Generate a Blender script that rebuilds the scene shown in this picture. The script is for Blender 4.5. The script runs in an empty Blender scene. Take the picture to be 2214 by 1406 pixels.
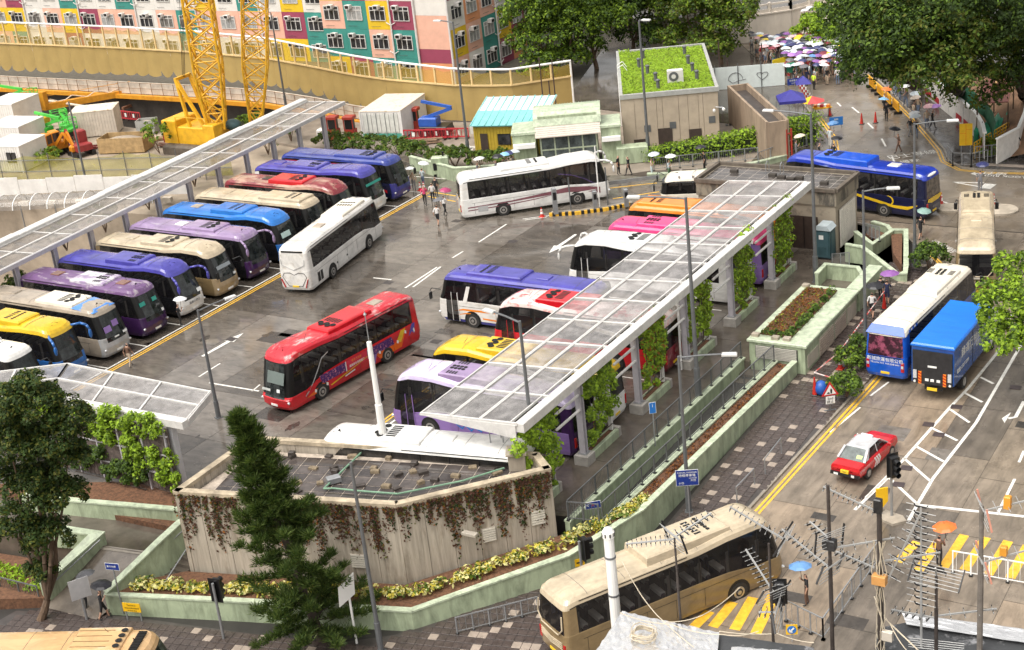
import bpy,math,random
from mathutils import Vector,Matrix
RAD=math.radians
random.seed(7)
sc=bpy.context.scene
COL=sc.collection
# ---------------------------------------------------------------- camera, light, exposure
FPX,PITCH,ROLL,CAMH=3330.0,RAD(22.4),RAD(-6.41),38.5
CAMX,CAMY,YAW=74.0,-62.0,RAD(33.5)
def _basis():
    fw=Vector((0,math.cos(PITCH),-math.sin(PITCH)));up=Vector((0,math.sin(PITCH),math.cos(PITCH)));r0=Vector((1,0,0))
    r=r0*math.cos(ROLL)+up*math.sin(ROLL);u=up*math.cos(ROLL)-r0*math.sin(ROLL)
    rot=Matrix.Rotation(YAW,3,'Z')
    return rot @ r,rot @ u,rot @ fw
CR,CU,CF=_basis()
def G(px,py,z=0.0):
    """world point at height z that the photograph shows at pixel px, py (survey helper)"""
    d=CR*((px-1107)/FPX)-CU*((py-703)/FPX)+CF
    t=(z-CAMH)/d.z
    return Vector((CAMX+d.x*t,CAMY+d.y*t,z))
cd=bpy.data.cameras.new('camera');cam=bpy.data.objects.new('camera',cd);COL.objects.link(cam)
cd.sensor_width=36.0;cd.lens=FPX/2214*36.0;cd.clip_start=0.5;cd.clip_end=1500
cam.matrix_world=Matrix(((CR.x,CU.x,-CF.x,CAMX),(CR.y,CU.y,-CF.y,CAMY),(CR.z,CU.z,-CF.z,CAMH),(0,0,0,1)))
sc.camera=cam
SUN_EL,SUN_AZ=RAD(62),RAD(200)
world=bpy.data.worlds.new('World');sc.world=world;world.use_nodes=True
wn=world.node_tree;wn.nodes.clear()
wo=wn.nodes.new('ShaderNodeOutputWorld');bg=wn.nodes.new('ShaderNodeBackground');sky=wn.nodes.new('ShaderNodeTexSky')
hs=wn.nodes.new('ShaderNodeHueSaturation');hs.inputs['Saturation'].default_value=0.12
wm=wn.nodes.new('ShaderNodeMix');wm.data_type='RGBA';wm.blend_type='MULTIPLY';wm.inputs[0].default_value=1.0;wm.inputs[7].default_value=(1.0,0.972,0.93,1)
sky.sky_type='NISHITA';sky.sun_disc=False;sky.sun_elevation=SUN_EL;sky.sun_rotation=SUN_AZ
sky.air_density=1.0;sky.dust_density=6.0;sky.ozone_density=1.0
wn.links.new(sky.outputs[0],hs.inputs['Color']);wn.links.new(hs.outputs[0],wm.inputs[6]);wn.links.new(wm.outputs[2],bg.inputs[0]);wn.links.new(bg.outputs[0],wo.inputs[0])
bg.inputs[1].default_value=0.15
sl=bpy.data.lights.new('sun','SUN');sl.energy=0.7;sl.angle=RAD(60);sl.color=(1.0,0.98,0.95)
so=bpy.data.objects.new('sun',sl);COL.objects.link(so)
so.rotation_euler=(math.pi/2-SUN_EL,0,math.pi-SUN_AZ);so.location=(0,0,120)
sc.view_settings.view_transform='Standard';sc.view_settings.look='None';sc.view_settings.gamma=1.0
sc.view_settings.exposure=0.84
sc.cycles.use_denoising=True
sc.cycles.max_bounces=6;sc.cycles.transparent_max_bounces=24
# ---------------------------------------------------------------- helpers
def lin(c):
    c /= 255.0
    return c/12.92 if c<=0.04045 else ((c+0.055)/1.055)**2.4
def S(r,g,b,k=1.0):return (lin(r)*k,lin(g)*k,lin(b)*k)
_mats={}
def mat(name,col,rough=0.5,metal=0.0,var=0.12,scale=2.0,bump=0.0,bscale=None,col2=None,thr=None,emit=0.0,rvar=0.0,spec=0.5,coords='Object',alpha=None,coat=0.0,stretch=None,stain=None):
    if name in _mats:return _mats[name]
    m=bpy.data.materials.new(name);m.use_nodes=True;nt=m.node_tree;N=nt.nodes;Lk=nt.links
    p=N['Principled BSDF']
    p.inputs['Base Color'].default_value=(*col,1);p.inputs['Roughness'].default_value=rough;p.inputs['Metallic'].default_value=metal
    p.inputs['Specular IOR Level'].default_value=spec
    if coat:p.inputs['Coat Weight'].default_value=coat;p.inputs['Coat Roughness'].default_value=0.06
    tc=None
    def crd(sc_=None):
        nonlocal tc
        if tc is None:
            if coords=='World':tc=N.new('ShaderNodeNewGeometry').outputs['Position']
            else:tc=N.new('ShaderNodeTexCoord').outputs['Object']
            if stretch:
                mp=N.new('ShaderNodeMapping');mp.inputs['Scale'].default_value=stretch;Lk.new(tc,mp.inputs['Vector']);tc=mp.outputs[0]
        return tc
    if var or col2 is not None:
        nz=N.new('ShaderNodeTexNoise');nz.inputs['Scale'].default_value=scale;nz.inputs['Detail'].default_value=6;nz.inputs['Roughness'].default_value=0.65
        Lk.new(crd(),nz.inputs['Vector'])
        rp=N.new('ShaderNodeValToRGB');Lk.new(nz.outputs['Fac'],rp.inputs[0])
        if col2 is None:
            a=tuple(c*(1-var) for c in col);b=tuple(min(1,c*(1+var)) for c in col)
            rp.color_ramp.elements[0].position=0.3;rp.color_ramp.elements[1].position=0.7
        else:
            a,b=col,col2;t=thr or 0.5
            rp.color_ramp.elements[0].position=max(0,t-0.06);rp.color_ramp.elements[1].position=min(1,t+0.06)
        rp.color_ramp.elements[0].color=(*a,1);rp.color_ramp.elements[1].color=(*b,1)
        outc=rp.outputs[0]
        if stain:
            sn=N.new('ShaderNodeTexNoise');sn.inputs['Scale'].default_value=stain[0];sn.inputs['Detail'].default_value=8;sn.inputs['Roughness'].default_value=.7;sn.inputs['Distortion'].default_value=.6
            sv=N.new('ShaderNodeTexCoord').outputs['Object'] if coords != 'World' else N.new('ShaderNodeNewGeometry').outputs['Position']
            mp2=N.new('ShaderNodeMapping');mp2.inputs['Scale'].default_value=stain[2] if len(stain)>2 else (1,1,1);Lk.new(sv,mp2.inputs['Vector']);Lk.new(mp2.outputs[0],sn.inputs['Vector'])
            sr=N.new('ShaderNodeMapRange');sr.inputs[1].default_value=.42;sr.inputs[2].default_value=.66;sr.inputs[3].default_value=1.0;sr.inputs[4].default_value=1-stain[1];Lk.new(sn.outputs['Fac'],sr.inputs[0])
            mm=N.new('ShaderNodeMix');mm.data_type='RGBA';mm.blend_type='MULTIPLY';mm.inputs[0].default_value=1;Lk.new(outc,mm.inputs[6]);Lk.new(sr.outputs[0],mm.inputs[7]);outc=mm.outputs[2]
        Lk.new(outc,p.inputs['Base Color'])
    if rvar:
        n2=N.new('ShaderNodeTexNoise');n2.inputs['Scale'].default_value=scale*0.7;n2.inputs['Detail'].default_value=4
        Lk.new(crd(),n2.inputs['Vector'])
        mr=N.new('ShaderNodeMapRange');mr.inputs[1].default_value=0.38;mr.inputs[2].default_value=0.62
        mr.inputs[3].default_value=max(0.03,rough-rvar);mr.inputs[4].default_value=min(1,rough+rvar)
        Lk.new(n2.outputs['Fac'],mr.inputs[0]);Lk.new(mr.outputs[0],p.inputs['Roughness'])
    if bump:
        n3=N.new('ShaderNodeTexNoise');n3.inputs['Scale'].default_value=bscale or scale*6;n3.inputs['Detail'].default_value=3
        Lk.new(crd(),n3.inputs['Vector'])
        bp=N.new('ShaderNodeBump');bp.inputs['Strength'].default_value=bump;bp.inputs['Distance'].default_value=0.03
        Lk.new(n3.outputs['Fac'],bp.inputs['Height']);Lk.new(bp.outputs[0],p.inputs['Normal'])
    if emit:
        p.inputs['Emission Color'].default_value=(*col,1);p.inputs['Emission Strength'].default_value=emit
    if alpha is not None:
        tr=N.new('ShaderNodeBsdfTransparent');mx=N.new('ShaderNodeMixShader');mx.inputs[0].default_value=alpha
        Lk.new(tr.outputs[0],mx.inputs[1]);Lk.new(p.outputs[0],mx.inputs[2]);Lk.new(mx.outputs[0],N['Material Output'].inputs[0])
    _mats[name]=m
    return m
class MB:
    """collects polygons; mesh() turns them into one mesh"""
    def __init__(s):s.v=[];s.f=[];s.m=[]
    def _q(s,vs,fs,mi=0):
        n=len(s.v);s.v += [tuple(x) for x in vs];s.f += [tuple(n+i for i in f) for f in fs];s.m += [mi]*len(fs);return s
    def box(s,x0,x1,y0,y1,z0,z1,mi=0):
        return s._q([(x0,y0,z0),(x1,y0,z0),(x1,y1,z0),(x0,y1,z0),(x0,y0,z1),(x1,y0,z1),(x1,y1,z1),(x0,y1,z1)],
                    [(0,3,2,1),(4,5,6,7),(0,1,5,4),(1,2,6,5),(2,3,7,6),(3,0,4,7)],mi)
    def cbox(s,x0,x1,y0,y1,z0,z1,b=0.03,mi=0):
        """box with a chamfered top"""
        return s._q([(x0,y0,z0),(x1,y0,z0),(x1,y1,z0),(x0,y1,z0),(x0,y0,z1-b),(x1,y0,z1-b),(x1,y1,z1-b),(x0,y1,z1-b),
                     (x0+b,y0+b,z1),(x1-b,y0+b,z1),(x1-b,y1-b,z1),(x0+b,y1-b,z1)],
                    [(0,3,2,1),(0,1,5,4),(1,2,6,5),(2,3,7,6),(3,0,4,7),(4,5,9,8),(5,6,10,9),(6,7,11,10),(7,4,8,11),(8,9,10,11)],mi)
    def beam(s,p,q,w,h,mi=0,up=(0,0,1)):
        p=Vector(p);q=Vector(q);d=(q-p)
        if d.length<1e-6:return s
        d.normalize();u=Vector(up)
        if abs(d.dot(u))>0.99:u=Vector((1,0,0))
        a=d.cross(u).normalized();b=a.cross(d).normalized()
        a *= w/2;b *= h/2
        vs=[p-a-b,p+a-b,p+a+b,p-a+b,q-a-b,q+a-b,q+a+b,q-a+b]
        return s._q(vs,[(0,1,2,3),(7,6,5,4),(0,4,5,1),(1,5,6,2),(2,6,7,3),(3,7,4,0)],mi)
    def tube(s,p,q,r,r2=None,n=8,mi=0,caps=True):
        p=Vector(p);q=Vector(q);d=q-p
        if d.length<1e-6:return s
        d.normalize();u=Vector((0,0,1)) if abs(d.z)<0.99 else Vector((1,0,0))
        a=d.cross(u).normalized();b=a.cross(d)
        r2=r if r2 is None else r2
        vs=[]
        for c,rr in ((p,r),(q,r2)):
            for i in range(n):
                t=2*math.pi*i/n;vs.append(c+a*(math.cos(t)*rr)+b*(math.sin(t)*rr))
        fs=[(i,(i+1)%n,n+(i+1)%n,n+i) for i in range(n)]
        if caps:fs += [tuple(range(n-1,-1,-1)),tuple(range(n,2*n))]
        return s._q(vs,fs,mi)
    def path(s,pts,r,n=6,mi=0):
        for a,b in zip(pts[:-1],pts[1:]):s.tube(a,b,r,n=n,mi=mi)
        return s
    def prism(s,pts,z0,z1,mi=0):
        n=len(pts);area=sum(pts[i][0]*pts[(i+1)%n][1]-pts[(i+1)%n][0]*pts[i][1] for i in range(n))
        if area<0:pts=pts[::-1]
        f0=(lambda i:z0) if not isinstance(z0,(list,tuple)) else None
        vs=[(p[0],p[1],z0) for p in pts]+[(p[0],p[1],(p[2] if len(p)>2 else z1)) for p in pts]
        fs=[tuple(range(n-1,-1,-1)),tuple(range(n,2*n))]+[(i,(i+1)%n,n+(i+1)%n,n+i) for i in range(n)]
        return s._q(vs,fs,mi)
    def poly(s,pts,mi=0):return s._q(pts,[tuple(range(len(pts)))],mi)
    def slab(s,pts,th,nrm,mi=0):
        """polygon in 3-D thickened along nrm"""
        n=len(pts);k=Vector(nrm)*th;a=[Vector(p) for p in pts];b=[p+k for p in a]
        return s._q(a+b,[tuple(range(n-1,-1,-1)),tuple(range(n,2*n))]+[(i,(i+1)%n,n+(i+1)%n,n+i) for i in range(n)],mi)
    def lathe(s,c,prof,n=12,mi=0):
        vs=[];fs=[];c=Vector(c)
        for r,z in prof:
            for i in range(n):
                t=2*math.pi*i/n;vs.append(c+Vector((r*math.cos(t),r*math.sin(t),z)))
        for k in range(len(prof)-1):
            for i in range(n):fs.append((k*n+i,k*n+(i+1)%n,(k+1)*n+(i+1)%n,(k+1)*n+i))
        fs.append(tuple(range(n-1,-1,-1)));e=(len(prof)-1)*n;fs.append(tuple(range(e,e+n)))
        return s._q(vs,fs,mi)
    def blob(s,c,rx,ry,rz,n=10,m=6,mi=0):
        vs=[Vector(c)+Vector((0,0,-rz))];fs=[]
        for k in range(1,m):
            ph=-math.pi/2+math.pi*k/m
            for i in range(n):
                t=2*math.pi*i/n;vs.append(Vector(c)+Vector((rx*math.cos(ph)*math.cos(t),ry*math.cos(ph)*math.sin(t),rz*math.sin(ph))))
        vs.append(Vector(c)+Vector((0,0,rz)));e=len(vs)-1
        for i in range(n):fs.append((0,1+(i+1)%n,1+i));fs.append((e,e-n+i,e-n+(i+1)%n))
        for k in range(m-2):
            for i in range(n):a=1+k*n;fs.append((a+i,a+(i+1)%n,a+n+(i+1)%n,a+n+i))
        return s._q(vs,fs,mi)
    def xf(s,M):
        s.v=[tuple(M @ Vector(v)) for v in s.v];return s
    def add(s,o,M=None):
        n=len(s.v);s.v += [tuple(M @ Vector(v)) for v in o.v] if M is not None else o.v
        s.f += [tuple(n+i for i in f) for f in o.f];s.m += o.m;return s
    def mesh(s,name,mats=None,smooth=False):
        me=bpy.data.meshes.new(name);me.from_pydata(s.v,[],s.f)
        for m in (mats if isinstance(mats,(list,tuple)) else [mats]):me.materials.append(m)
        if any(s.m):me.polygons.foreach_set('material_index',s.m)
        if smooth:me.polygons.foreach_set('use_smooth',[True]*len(s.f))
        me.update();return me
def link(name,me,parent=None,loc=None,rz=0.0,rot=None,scale=None):
    o=bpy.data.objects.new(name,me);COL.objects.link(o)
    if parent is not None:o.parent=parent
    if loc is not None:o.location=loc
    if rot is not None:o.rotation_euler=rot
    elif rz:o.rotation_euler=(0,0,rz)
    if scale is not None:o.scale=scale
    return o
def part(name,mb,m,parent=None,smooth=False,**k):return link(name,mb.mesh(name,m,smooth),parent,**k)
def recol(o,*ms):
    for i,m in enumerate(ms):
        if m is not None:o.material_slots[i].link='OBJECT';o.material_slots[i].material=m
    return o
def tag(o,label=None,cat=None,group=None,kind=None):
    if label:o['label']=label
    if cat:o['category']=cat
    if group:o['group']=group
    if kind:o['kind']=kind
    return o
def thing(name,label,cat,loc=(0,0,0),rz=0.0,group=None):
    return tag(link(name,None,loc=loc,rz=rz),label,cat,group)
def struct(name,mb,m,**k):return tag(part(name,mb,m,**k),kind='structure')
def smooth(t):t=max(0.0,min(1.0,t));return t*t*(3-2*t)
def interp(x,tab):
    if x<=tab[0][0]:return tab[0][1]
    for (a,b),(c,d) in zip(tab[:-1],tab[1:]):
        if x<=c:return b+(d-b)*(x-a)/(c-a)
    return tab[-1][1]
def shape_along(pts,closed=False):pass
_tmp=bpy.data.scenes.new('bench')
def baked(o):
    """evaluated mesh of an object, worked out on a side bench so the big scene is not re-evaluated"""
    _tmp.collection.objects.link(o)
    with bpy.context.temp_override(scene=_tmp,view_layer=_tmp.view_layers[0]):
        dg=bpy.context.evaluated_depsgraph_get();me=bpy.data.meshes.new_from_object(o.evaluated_get(dg))
    bpy.data.objects.remove(o);return me
def text_mb(txt,size,m,name='lettering',parent=None,loc=(0,0,0),rot=(0,0,0),align='CENTER',sx=1.0,shear=0.0,ext=0.004):
    """lettering as a flat mesh"""
    cu=bpy.data.curves.new('lettering','FONT');cu.body=txt;cu.size=size;cu.align_x=align;cu.align_y='CENTER';cu.resolution_u=2;cu.extrude=ext;cu.shear=shear
    o=bpy.data.objects.new('lettering',cu)
    me=baked(o);bpy.data.curves.remove(cu)
    me.materials.clear();me.materials.append(m)
    l=link(name,me,parent,loc,rot=rot);l.scale=(sx,1,1)
    return l
def street_z(y):return interp(y,[(-40,-2.9),(-22,-2.4),(-14,-2.0),(-5,-1.4),(5,-1.0),(15,-0.6),(30,0.0),(60,0.0)])
# ---------------------------------------------------------------- materials shared by the setting
M_CONC=mat('wet concrete plaza',(0.146,0.126,0.105),0.15,var=0.30,scale=0.35,rvar=0.13,bump=0.05,bscale=9,coords='World',spec=0.7,stain=(1.3,.45,(.5,1.4,1)))
M_CONC2=mat('wet concrete plaza dark',(0.098,0.083,0.068),0.15,var=0.30,scale=0.35,rvar=0.11,bump=0.05,bscale=9,coords='World',spec=0.7,stain=(1.1,.5,(.5,1.4,1)))
M_CONC3=mat('wet concrete plaza pale',(0.172,0.150,0.127),0.17,var=0.28,scale=0.5,rvar=0.14,bump=0.05,bscale=9,coords='World',spec=0.7,stain=(1.5,.42,(.5,1.4,1)))
M_JOINT=mat('slab joint',(0.03,0.027,0.024),0.6,var=0.2,coords='World')
M_ROAD1=mat('street slab buff',(0.285,0.222,0.160),0.26,var=0.22,scale=0.6,rvar=0.13,bump=0.05,bscale=9,coords='World',stain=(1.2,.42,(1.6,.35,1)))
M_ROAD2=mat('street slab grey',(0.228,0.186,0.142),0.25,var=0.24,scale=0.6,rvar=0.13,bump=0.05,bscale=9,coords='World',stain=(1.2,.42,(1.6,.35,1)))
M_ROAD3=mat('street slab dark',(0.150,0.126,0.101),0.24,var=0.28,scale=0.6,rvar=0.13,bump=0.05,bscale=9,coords='World',stain=(1.2,.42,(1.6,.35,1)))
M_ASPH=mat('wet upper road',(0.150,0.122,0.092),0.24,var=0.3,scale=0.5,rvar=0.16,bump=0.1,bscale=9,coords='World')
M_PAVE=mat('wet walkway',(0.098,0.082,0.066),0.13,var=0.45,scale=0.5,rvar=0.10,bump=0.12,bscale=7,coords='World',spec=0.6)
M_BRICK=mat('dark paver',(0.072,0.055,0.049),0.28,var=0.3,scale=3,rvar=0.12,coords='World')
M_BRICKL=mat('pale paver',(0.33,0.27,0.22),0.35,var=0.2,scale=3,coords='World')
M_KERB=mat('kerb stone',(0.25,0.22,0.18),0.4,var=0.3,scale=2,coords='World')
M_WHITE=mat('road paint white',(0.72,0.70,0.65),0.4,var=0.22,scale=4,coords='World')
M_YEL=mat('road paint yellow',(0.74,0.42,0.04),0.4,var=0.25,scale=4,coords='World')
M_SOIL=mat('planter soil',(0.13,0.062,0.032),0.9,var=0.55,scale=6,bump=0.6,bscale=14,coords='World')
M_EARTH=mat('site ground',(0.30,0.245,0.185),0.75,var=0.35,scale=0.4,bump=0.3,bscale=3,coords='World')
M_PIT=mat('pit wall',(0.045,0.038,0.032),0.85,var=0.5,scale=0.5,bump=0.5,bscale=2,coords='World')
M_TILE=mat('pale green tile',(0.41,0.48,0.32),0.35,var=0.10,scale=1.2,coords='World',stain=(1.6,.45,(1.2,1.2,.3)))
M_TILECAP=mat('pale green coping',(0.51,0.58,0.42),0.4,var=0.14,scale=1.5,coords='World',stain=(2.2,.4))
M_OLDC=mat('weathered concrete',(0.36,0.31,0.245),0.75,var=0.4,scale=0.9,bump=0.25,bscale=6,coords='World',stretch=(1,1,0.35))
M_OLDCAP=mat('weathered coping',(0.40,0.33,0.235),0.8,var=0.45,scale=1.6,bump=0.3,bscale=8,coords='World')
M_WHITEP=mat('white paint',(0.80,0.79,0.76),0.35,var=0.06,scale=1.0)
M_GALV=mat('galvanised steel',(0.34,0.35,0.36),0.38,metal=0.55,var=0.15,scale=3)
M_DKSTEEL=mat('grey painted steel',(0.13,0.135,0.14),0.4,metal=0.2,var=0.15,scale=3)
M_BLACK=mat('black plastic',(0.012,0.012,0.013),0.35,var=0.0)
M_RUBBER=mat('tyre rubber',(0.022,0.021,0.02),0.75,var=0.2)
# ---------------------------------------------------------------- ground far below everything and large slabs
g=MB();g.poly([(-600,-300,-9),(600,-300,-9),(600,900,-9),(-600,900,-9)]);struct('ground',g,M_EARTH)
PLZ=[(-19.5,-9.3),(14.5,-9.3),(20.9,-8.6),(38.45,-4.6),(38.45,33.5),(33.0,47.4),(14.5,46.6),(1.2,43.6),(-13.5,47.8),(-19.5,47.8)]
b=MB();b.prism(PLZ,-9,-0.03);plaza=struct('plaza',b,M_JOINT)
def inside(x,y,poly):
    c=False;j=len(poly)-1
    for i in range(len(poly)):
        (xi,yi),(xj,yj)=poly[i][:2],poly[j][:2]
        if (yi>y) != (yj>y) and x<(xj-xi)*(y-yi)/(yj-yi)+xi:c=not c
        j=i
    return c
def clip_rect(poly,x0,x1,y0,y1):
    def cl(P,f,it):
        out=[]
        for i in range(len(P)):
            a,b_=P[i-1],P[i]
            if f(b_):
                if not f(a):out.append(it(a,b_))
                out.append(b_)
            elif f(a):out.append(it(a,b_))
        return out
    def ix(X):return lambda a,b_:(X,a[1]+(b_[1]-a[1])*(X-a[0])/(b_[0]-a[0]))
    def iy(Y):return lambda a,b_:(a[0]+(b_[0]-a[0])*(Y-a[1])/(b_[1]-a[1]),Y)
    for f,it in ((lambda p:p[0]>=x0,ix(x0)),(lambda p:p[0]<=x1,ix(x1)),(lambda p:p[1]>=y0,iy(y0)),(lambda p:p[1]<=y1,iy(y1))):
        if len(poly)<3:return []
        poly=cl(poly,f,it)
    return poly
xs=[-19.5,-13.2,-6.6,0.1,4.6,9.2,13.8,18.4,23.4,27.4,31.4,35.2,38.45]
ys=[-9.5,-4.4,1.1,6.7,12.3,17.9,23.5,29.1,34.7,40.3,48]
for i in range(len(xs)-1):
    for j in range(len(ys)-1):
        P=clip_rect(PLZ,xs[i]+.012,xs[i+1]-.012,ys[j]+.012,ys[j+1]-.012)
        if len(P)<3:continue
        m=random.choice([M_CONC,M_CONC,M_CONC2,M_CONC3])
        if xs[i]>=35:m=M_PAVE
        elif xs[i]<-0.2:m=M_CONC2
        part('slab',MB().prism(P,-0.04,0.0),m,plaza)
def strip(mb,xa,xb,y0,y1,dz=0.0,n=1,zf=street_z,mi=0,gap=0.0):
    """sheet between two x-functions of y"""
    fa=xa if callable(xa) else (lambda y:xa);fb=xb if callable(xb) else (lambda y:xb)
    for k in range(n):
        a=y0+(y1-y0)*k/n;c=y0+(y1-y0)*(k+1)/n
        mb.poly([(fa(a),a,zf(a)+dz),(fb(a),a,zf(a)+dz),(fb(c),c,zf(c)+dz),(fa(c),c,zf(c)+dz)],mi)
    return mb
def kerb_x(y):return interp(y,[(-40,40.0),(-24,40.6),(-14,42.4),(-6,44.6),(0,45.45),(8,45.95),(17,46.55),(24,46.7),(30,46.2),(34,44.8),(37.5,42.2),(39.5,39.0),(41,34.5)])
b=MB()
for y0,y1 in [(-40,-22),(-22,-14),(-14,-5),(-5,5),(5,15),(15,30),(30,41)]:
    b.poly([(12,y0,street_z(y0)-.02),(90,y0,street_z(y0)-.02),(90,y1,street_z(y1)-.02),(12,y1,street_z(y1)-.02)])
street=struct('street',b,M_JOINT)
lanes=[(None,49.2),(49.22,52.3),(52.32,55.2),(55.22,59.0),(59.02,62.9),(62.92,67.5),(67.52,74)]
yb=[-40,-30,-23.5,-18.2,-13.2,-8.4,-3.2,2.2,7.6,13.0,18.6,24.0,30.0,36.0,40.9]
for li,(xa,xb) in enumerate(lanes):
    for k in range(len(yb)-1):
        a,c=yb[k]+.015,yb[k+1]-.015
        off=(li%3)*0.9
        a += off if k else 0;c += off if k<len(yb)-2 else 0
        if xa is None:
            mb=MB();strip(mb,lambda y:kerb_x(y)-0.1,xb,a,c,0.0,n=3)
        else:mb=MB();strip(mb,xa,xb,a,c,0.0,n=3)
        m=random.choice([[M_ROAD1,M_ROAD1,M_ROAD2],[M_ROAD1,M_ROAD2],[M_ROAD3,M_ROAD2],[M_ROAD2,M_ROAD2,M_ROAD1],[M_ROAD1,M_ROAD2],[M_ROAD1,M_ROAD2],[M_ROAD2]][li])
        if a>24:m=M_ROAD2
        part('slab',mb,m,street)
UPL=[(30.2,41.0),(31.3,44.5),(31.9,48.4),(30.4,54),(27.9,60.0),(24.2,66.0),(20.4,72),(15.0,79.5),(6,92),(0,100)]
UPR=[(90,41.0),(90,54.2),(46.0,54.4),(43.2,54.0),(41.0,54.2),(39.4,55.8),(38.2,58.6),(35.9,62.6),(33.0,67.6),(28.6,74.6),(24.2,81.5),(18,92),(13,100)]
b=MB();b.poly([(x,y,-0.012) for x,y in UPL[::-1]]+[(x,y,-0.012) for x,y in UPR]);upper=struct('upper_road',b,M_JOINT)
ups=UPL[::-1]+UPR
M_UP2=mat('wet upper road pale',(0.185,0.155,0.12),0.28,var=0.28,scale=0.5,rvar=0.16,bump=0.1,bscale=9,coords='World')
for i,x0 in enumerate([-2,4.5,11,17.5,24,30.5,37,43.5,50,60,75]):
    x1=[4.5,11,17.5,24,30.5,37,43.5,50,60,75,90][i]
    for y0,y1 in [(41,46),(46,51.5),(51.5,57),(57,63),(63,69),(69,75),(75,82),(82,90),(90,100)]:
        P=clip_rect(ups,x0+.012,x1-.012,y0+.012,y1-.012)
        if len(P)>2:part('slab',MB().poly([(p[0],p[1],0.0) for p in P]),random.choice([M_ASPH,M_UP2]),upper)
b=MB();strip(b,lambda y:interp(y,[(-40,10.),(-20,14.),(-19,15.),(-16,33.),(-12.5,35.4),(-6,41.0),(-4,42.15),(41,42.15)]),lambda y:kerb_x(y)-.16,-40,33,0.10,n=40)
pavement=struct('pavement',b,mat('paver bedding',(0.06,0.052,0.048),0.3,var=0.3,coords='World'))
def pavers(region,ang,name,parent,pw=0.46,pl=0.46,zf=lambda x,y:0.1,lightp=0.11,maxn=300,key=None,zoff=0.012):
    cells=[]
    ca,sa=math.cos(ang),math.sin(ang)
    xs_=[p[0] for p in region];ys_=[p[1] for p in region]
    cx,cy=sum(xs_)/len(xs_),sum(ys_)/len(ys_);R_=max(max(xs_)-min(xs_),max(ys_)-min(ys_))
    n=int(R_/pw)+2
    for i in range(-n,n):
        for j in range(-n,n):
            u,v=i*pw,j*pl
            x,y=cx+ca*u-sa*v,cy+sa*u+ca*v
            if inside(x,y,region):cells.append((x,y))
    cells.sort(key=key or (lambda c:(c[0]-CAMX)**2+(c[1]-CAMY)**2))
    h=0.012;a,c=pw/2-.012,pl/2-.012
    unit=[MB().cbox(-a,a,-c,c,-0.02,h,0.006).mesh('paver',m) for m in (M_BRICK,M_BRICKL)]
    rest=MB()
    for k,(x,y) in enumerate(cells):
        li=random.random()<lightp
        if k<maxn or li and k<maxn*2:
            o=link('paver',unit[1 if li else 0],parent,(x,y,zf(x,y)+zoff),ang)
            dy=(zf(x,y+.2)-zf(x,y-.2))/.4
            o.rotation_euler=(math.atan(dy)*ca,math.atan(dy)*sa*-1,ang)
        else:rest.add(MB().cbox(-a,a,-c,c,-0.02,h,0.006,mi=1 if li else 0),Matrix.Translation((x,y,zf(x,y)+zoff)) @ Matrix.Rotation(ang,4,'Z'))
    if rest.f:
        o=part('paver_field',rest,[M_BRICK,M_BRICKL],parent);o['kind']='stuff'
pz=lambda x,y:street_z(y)+0.1
REG1=[(14.3,-21.5),(15,-19.2),(33.2,-15.9),(36.3,-12.0),(41.1,-5.6),(44.0,-8.3),(41.6,-17.0),(40.4,-25),(24,-25)]
pavers(REG1,RAD(12),'paver',pavement,zf=pz,lightp=0.13)
REG2=[(42.4,-4.2),(42.45,33),(45.0,33),(46.35,29),(46.5,22),(46.3,16),(45.7,8),(45.2,0),(44.3,-6)]
pavers(REG2,0,'paver',pavement,zf=pz,lightp=0.10,maxn=0)
def kerb_line(pts,w=0.16,h=0.12,name='kerb',z=None,drop=0.35):
    mb=MB();P=[Vector((p[0],p[1])) for p in pts]
    L_,Rr=[],[]
    for i,p in enumerate(P):
        d=(P[min(i+1,len(P)-1)]-P[max(i-1,0)]).normalized();n=Vector((-d.y,d.x));L_.append(p+n*w/2);Rr.append(p-n*w/2)
    for i in range(len(P)-1):
        za=(z(P[i].x,P[i].y) if z else 0);zb=(z(P[i+1].x,P[i+1].y) if z else 0)
        vs=[(L_[i].x,L_[i].y,za-drop),(Rr[i].x,Rr[i].y,za-drop),(Rr[i+1].x,Rr[i+1].y,zb-drop),(L_[i+1].x,L_[i+1].y,zb-drop),
              (L_[i].x,L_[i].y,za+h),(Rr[i].x,Rr[i].y,za+h),(Rr[i+1].x,Rr[i+1].y,zb+h),(L_[i+1].x,L_[i+1].y,zb+h)]
        mb._q(vs,[(4,5,6,7),(0,1,5,4),(1,2,6,5),(2,3,7,6),(3,0,4,7)])
    return struct(name,mb,M_KERB)
kerb_line([(kerb_x(y)-.08,y) for y in [-40,-30,-24,-19,-14,-10,-6,-3,0,4,8,12,17,20,24,27,30,32,34,36,37.5,38.6,39.5,40.3,41]],z=lambda x,y:street_z(y))
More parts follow.
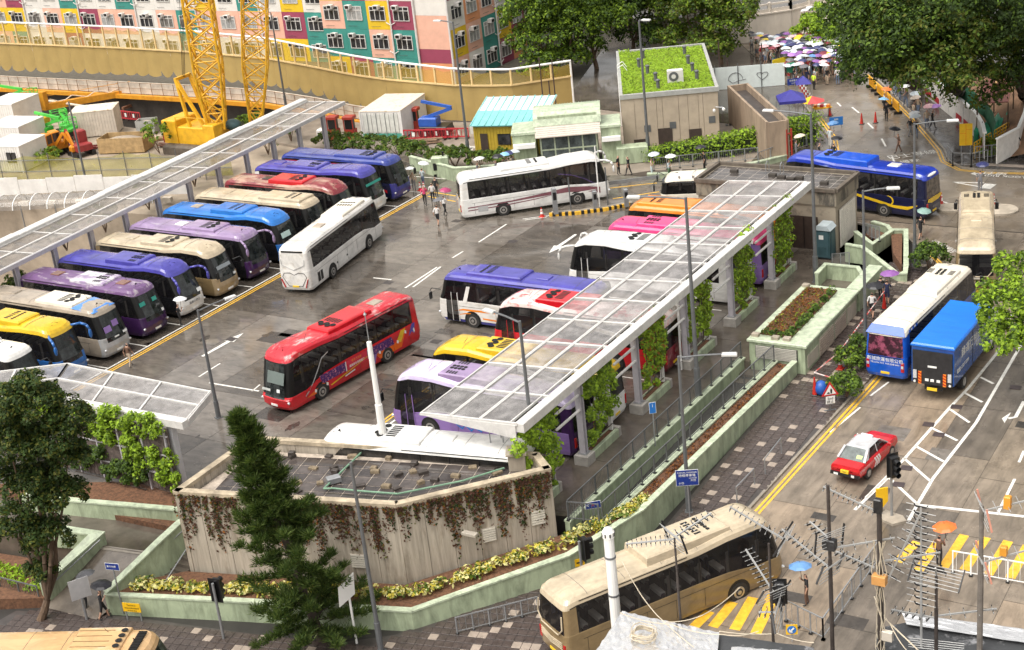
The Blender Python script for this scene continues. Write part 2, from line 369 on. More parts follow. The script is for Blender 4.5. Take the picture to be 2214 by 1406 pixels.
def paint_path(pts,w,m,z=0.006,name='road_marking',zf=None,dash=None,parent=None):
    mb=MB();P=[Vector((p[0],p[1])) for p in pts];zf=zf or (lambda x,y:0)
    segs=[]
    for a,c in zip(P[:-1],P[1:]):
        if dash:
            L_=(c-a).length;t=0;d=(c-a)/L_
            while t<L_:segs.append((a+d*t,a+d*min(L_,t+dash[0]),None));t += dash[0]+dash[1]
        else:segs.append((a,c,None))
    if dash:
        for a,c,_ in segs:
            d=(c-a).normalized();n=Vector((-d.y,d.x))*w/2
            mb.poly([(q.x,q.y,zf(q.x,q.y)+z) for q in (a+n,a-n,c-n,c+n)][::-1][::-1])
    else:
        L_,Rr=[],[]
        for i,p in enumerate(P):
            d=(P[min(i+1,len(P)-1)]-P[max(i-1,0)]).normalized();n=Vector((-d.y,d.x))*w/2;L_.append(p+n);Rr.append(p-n)
        for i in range(len(P)-1):
            mb.poly([(q.x,q.y,zf(q.x,q.y)+z) for q in (Rr[i],Rr[i+1],L_[i+1],L_[i])])
    return tag(part(name,mb,m,parent),kind='structure')
def Gp(*px,z=0.0):return [G(x,y,z) for x,y in px]
paint_path([(-0.02,-2),(-0.02,38.6)],0.13,M_WHITE)
paint_path([(0.30,-2),(0.30,38.8)],0.12,M_YEL);paint_path([(0.55,-2),(0.55,38.8)],0.12,M_YEL)
for k in range(-1,12):paint_path([(-12.6,1.42+3.72*k),(-0.1,1.42+3.72*k)],0.11,M_WHITE)
paint_path([(23.15,-7.5),(23.15,33)],0.13,M_WHITE)
paint_path([(22.75,-7.5),(22.75,33)],0.12,M_YEL);paint_path([(22.5,-7.5),(22.5,33)],0.12,M_YEL)
for k in range(-2,9):paint_path([(23.3,-0.1+3.7*k),(34.6,-0.1+3.7*k)],0.11,M_WHITE)
def arrow(a,b_,w=0.32,head=0.36,hw=0.42):
    a=Vector((a.x,a.y));b_=Vector((b_.x,b_.y));d=(b_-a);L_=d.length;d.normalize();n=Vector((-d.y,d.x));h=b_-d*L_*head
    mb=MB();mb.poly([(*q,0.006) for q in (a-n*w*.35,h-n*w/2,h+n*w/2,a+n*w*.35)]);mb.poly([(*q,0.006) for q in (h-n*hw,b_,h+n*hw)])
    tag(part('road_marking',mb,M_WHITE),kind='structure')
arrow(G(437,771),G(527,720));arrow(G(1245,507),G(1187,547))
for a,c in [((1035,524),(1095,485)),((978,558),(1001,544)),((876,623),(945,578)),((893,621),(953,577)),((807,601),(846,605))]:
    paint_path([G(*a),G(*c)],0.14,M_WHITE)
paint_path([G(452,828),G(560,846)],0.14,M_WHITE);paint_path([G(430,815),G(476,786)],0.12,M_WHITE);paint_path([G(545,846),G(562,832)],0.1,M_WHITE)
paint_path([G(1130,474),G(1190,466),G(1180,470),G(1135,476)],0.10,M_WHITE)
sz=lambda x,y:street_z(y)
def Gs(px,py):
    """point on the sloping street"""
    z=-1.0
    for _ in range(12):p=G(px,py,z);z=street_z(p.y)
    return G(px,py,z)
paint_path([(kerb_x(y)+.28,y) for y in range(-40,38,2)],0.13,M_YEL,zf=sz)
paint_path([(kerb_x(y)+.53,y) for y in range(-40,38,2)],0.13,M_YEL,zf=sz)
lad1=[Gs(1872,1077),Gs(1952,996),Gs(2055,880),Gs(2095,838),Gs(2175,740)];lad2=[Gs(1983,1092),Gs(2017,1035),Gs(2110,915),Gs(2175,802),Gs(2214,735)]
paint_path(lad1,0.17,M_WHITE,zf=sz);paint_path(lad2,0.17,M_WHITE,zf=sz)
for a,c in [((1922,1033),(1983,1090)),((1953,990),(2012,1041)),((1980,965),(2040,998)),((2017,927),(2070,953)),((2055,886),(2096,914)),((2086,850),(2124,870)),((2120,816),(2148,830))]:
    paint_path([Gs(*a),Gs(*c)],0.16,M_WHITE,zf=sz)
paint_path([Gs(1983,1092),Gs(2214,1117)],0.2,M_WHITE,zf=sz)
paint_path([Gs(1848,1103),Gs(1920,1033)],0.17,M_WHITE,zf=sz)
paint_path([Gs(1983,1092),Gs(1965,1125)],0.17,M_WHITE,zf=sz)
paint_path([Gs(1795,935),Gs(1860,881)],0.12,M_WHITE,zf=sz);paint_path([Gs(1882,856),Gs(1922,826)],0.12,M_WHITE,zf=sz)
paint_path([Gs(2158,1108),Gs(2194,1036)],0.14,M_WHITE,zf=sz);paint_path([Gs(2203,1000),Gs(2214,975)],0.14,M_WHITE,zf=sz)
for y0 in range(22,41,2):paint_path([(51.4+(41-y0)*.03,y0),(51.4+(41-y0)*.03,y0+1.0)],0.14,M_WHITE,zf=sz)
yc=[((1983,1172),(1940,1215)),((2030,1170),(1985,1235)),((2085,1157),(2040,1227)),((2132,1162),(2085,1233)),((2180,1170),(2136,1243)),((2222,1180),(2184,1250)),((2262,1190),(2232,1258))]
for a,c in yc:paint_path([Gs(*a),Gs(*c)],0.46,M_YEL,zf=sz)
yc2=[((1632,1300),(1542,1357)),((1690,1285),(1590,1363)),((1745,1245),(1637,1368))]
for a,c in [((1585,1302),(1541,1356)),((1628,1292),(1588,1362)),((1668,1300),(1634,1370)),((1535,1322),(1500,1356)),((1690,1255),(1664,1300))]:paint_path([Gs(*a),Gs(*c)],0.5,M_YEL,zf=sz)
a1=[Gs(2214,868),Gs(2196,902),Gs(2180,905)]
paint_path(a1,0.2,M_WHITE,zf=sz);mb=MB();mb.poly([(p.x,p.y,street_z(p.y)+.006) for p in (Gs(2166,905),Gs(2186,892),Gs(2172,915))][::-1]);tag(part('road_marking',mb,M_WHITE),kind='structure')
for a,c in [((1810,222),(1818,230)),((1842,232),(1857,244)),((1876,266),(1888,278)),((1906,300),(1915,317)),((1929,340),(1937,358)),((1718,152),(1740,163))]:
    paint_path([G(*a),G(*c)],0.16,M_WHITE)
for off in (0.32,0.58):
    pr=[Vector((x,y)) for x,y in UPR[1:11]]
    out=[]
    for i,p in enumerate(pr):
        d=(pr[min(i+1,len(pr)-1)]-pr[max(i-1,0)]).normalized();n=Vector((-d.y,d.x));out.append(p+n*off)
    paint_path(out,0.13,M_YEL)
    pl_=[Vector((x,y)) for x,y in UPL[1:6]]
    out=[]
    for i,p in enumerate(pl_):
        d=(pl_[min(i+1,len(pl_)-1)]-pl_[max(i-1,0)]).normalized();n=Vector((d.y,-d.x));out.append(p+n*off)
    paint_path(out,0.13,M_YEL)
kerb_line(UPR[1:11]);kerb_line(UPL[:7])
tri=[G(2060,394),G(2155,399),G(2140,409)]
paint_path([G(2060,394),G(2128,396)],0.14,M_WHITE);paint_path([G(2060,394),G(2118,404)],0.14,M_WHITE)
mb=MB();mb.poly([(p.x,p.y,.007) for p in (G(2141,409),G(2155,399),G(2130,397),G(2118,407))][::-1][::-1]);tag(part('road_marking',mb,M_WHITE),kind='structure')
def road_text(txt,px,size,ang,sx=1.0,z=0.008):
    p=G(*px);t=text_mb(txt,size,M_WHITE,'road_lettering',loc=(p.x,p.y,z),rot=(0,0,ang),sx=sx,ext=0.001);tag(t,kind='structure');return t
road_text('LOOK RIGHT',(2163,381),0.62,RAD(180+2));road_text('望右',(2152,375),0.75,RAD(180+2),1.3)
arrow(G(2130,375),G(2098,376),0.2)
road_text('巴士專線',(1972,335),1.15,RAD(-57+90+5),0.9);road_text('慢駛',(1968,349),0.9,RAD(-57+90+5),0.9)
for a,c in [((2000,430),(2050,455)),((2000,424),(2050,440)),((1990,437),(2030,445))]:paint_path([G(*a),G(*c)],0.13,M_WHITE)
t=road_text('LOOK RIGHT',(2042,532),0.5,RAD(-40),0.9);road_text('望右',(2050,540),0.6,RAD(-40),1.2)
M_PATCH=[mat('repair patch '+str(k),c,.22,var=.3,scale=.9,rvar=.1,coords='World',stain=(2.0,.35)) for k,c in enumerate([(.075,.065,.056),(.17,.15,.127),(.055,.048,.042)])]
M_OIL=mat('oil drip',(.055,.047,.040),.12,var=.4,scale=3,coords='World')
for k in range(34):
    st_=k>=16
    x,y=(random.uniform(47,64),random.uniform(-14,28)) if st_ else (random.uniform(2,22),random.uniform(-6,38));w,d=random.uniform(.5,2.4),random.uniform(.5,1.8);z=(lambda v:street_z(v)+.003) if st_ else (lambda v:.003)
    if st_ and x<kerb_x(y)+1:continue
    tag(part('repair_patch',MB().poly([(x,y,z(y)),(x+w,y,z(y)),(x+w,y+d,z(y+d)),(x,y+d,z(y+d))]),M_PATCH[k%3]),kind='structure')
for k in range(34):
    x,y=random.choice([(random.uniform(-4,1),random.uniform(0,38)),(random.uniform(1,22),random.uniform(-5,38))]);z=street_z(y) if x>40 else 0;r=random.uniform(.1,.35);e=random.uniform(.5,2.2)
    tag(part('oil_stain',MB().poly([(x+r*random.uniform(.6,1.2)*math.cos(t),y+e*r*random.uniform(.6,1.2)*math.sin(t),z+.0045+.03*(x>40)*.2) for t in [2*math.pi*j/14 for j in range(14)]]),M_OIL),kind='structure')
for (x,y) in [(5,8),(9.5,20),(14,30),(19,12),(12,4),(7,33)]:tag(part('drain_cover',MB().box(x-.35,x+.35,y-.3,y+.3,0,.008),mat('iron drain',(.05,.042,.04),.4,var=.3)),kind='structure')
# ---------------------------------------------------------------- coaches
M_GLASS=mat('tinted side glass',(0.010,0.010,0.011),0.06,var=0.5,scale=1.5,spec=0.5,alpha=.70)
M_SEAT=mat('seat cloth',(.06,.035,.05),.8,var=.3);M_HREST=mat('headrest cover',(.52,.50,.47),.7,var=.1)
SEAT=MB().cbox(-.1,.14,-.5,.5,.75,1.95,.06).cbox(-.1,.42,-.5,.5,.75,1.2,.05).mesh('seat',M_SEAT);HREST=MB().cbox(-.12,.16,-.44,.44,1.82,2.02,.03).mesh('headrest',M_HREST);CURT=MB().box(-.09,.09,-.015,.015,1.6,2.75).mesh('curtain',mat('curtain',(.30,.27,.25),.8,var=.3))
M_WIND=mat('windscreen glass',(0.022,0.026,0.026),0.05,var=0.9,scale=2.2,spec=0.6)
M_PILLAR=mat('window pillar',(0.006,0.006,0.006),0.3,var=0.0)
M_RIM=mat('steel rim',(0.42,0.41,0.39),0.35,metal=0.7,var=0.2,scale=8)
M_FAN=mat('fan opening',(0.006,0.006,0.006),0.6,var=0.0)
M_HEAD=mat('headlamp glass',(0.62,0.63,0.64),0.08,metal=0.3,var=0.3,scale=14)
M_TAIL=mat('tail lamp red',(0.42,0.012,0.012),0.15,var=0.2,scale=10)
M_AMBER=mat('amber lamp',(0.75,0.22,0.02),0.2,var=0.1)
M_PLATEY=mat('yellow plate',(0.78,0.52,0.03),0.35,var=0.1)
M_PLATEW=mat('white plate',(0.75,0.75,0.72),0.35,var=0.1)
M_TEAL=mat('sunshade teal',(0.03,0.30,0.24),0.4,var=0.1)
M_CARD=mat('windscreen card',(0.72,0.74,0.73),0.5,var=0.1)
M_SEAM=mat('roof seam shade',(.10,.095,.09),.5,var=.2)
M_FAN2=mat('fan cowl grey',(.05,.05,.052),.5,var=.2)
_fanc=[0]
def paint(name,c,c2=None,thr=0.6,rough=0.16,scale=1.6,var=0.07,stretch=(0.35,1,1)):
    return mat('coach paint '+name,c,rough,var=var,scale=scale,col2=c2,thr=thr,coat=0.25,stretch=stretch if c2 else None,rvar=0.08,stain=(1.1,.28,(.5,1,1)))
def coach(label,loc,heading,L=12.1,H=3.58,body=None,roof=None,nose=None,rear=None,ac=None,acx=0.6,acl=3.3,acw=1.9,fan='staggered',hatch=(-2.6,),hatchm=None,
          hump='flat',mirror='arm',mirrorm=None,belt=1.55,drop=0.0,panes=6,wheelx=None,front='std',rearwin=True,cat='coach',inner=False,rearm=None,skirt=None,door=False,
          cards=(),shade=None,name='coach',group=None,W=2.5,wm=None,slant=0.62,plate=True,tail='std',acm2=None,glasswin=None):
    root=thing(name,label,cat,loc,heading,group)
    hw=W/2;hl=L/2
    nose=nose or body;rear=rear or body;ac=ac or roof;mirrorm=mirrorm or M_BLACK
    wx=wheelx or (hl-2.75,-hl+3.35)
    def hz(x):
        t=0.0
        if hump=='hump':t=0.20*smooth((x-(hl-5.2))/2.6)-0.42*smooth((x-(hl-1.5))/1.7)
        elif hump=='wave':t=0.26*smooth((x-(hl-4.6))/2.0)-0.62*smooth((x-(hl-2.2))/2.3)
        else:t=-0.22*smooth((x-(hl-1.3))/1.4)
        t -= 0.16*smooth((-hl+1.0-x)/1.1)
        return t
    def bz(x):return-drop*smooth((x-(hl-3.8))/2.2)
    lv=[(0.30,hw-.05,.16,.10,0,0),(0.50,hw-.01,.04,.02,0,0),(0.95,hw,0.0,0.0,0,0),(belt-.30,hw,.05,.0,0,.6),(belt,hw,.10,.02,0,1),(belt+.05,hw-.015,.12,.03,0,1),
          (2.25,hw-.04,slant*.52,.06,.1,.1),(H-.47,hw-.085,slant*.88,.11,.75,0),(H-.41,hw-.09,slant*.92,.12,.8,0),(H-.22,hw-.14,slant*1.07,.18,1,0),(H-.09,hw-.26,slant*1.3,.32,1,0),(H-.02,hw-.55,slant*1.75,.62,1,0),(H,hw-.95,slant*2.1,.9,1,0)]
    xa,xb=-hl+0.75,hl-1.55
    edges=[]
    for k in range(panes):
        a=xa+(xb-xa)*k/panes;c=xa+(xb-xa)*(k+1)/panes
        edges += [a+.03,c-.03]
    inner=[edges[0]-.06]+edges+[edges[-1]+.06,hl-1.15]
    NS=len(inner);NA=4
    def ring(l):
        z,w,fi,ri,hwt,bwt=lv[l];xf=hl-fi;xr=-hl+ri;rf=0.42;rr=0.28;P=[]
        cl=lambda x:min(max(x,xr+rr),xf-rf)
        side=[xr+rr]+[cl(x) for x in inner]+[xf-rf]
        for x in side:P.append((x,-w))
        for k in range(1,NA+1):
            t=math.pi/2*k/NA;P.append((xf-rf+rf*math.sin(t),-w+rf-rf*math.cos(t) if k<NA else-w+rf))
        P += [(xf+.05,-w*.34),(xf+.07,0),(xf+.05,w*.34)]
        for k in range(0,NA+1):
            t=math.pi/2*(1-k/NA);P.append((xf-rf+rf*math.sin(t),w-rf+rf*math.cos(t)))
        for x in side[::-1][1:]:P.append((x,w))
        for k in range(1,NA+1):
            t=math.pi/2*k/NA;P.append((xr+rr-rr*math.sin(t),w-rr+rr*math.cos(t)))
        P += [(xr-.02,0)]
        for k in range(0,NA):
            t=math.pi/2*(1-k/NA);P.append((xr+rr-rr*math.sin(t),-w+rr-rr*math.cos(t)))
        return [(x,y,z+hz(x)*hwt+bz(x)*bwt) for x,y in P]
    rings=[ring(l) for l in range(len(lv))]
    n=len(rings[0]);S_=NS+1
    i_sr=(0,S_);i_ar=(S_,S_+NA);i_f=(S_+NA,S_+NA+4);i_al=(i_f[1],i_f[1]+NA);i_sl=(i_al[1],i_al[1]+S_);i_rr=(i_sl[1],n)
    g={}
    def put(key,vs):
        mb=g.setdefault(key,MB());mb.poly(vs)
    GL=(5,6)
    for l in range(len(lv)-1):
        for j in range(n):
            k=(j+1)%n
            q=[rings[l][j],rings[l][k],rings[l+1][k],rings[l+1][j]]
            inside_side=i_sr[0]<=j<i_sr[1] or i_sl[0]<=j<i_sl[1]
            frontf=i_f[0]<=j<i_f[1];arcs=i_ar[0]<=j<i_ar[1] or i_al[0]<=j<i_al[1]
            if l in (5,6) and inside_side:
                jj=j if j<S_ else (i_sl[1]-1-j)
                if jj==0:key='rear' if not rearwin else 'rear'
                elif jj==1:key='pillar'
                elif jj<2+2*panes-1:key=('pane',j<S_,(jj-2)//2) if (jj-2)%2==0 else 'pillar'
                elif jj==2+2*panes-1:key='pillar'
                else:key=('cab',j<S_)
            elif l in (5,6,7) and arcs:key='pillar'
            elif l==7 and (inside_side or frontf):key='pillar'
            elif frontf and 3<=l<=6:key='windscreen'
            elif arcs and 3<=l<=4:key='nose'
            elif (frontf or arcs) and l<3:key='nose'
            elif l>=7:key='roof'
            elif i_rr[0]<=j<i_rr[1]:
                mid=i_rr[0]+NA-1<=j<n-NA+1
                key='rear_window' if (rearwin and l in (5,6) and mid) else 'rear'
            elif l==0 and skirt is not None:key='skirt'
            else:key='body'
            put(key,q)
    top=rings[-1]
    right=[top[j] for j in range(0,S_+1)];left=[top[j] for j in range(i_sl[0],i_sl[1]+1)][::-1]
    for a in range(S_):put('roof',[right[a],right[a+1],left[a+1],left[a]])
    put('roof',[top[j] for j in range(S_,i_sl[0]+1)]);put('roof',[top[j] for j in list(range(i_sl[1],n))+[0]])
    g['body'].poly([rings[0][j] for j in range(n)][::-1])
    mt={'body':body,'roof':roof,'nose':nose,'rear':rear,'windscreen':M_WIND,'rear_window':rearm or M_GLASS,'pillar':M_PILLAR,'skirt':skirt}
    nm={'body':'body','roof':'roof','nose':'front_panel','rear':'rear_panel','windscreen':'windscreen','rear_window':'rear_window','pillar':'window_surround','skirt':'skirt'}
    objs={}
    for key,mb in g.items():
        if isinstance(key,tuple):objs[key]=part('side_window',mb,glasswin or M_GLASS,root)
        else:objs[key]=part(nm[key],mb,mt[key],root,smooth=key in ('roof','windscreen','nose'))
    roofz=lambda x:H+hz(x)
    for sy in (-1,1):
        for x in wx:
            a=MB();a.tube((x,sy*(hw-.35),.52),(x,sy*(hw+.004),.52),.63,n=20);a.v=[(vx,vy,max(vz,.29)) for vx,vy,vz in a.v]
            part('wheel_arch',a,M_FAN,root)
            w=link('wheel',MB().tube((0,-.14,0),(0,.14,0),.49,n=20).mesh('wheel',M_RUBBER),root,(x,sy*(hw-.115),.49))
            rm=MB().tube((0,sy*.10,0),(0,sy*.155,0),.30,n=16);rm.tube((0,sy*.15,0),(0,sy*.19,0),.11,n=10)
            part('rim',rm,wm or M_RIM,w)
            part('rim_recess',MB().tube((0,sy*.15,0),(0,sy*.158,0),.20,n=14),M_RUBBER,w)
    if fan=='staggered':fan=['staggered','slots','staggered','row','staggered'][_fanc[0]%5];_fanc[0] += 1
    if acl:
        zt=max(roofz(acx-acl/2),roofz(acx+acl/2));zb=min(roofz(acx-acl/2),roofz(acx+acl/2))-.12
        b_=MB();a_,c_=acl/2,acw/2
        prof=[(0,0,zb),(.05,.04,zt+.08),(.16,.12,zt+.145),(.34,.24,zt+.16)]
        vs=[];fs=[]
        for (ix,iy,z) in prof:vs += [(acx-a_+ix,-c_+iy,z),(acx+a_-ix,-c_+iy,z),(acx+a_-ix,c_-iy,z),(acx-a_+ix,c_-iy,z)]
        for k in range(3):
            for i in range(4):fs.append((k*4+i,k*4+(i+1)%4,(k+1)*4+(i+1)%4,(k+1)*4+i))
        fs.append((12,13,14,15));b_._q(vs,fs)
        u=part('air_conditioner',b_,ac,root);zt += .162
        if fan=='staggered':
            for k in range(5):
                fx=acx+a_-.75-.0+(k%2)*.22-.12;fy=-.52+.26*k
                part('fan',MB().lathe((fx,fy,zt),[(.17,0),(.19,.035),(.14,.04),(.13,.015)],12),M_FAN,u)
            gr=MB()
            for k in range(6):gr.box(acx+a_-1.75+.0,acx+a_-1.2,-.62+.21*k,-.62+.21*k+.13,zt-.006,zt+.008)
            part('grille',gr,M_FAN,u)
        elif fan=='row':
            for sy in (-1,1):
                gr=MB()
                for k in range(4):gr.box(acx+a_-1.15+.18*k,acx+a_-1.05+.18*k,sy*.64-.16,sy*.64+.16,zt-.006,zt+.01)
                part('grille',gr,M_FAN,u)
            for k in range(8):part('fan',MB().lathe((acx+a_-.5-.25*(k//2),-.14+.28*(k%2),zt),[(.1,0),(.11,.03),(.07,.03)],10),M_FAN,u)
        elif fan=='slots':
            gr=MB()
            for k in range(6):gr.tube((acx+a_-1.0+.05*0,-.55+.22*k,zt-.01),(acx+a_-1.0,-.55+.22*k,zt+.02),.1,n=8)
            part('fan',gr,M_FAN,u)
            gr=MB()
            for k in range(6):gr.box(acx+a_-1.75,acx+a_-1.4,-.62+.22*k,-.62+.22*k+.12,zt-.006,zt+.01)
            part('grille',gr,M_FAN,u)
    for k in range(5):
        sx=-hl+1.4+(L-4.2)*k/4;z0=roofz(sx)
        part('roof_seam',MB().path([(sx,-hw+.2,z0-.14),(sx,-hw+.27,z0-.085),(sx,-hw+.56,z0-.016),(sx,-hw+.96,z0+.002),(sx,hw-.96,z0+.002),(sx,hw-.56,z0-.016),(sx,hw-.27,z0-.085),(sx,hw-.2,z0-.14)],.011,4),M_SEAM,root)
    part('aerial',MB().tube((hl-2.6,.5,roofz(hl-2.6)-.02),(hl-2.9,.5,roofz(hl-2.6)+.35),.012,n=5),M_BLACK,root)
    for hx in hatch:
        z=roofz(hx);part('roof_hatch',MB().cbox(hx-.42,hx+.42,-.36,.36,z-.06,z+.07,.04),hatchm or roof,root)
    zt=H+hz(hl-.8)-.35
    for sy in (-1,1):
        if mirror=='ear':
            p=[(hl-.75,sy*(hw-.30),zt+.02),(hl-.25,sy*(hw+.10),zt+.06),(hl+.12,sy*(hw+.24),zt-.08),(hl+.28,sy*(hw+.28),zt-.38)]
            a=MB();rr=[.075,.085,.09,.08]
            for k in range(3):a.tube(p[k],p[k+1],rr[k],rr[k+1],n=8)
            mo=part('mirror_arm',a,mirrorm,root,smooth=True)
            part('mirror_head',MB().blob((hl+.30,sy*(hw+.27),zt-.66),.10,.14,.34,8,6),mirrorm,mo,smooth=True)
        elif mirror=='arm':
            p=[(hl-.30,sy*(hw-.22),2.35),(hl+.20,sy*(hw+.08),2.52),(hl+.34,sy*(hw+.12),2.3)]
            mo=part('mirror_arm',MB().path(p,.028),M_BLACK,root)
            part('mirror_head',MB().cbox(hl+.27,hl+.37,sy*(hw+.12)-.12,sy*(hw+.12)+.12,1.75,2.25,.03),M_BLACK,mo)
    for sy in (-1,1):
        a=MB().blob((0,0,0),.10,.34,.11,10,6);o=part('headlight',a,M_HEAD,root,smooth=True,loc=(hl-.22,sy*(hw-.30),.80));o.rotation_euler=(0,0,-sy*RAD(32))
        if tail=='std':part('tail_light',MB().cbox(-hl-.005,-hl+.12,sy*(hw-.22)-.09,sy*(hw-.22)+.09,.75,1.32,.02),M_TAIL,root)
        elif tail=='slim':part('tail_light',MB().beam((-hl-.012,sy*(hw-.42),.5),(-hl-.012,sy*(hw-.18),1.15),.16,.05),M_TAIL,root)
    if plate:
        part('number_plate',MB().box(hl+.0,hl+.065,-.26,.26,.50,.63),M_PLATEW,root)
        part('number_plate',MB().box(-hl-.03,-hl+.05,-.26,.26,.52,.65),M_PLATEY,root)
    wsx=lambda z:hl+.075-interp(z,[(belt-.3,.05),(belt+.05,.12),(2.25,slant*.52),(H-.47,slant*.88)])
    for (y0,y1,z0,z1,m) in cards:
        part('windscreen_card',MB().slab([(wsx(z0)-.01,y0,z0),(wsx(z0)-.01,y1,z0),(wsx(z1)-.01,y1,z1),(wsx(z1)-.01,y0,z1)],.02,(1,0,.3)),m,root)
    part('wiper',MB().beam((wsx(1.42),-.55,1.40),(wsx(1.75),.25,1.72),.03,.02).beam((wsx(1.42),.35,1.40),(wsx(1.75),.9,1.72),.03,.02),M_BLACK,root)
    if door:
        part('door',MB().slab([(hl-1.72,hw+.004,.36),(hl-.72,hw+.004,.36),(hl-.86,hw-.0,2.3),(hl-1.72,hw-.03,2.3)],.02,(0,1,0)),M_GLASS,root)
        part('door_frame',MB().beam((hl-1.72,hw+.02,.36),(hl-1.72,hw-.01,2.35),.05,.04).beam((hl-1.22,hw+.02,.36),(hl-1.26,hw-.0,2.35),.05,.03),mt['body'],root)
    for sy in (-1,1):
        sm_=MB().box(-hl+.9,hl-1.3,sy*(hw+.003)-.002,sy*(hw+.003)+.002,belt-.33,belt-.312)
        for k in range(7):
            x=-hl+1.1+(L-2.6)*k/6
            if all(abs(x-w_)>.68 for w_ in wx):sm_.box(x,x+.018,sy*(hw+.003)-.0021,sy*(hw+.003)+.0021,.5,belt-.32)
        part('panel_seams',sm_,M_PILLAR,root)
        if H>3:part('roof_gutter',MB().beam((-hl+.9,sy*(hw-.115),H-.27),(hl-5.4,sy*(hw-.115),H-.27),.02,.035),M_PILLAR,root)
    if inner:
        part('floor',MB().box(-hl+.4,hl-.5,-hw+.1,hw-.1,.72,.75),M_SEAT,root)
        for k in range(int((L-3.4)/.82)):
            for sy in (-1,1):
                s_=link('seat',SEAT,root,(-hl+1.1+.82*k,sy*.66,0));link('headrest',HREST,s_)
        for k in range(panes+1):
            for sy in (-1,1):link('curtain',CURT,root,(xa+(xb-xa)*k/panes+random.uniform(-.1,.1),sy*(hw-.16),0))
    return root,dict(hl=hl,hw=hw,H=H,roofz=roofz)
def decal(root,info,side,pts,m,name='stripe',off=0.008):
    """flat livery patch on a coach side; pts are (x, z)"""
    y=side*(info['hw']+off)
    P=[(x,y,z) for x,z in pts]
    a=sum(pts[i][0]*pts[(i+1)%len(pts)][1]-pts[(i+1)%len(pts)][0]*pts[i][1] for i in range(len(pts)))
    if a*side>0:P=P[::-1]
    return part(name,MB().poly(P),m,root)
def swoosh(root,info,side,ctr,wid,m,name='stripe',off=0.008):
    y=side*(info['hw']+off);mb=MB()
    for (a,wa),(c,wc) in zip(zip(ctr[:-1],wid[:-1]),zip(ctr[1:],wid[1:])):
        q=[(a[0],y,a[1]-wa/2),(c[0],y,c[1]-wc/2),(c[0],y,c[1]+wc/2),(a[0],y,a[1]+wa/2)]
        mb.poly(q if side*(c[0]-a[0])<0 else q[::-1])
    return part(name,mb,m,root)
# ---------------------------------------------------------------- the fleet
P_WHITE=paint('white',(0.78,0.77,0.74),var=0.05)
P_CREAM=paint('cream',(0.80,0.74,0.62),var=0.06)
P_NAVY=paint('indigo',(0.045,0.045,0.23));P_INDIGO=paint('violet blue',(0.068,0.062,0.34),var=0.16)
P_DNAVY=paint('dark navy',(0.012,0.014,0.045));P_BLUEROOF=paint('royal blue',(0.02,0.045,0.36),(0.30,0.36,0.62),0.66,scale=1.2)
P_NAVYROOF=paint('navy roof',(0.035,0.055,0.27),(0.10,0.12,0.30),0.6)
P_PURPLE=paint('dark purple',(0.045,0.016,0.075));P_LILAC=paint('lilac',(0.31,0.22,0.38),(0.40,0.33,0.44),0.6)
P_LILAC2=paint('lilac purple',(0.25,0.15,0.40));P_LILACPALE=paint('pale lilac',(0.60,0.52,0.74),(0.72,0.68,0.78),0.55)
P_PURPROOF=paint('faded purple',(0.15,0.075,0.19),(0.46,0.41,0.44),0.60,scale=2.6,rough=0.4)
P_GOLD=paint('champagne gold',(0.36,0.27,0.16),var=0.14);P_GOLDD=paint('gold side',(0.24,0.17,0.085));P_GOLDL=paint('pale gold',(0.53,0.44,0.31),var=0.14)
P_BEIGE=paint('beige',(0.38,0.32,0.25),var=0.16);P_SKY=paint('sky blue',(0.025,0.18,0.56));P_SKYN=paint('medium blue',(0.03,0.15,0.46))
P_RED=paint('bright red',(0.56,0.012,0.02));P_REDWORN=paint('worn red',(0.55,0.02,0.035),(0.66,0.42,0.40),0.60,scale=2.2,rough=0.3)
P_REDPEEL=paint('peeled red',(0.60,0.05,0.06),(0.74,0.62,0.58),0.42,scale=1.8,rough=0.5,stretch=(0.6,1,1));P_MAROON=paint('maroon',(0.19,0.014,0.024));P_REDBEIGE=paint('faded red roof',(0.24,0.03,0.04),(0.46,0.30,0.22),0.52,scale=1.0,rough=0.3)
P_YELLOW=paint('yellow',(0.70,0.45,0.02));P_ORANGE=paint('orange',(0.80,0.24,0.02));P_PINK=paint('pink',(0.75,0.045,0.20));P_BLUE=paint('fleet blue',(0.012,0.095,0.50));P_BLUED=paint('fleet blue side',(0.010,0.045,0.22))
P_SILVER=paint('silver',(0.42,0.42,0.42));P_DARK=paint('black paint',(0.012,0.012,0.014));P_TAN=paint('tan',(0.62,0.40,0.20),(0.74,0.58,0.40),0.62,scale=0.9);P_MAUVE=paint('mauve',(0.22,0.09,0.11));P_GREEN=paint('green',(0.03,0.22,0.12))
P_WHITEDIRTY=paint('worn white',(0.72,0.70,0.66),(0.60,0.56,0.50),0.62,scale=2.0)
ROW='coaches parked in the row under the long canopy';ROWR='coaches parked under the glass canopy'
def row_l(label,y,x=-6.75,**k):return coach(label,(x,y,0),0.0,group=ROW,**k)
row_l('white coach half hidden by the bent glass canopy, nearest in its row',-4.1,body=P_WHITE,roof=P_WHITE,mirror='arm',hatch=(3.0,-3.0),hatchm=P_BEIGE,acx=1.2)
row_l('coach with bright yellow roof edged in blue and blue drooping mirrors',-0.45,body=P_SKYN,roof=P_YELLOW,nose=P_SKYN,hump='hump',mirror='ear',mirrorm=P_SKYN,acx=1.0,hatch=(-3,),x=-6.9)
r,i=row_l('coach with beige roof, blue roof front and silver nose',3.35,body=P_BEIGE,roof=P_BEIGE,nose=P_SILVER,ac=P_CREAM,mirror='none',acx=1.6,acl=3.6,hatch=(-3.2,),cards=((-.8,-.2,1.9,2.3,P_LILAC2),(.0,.5,2.1,2.5,P_LILAC2),(.6,.95,1.45,1.6,M_CARD),(-.2,.2,1.4,1.5,M_CARD)))
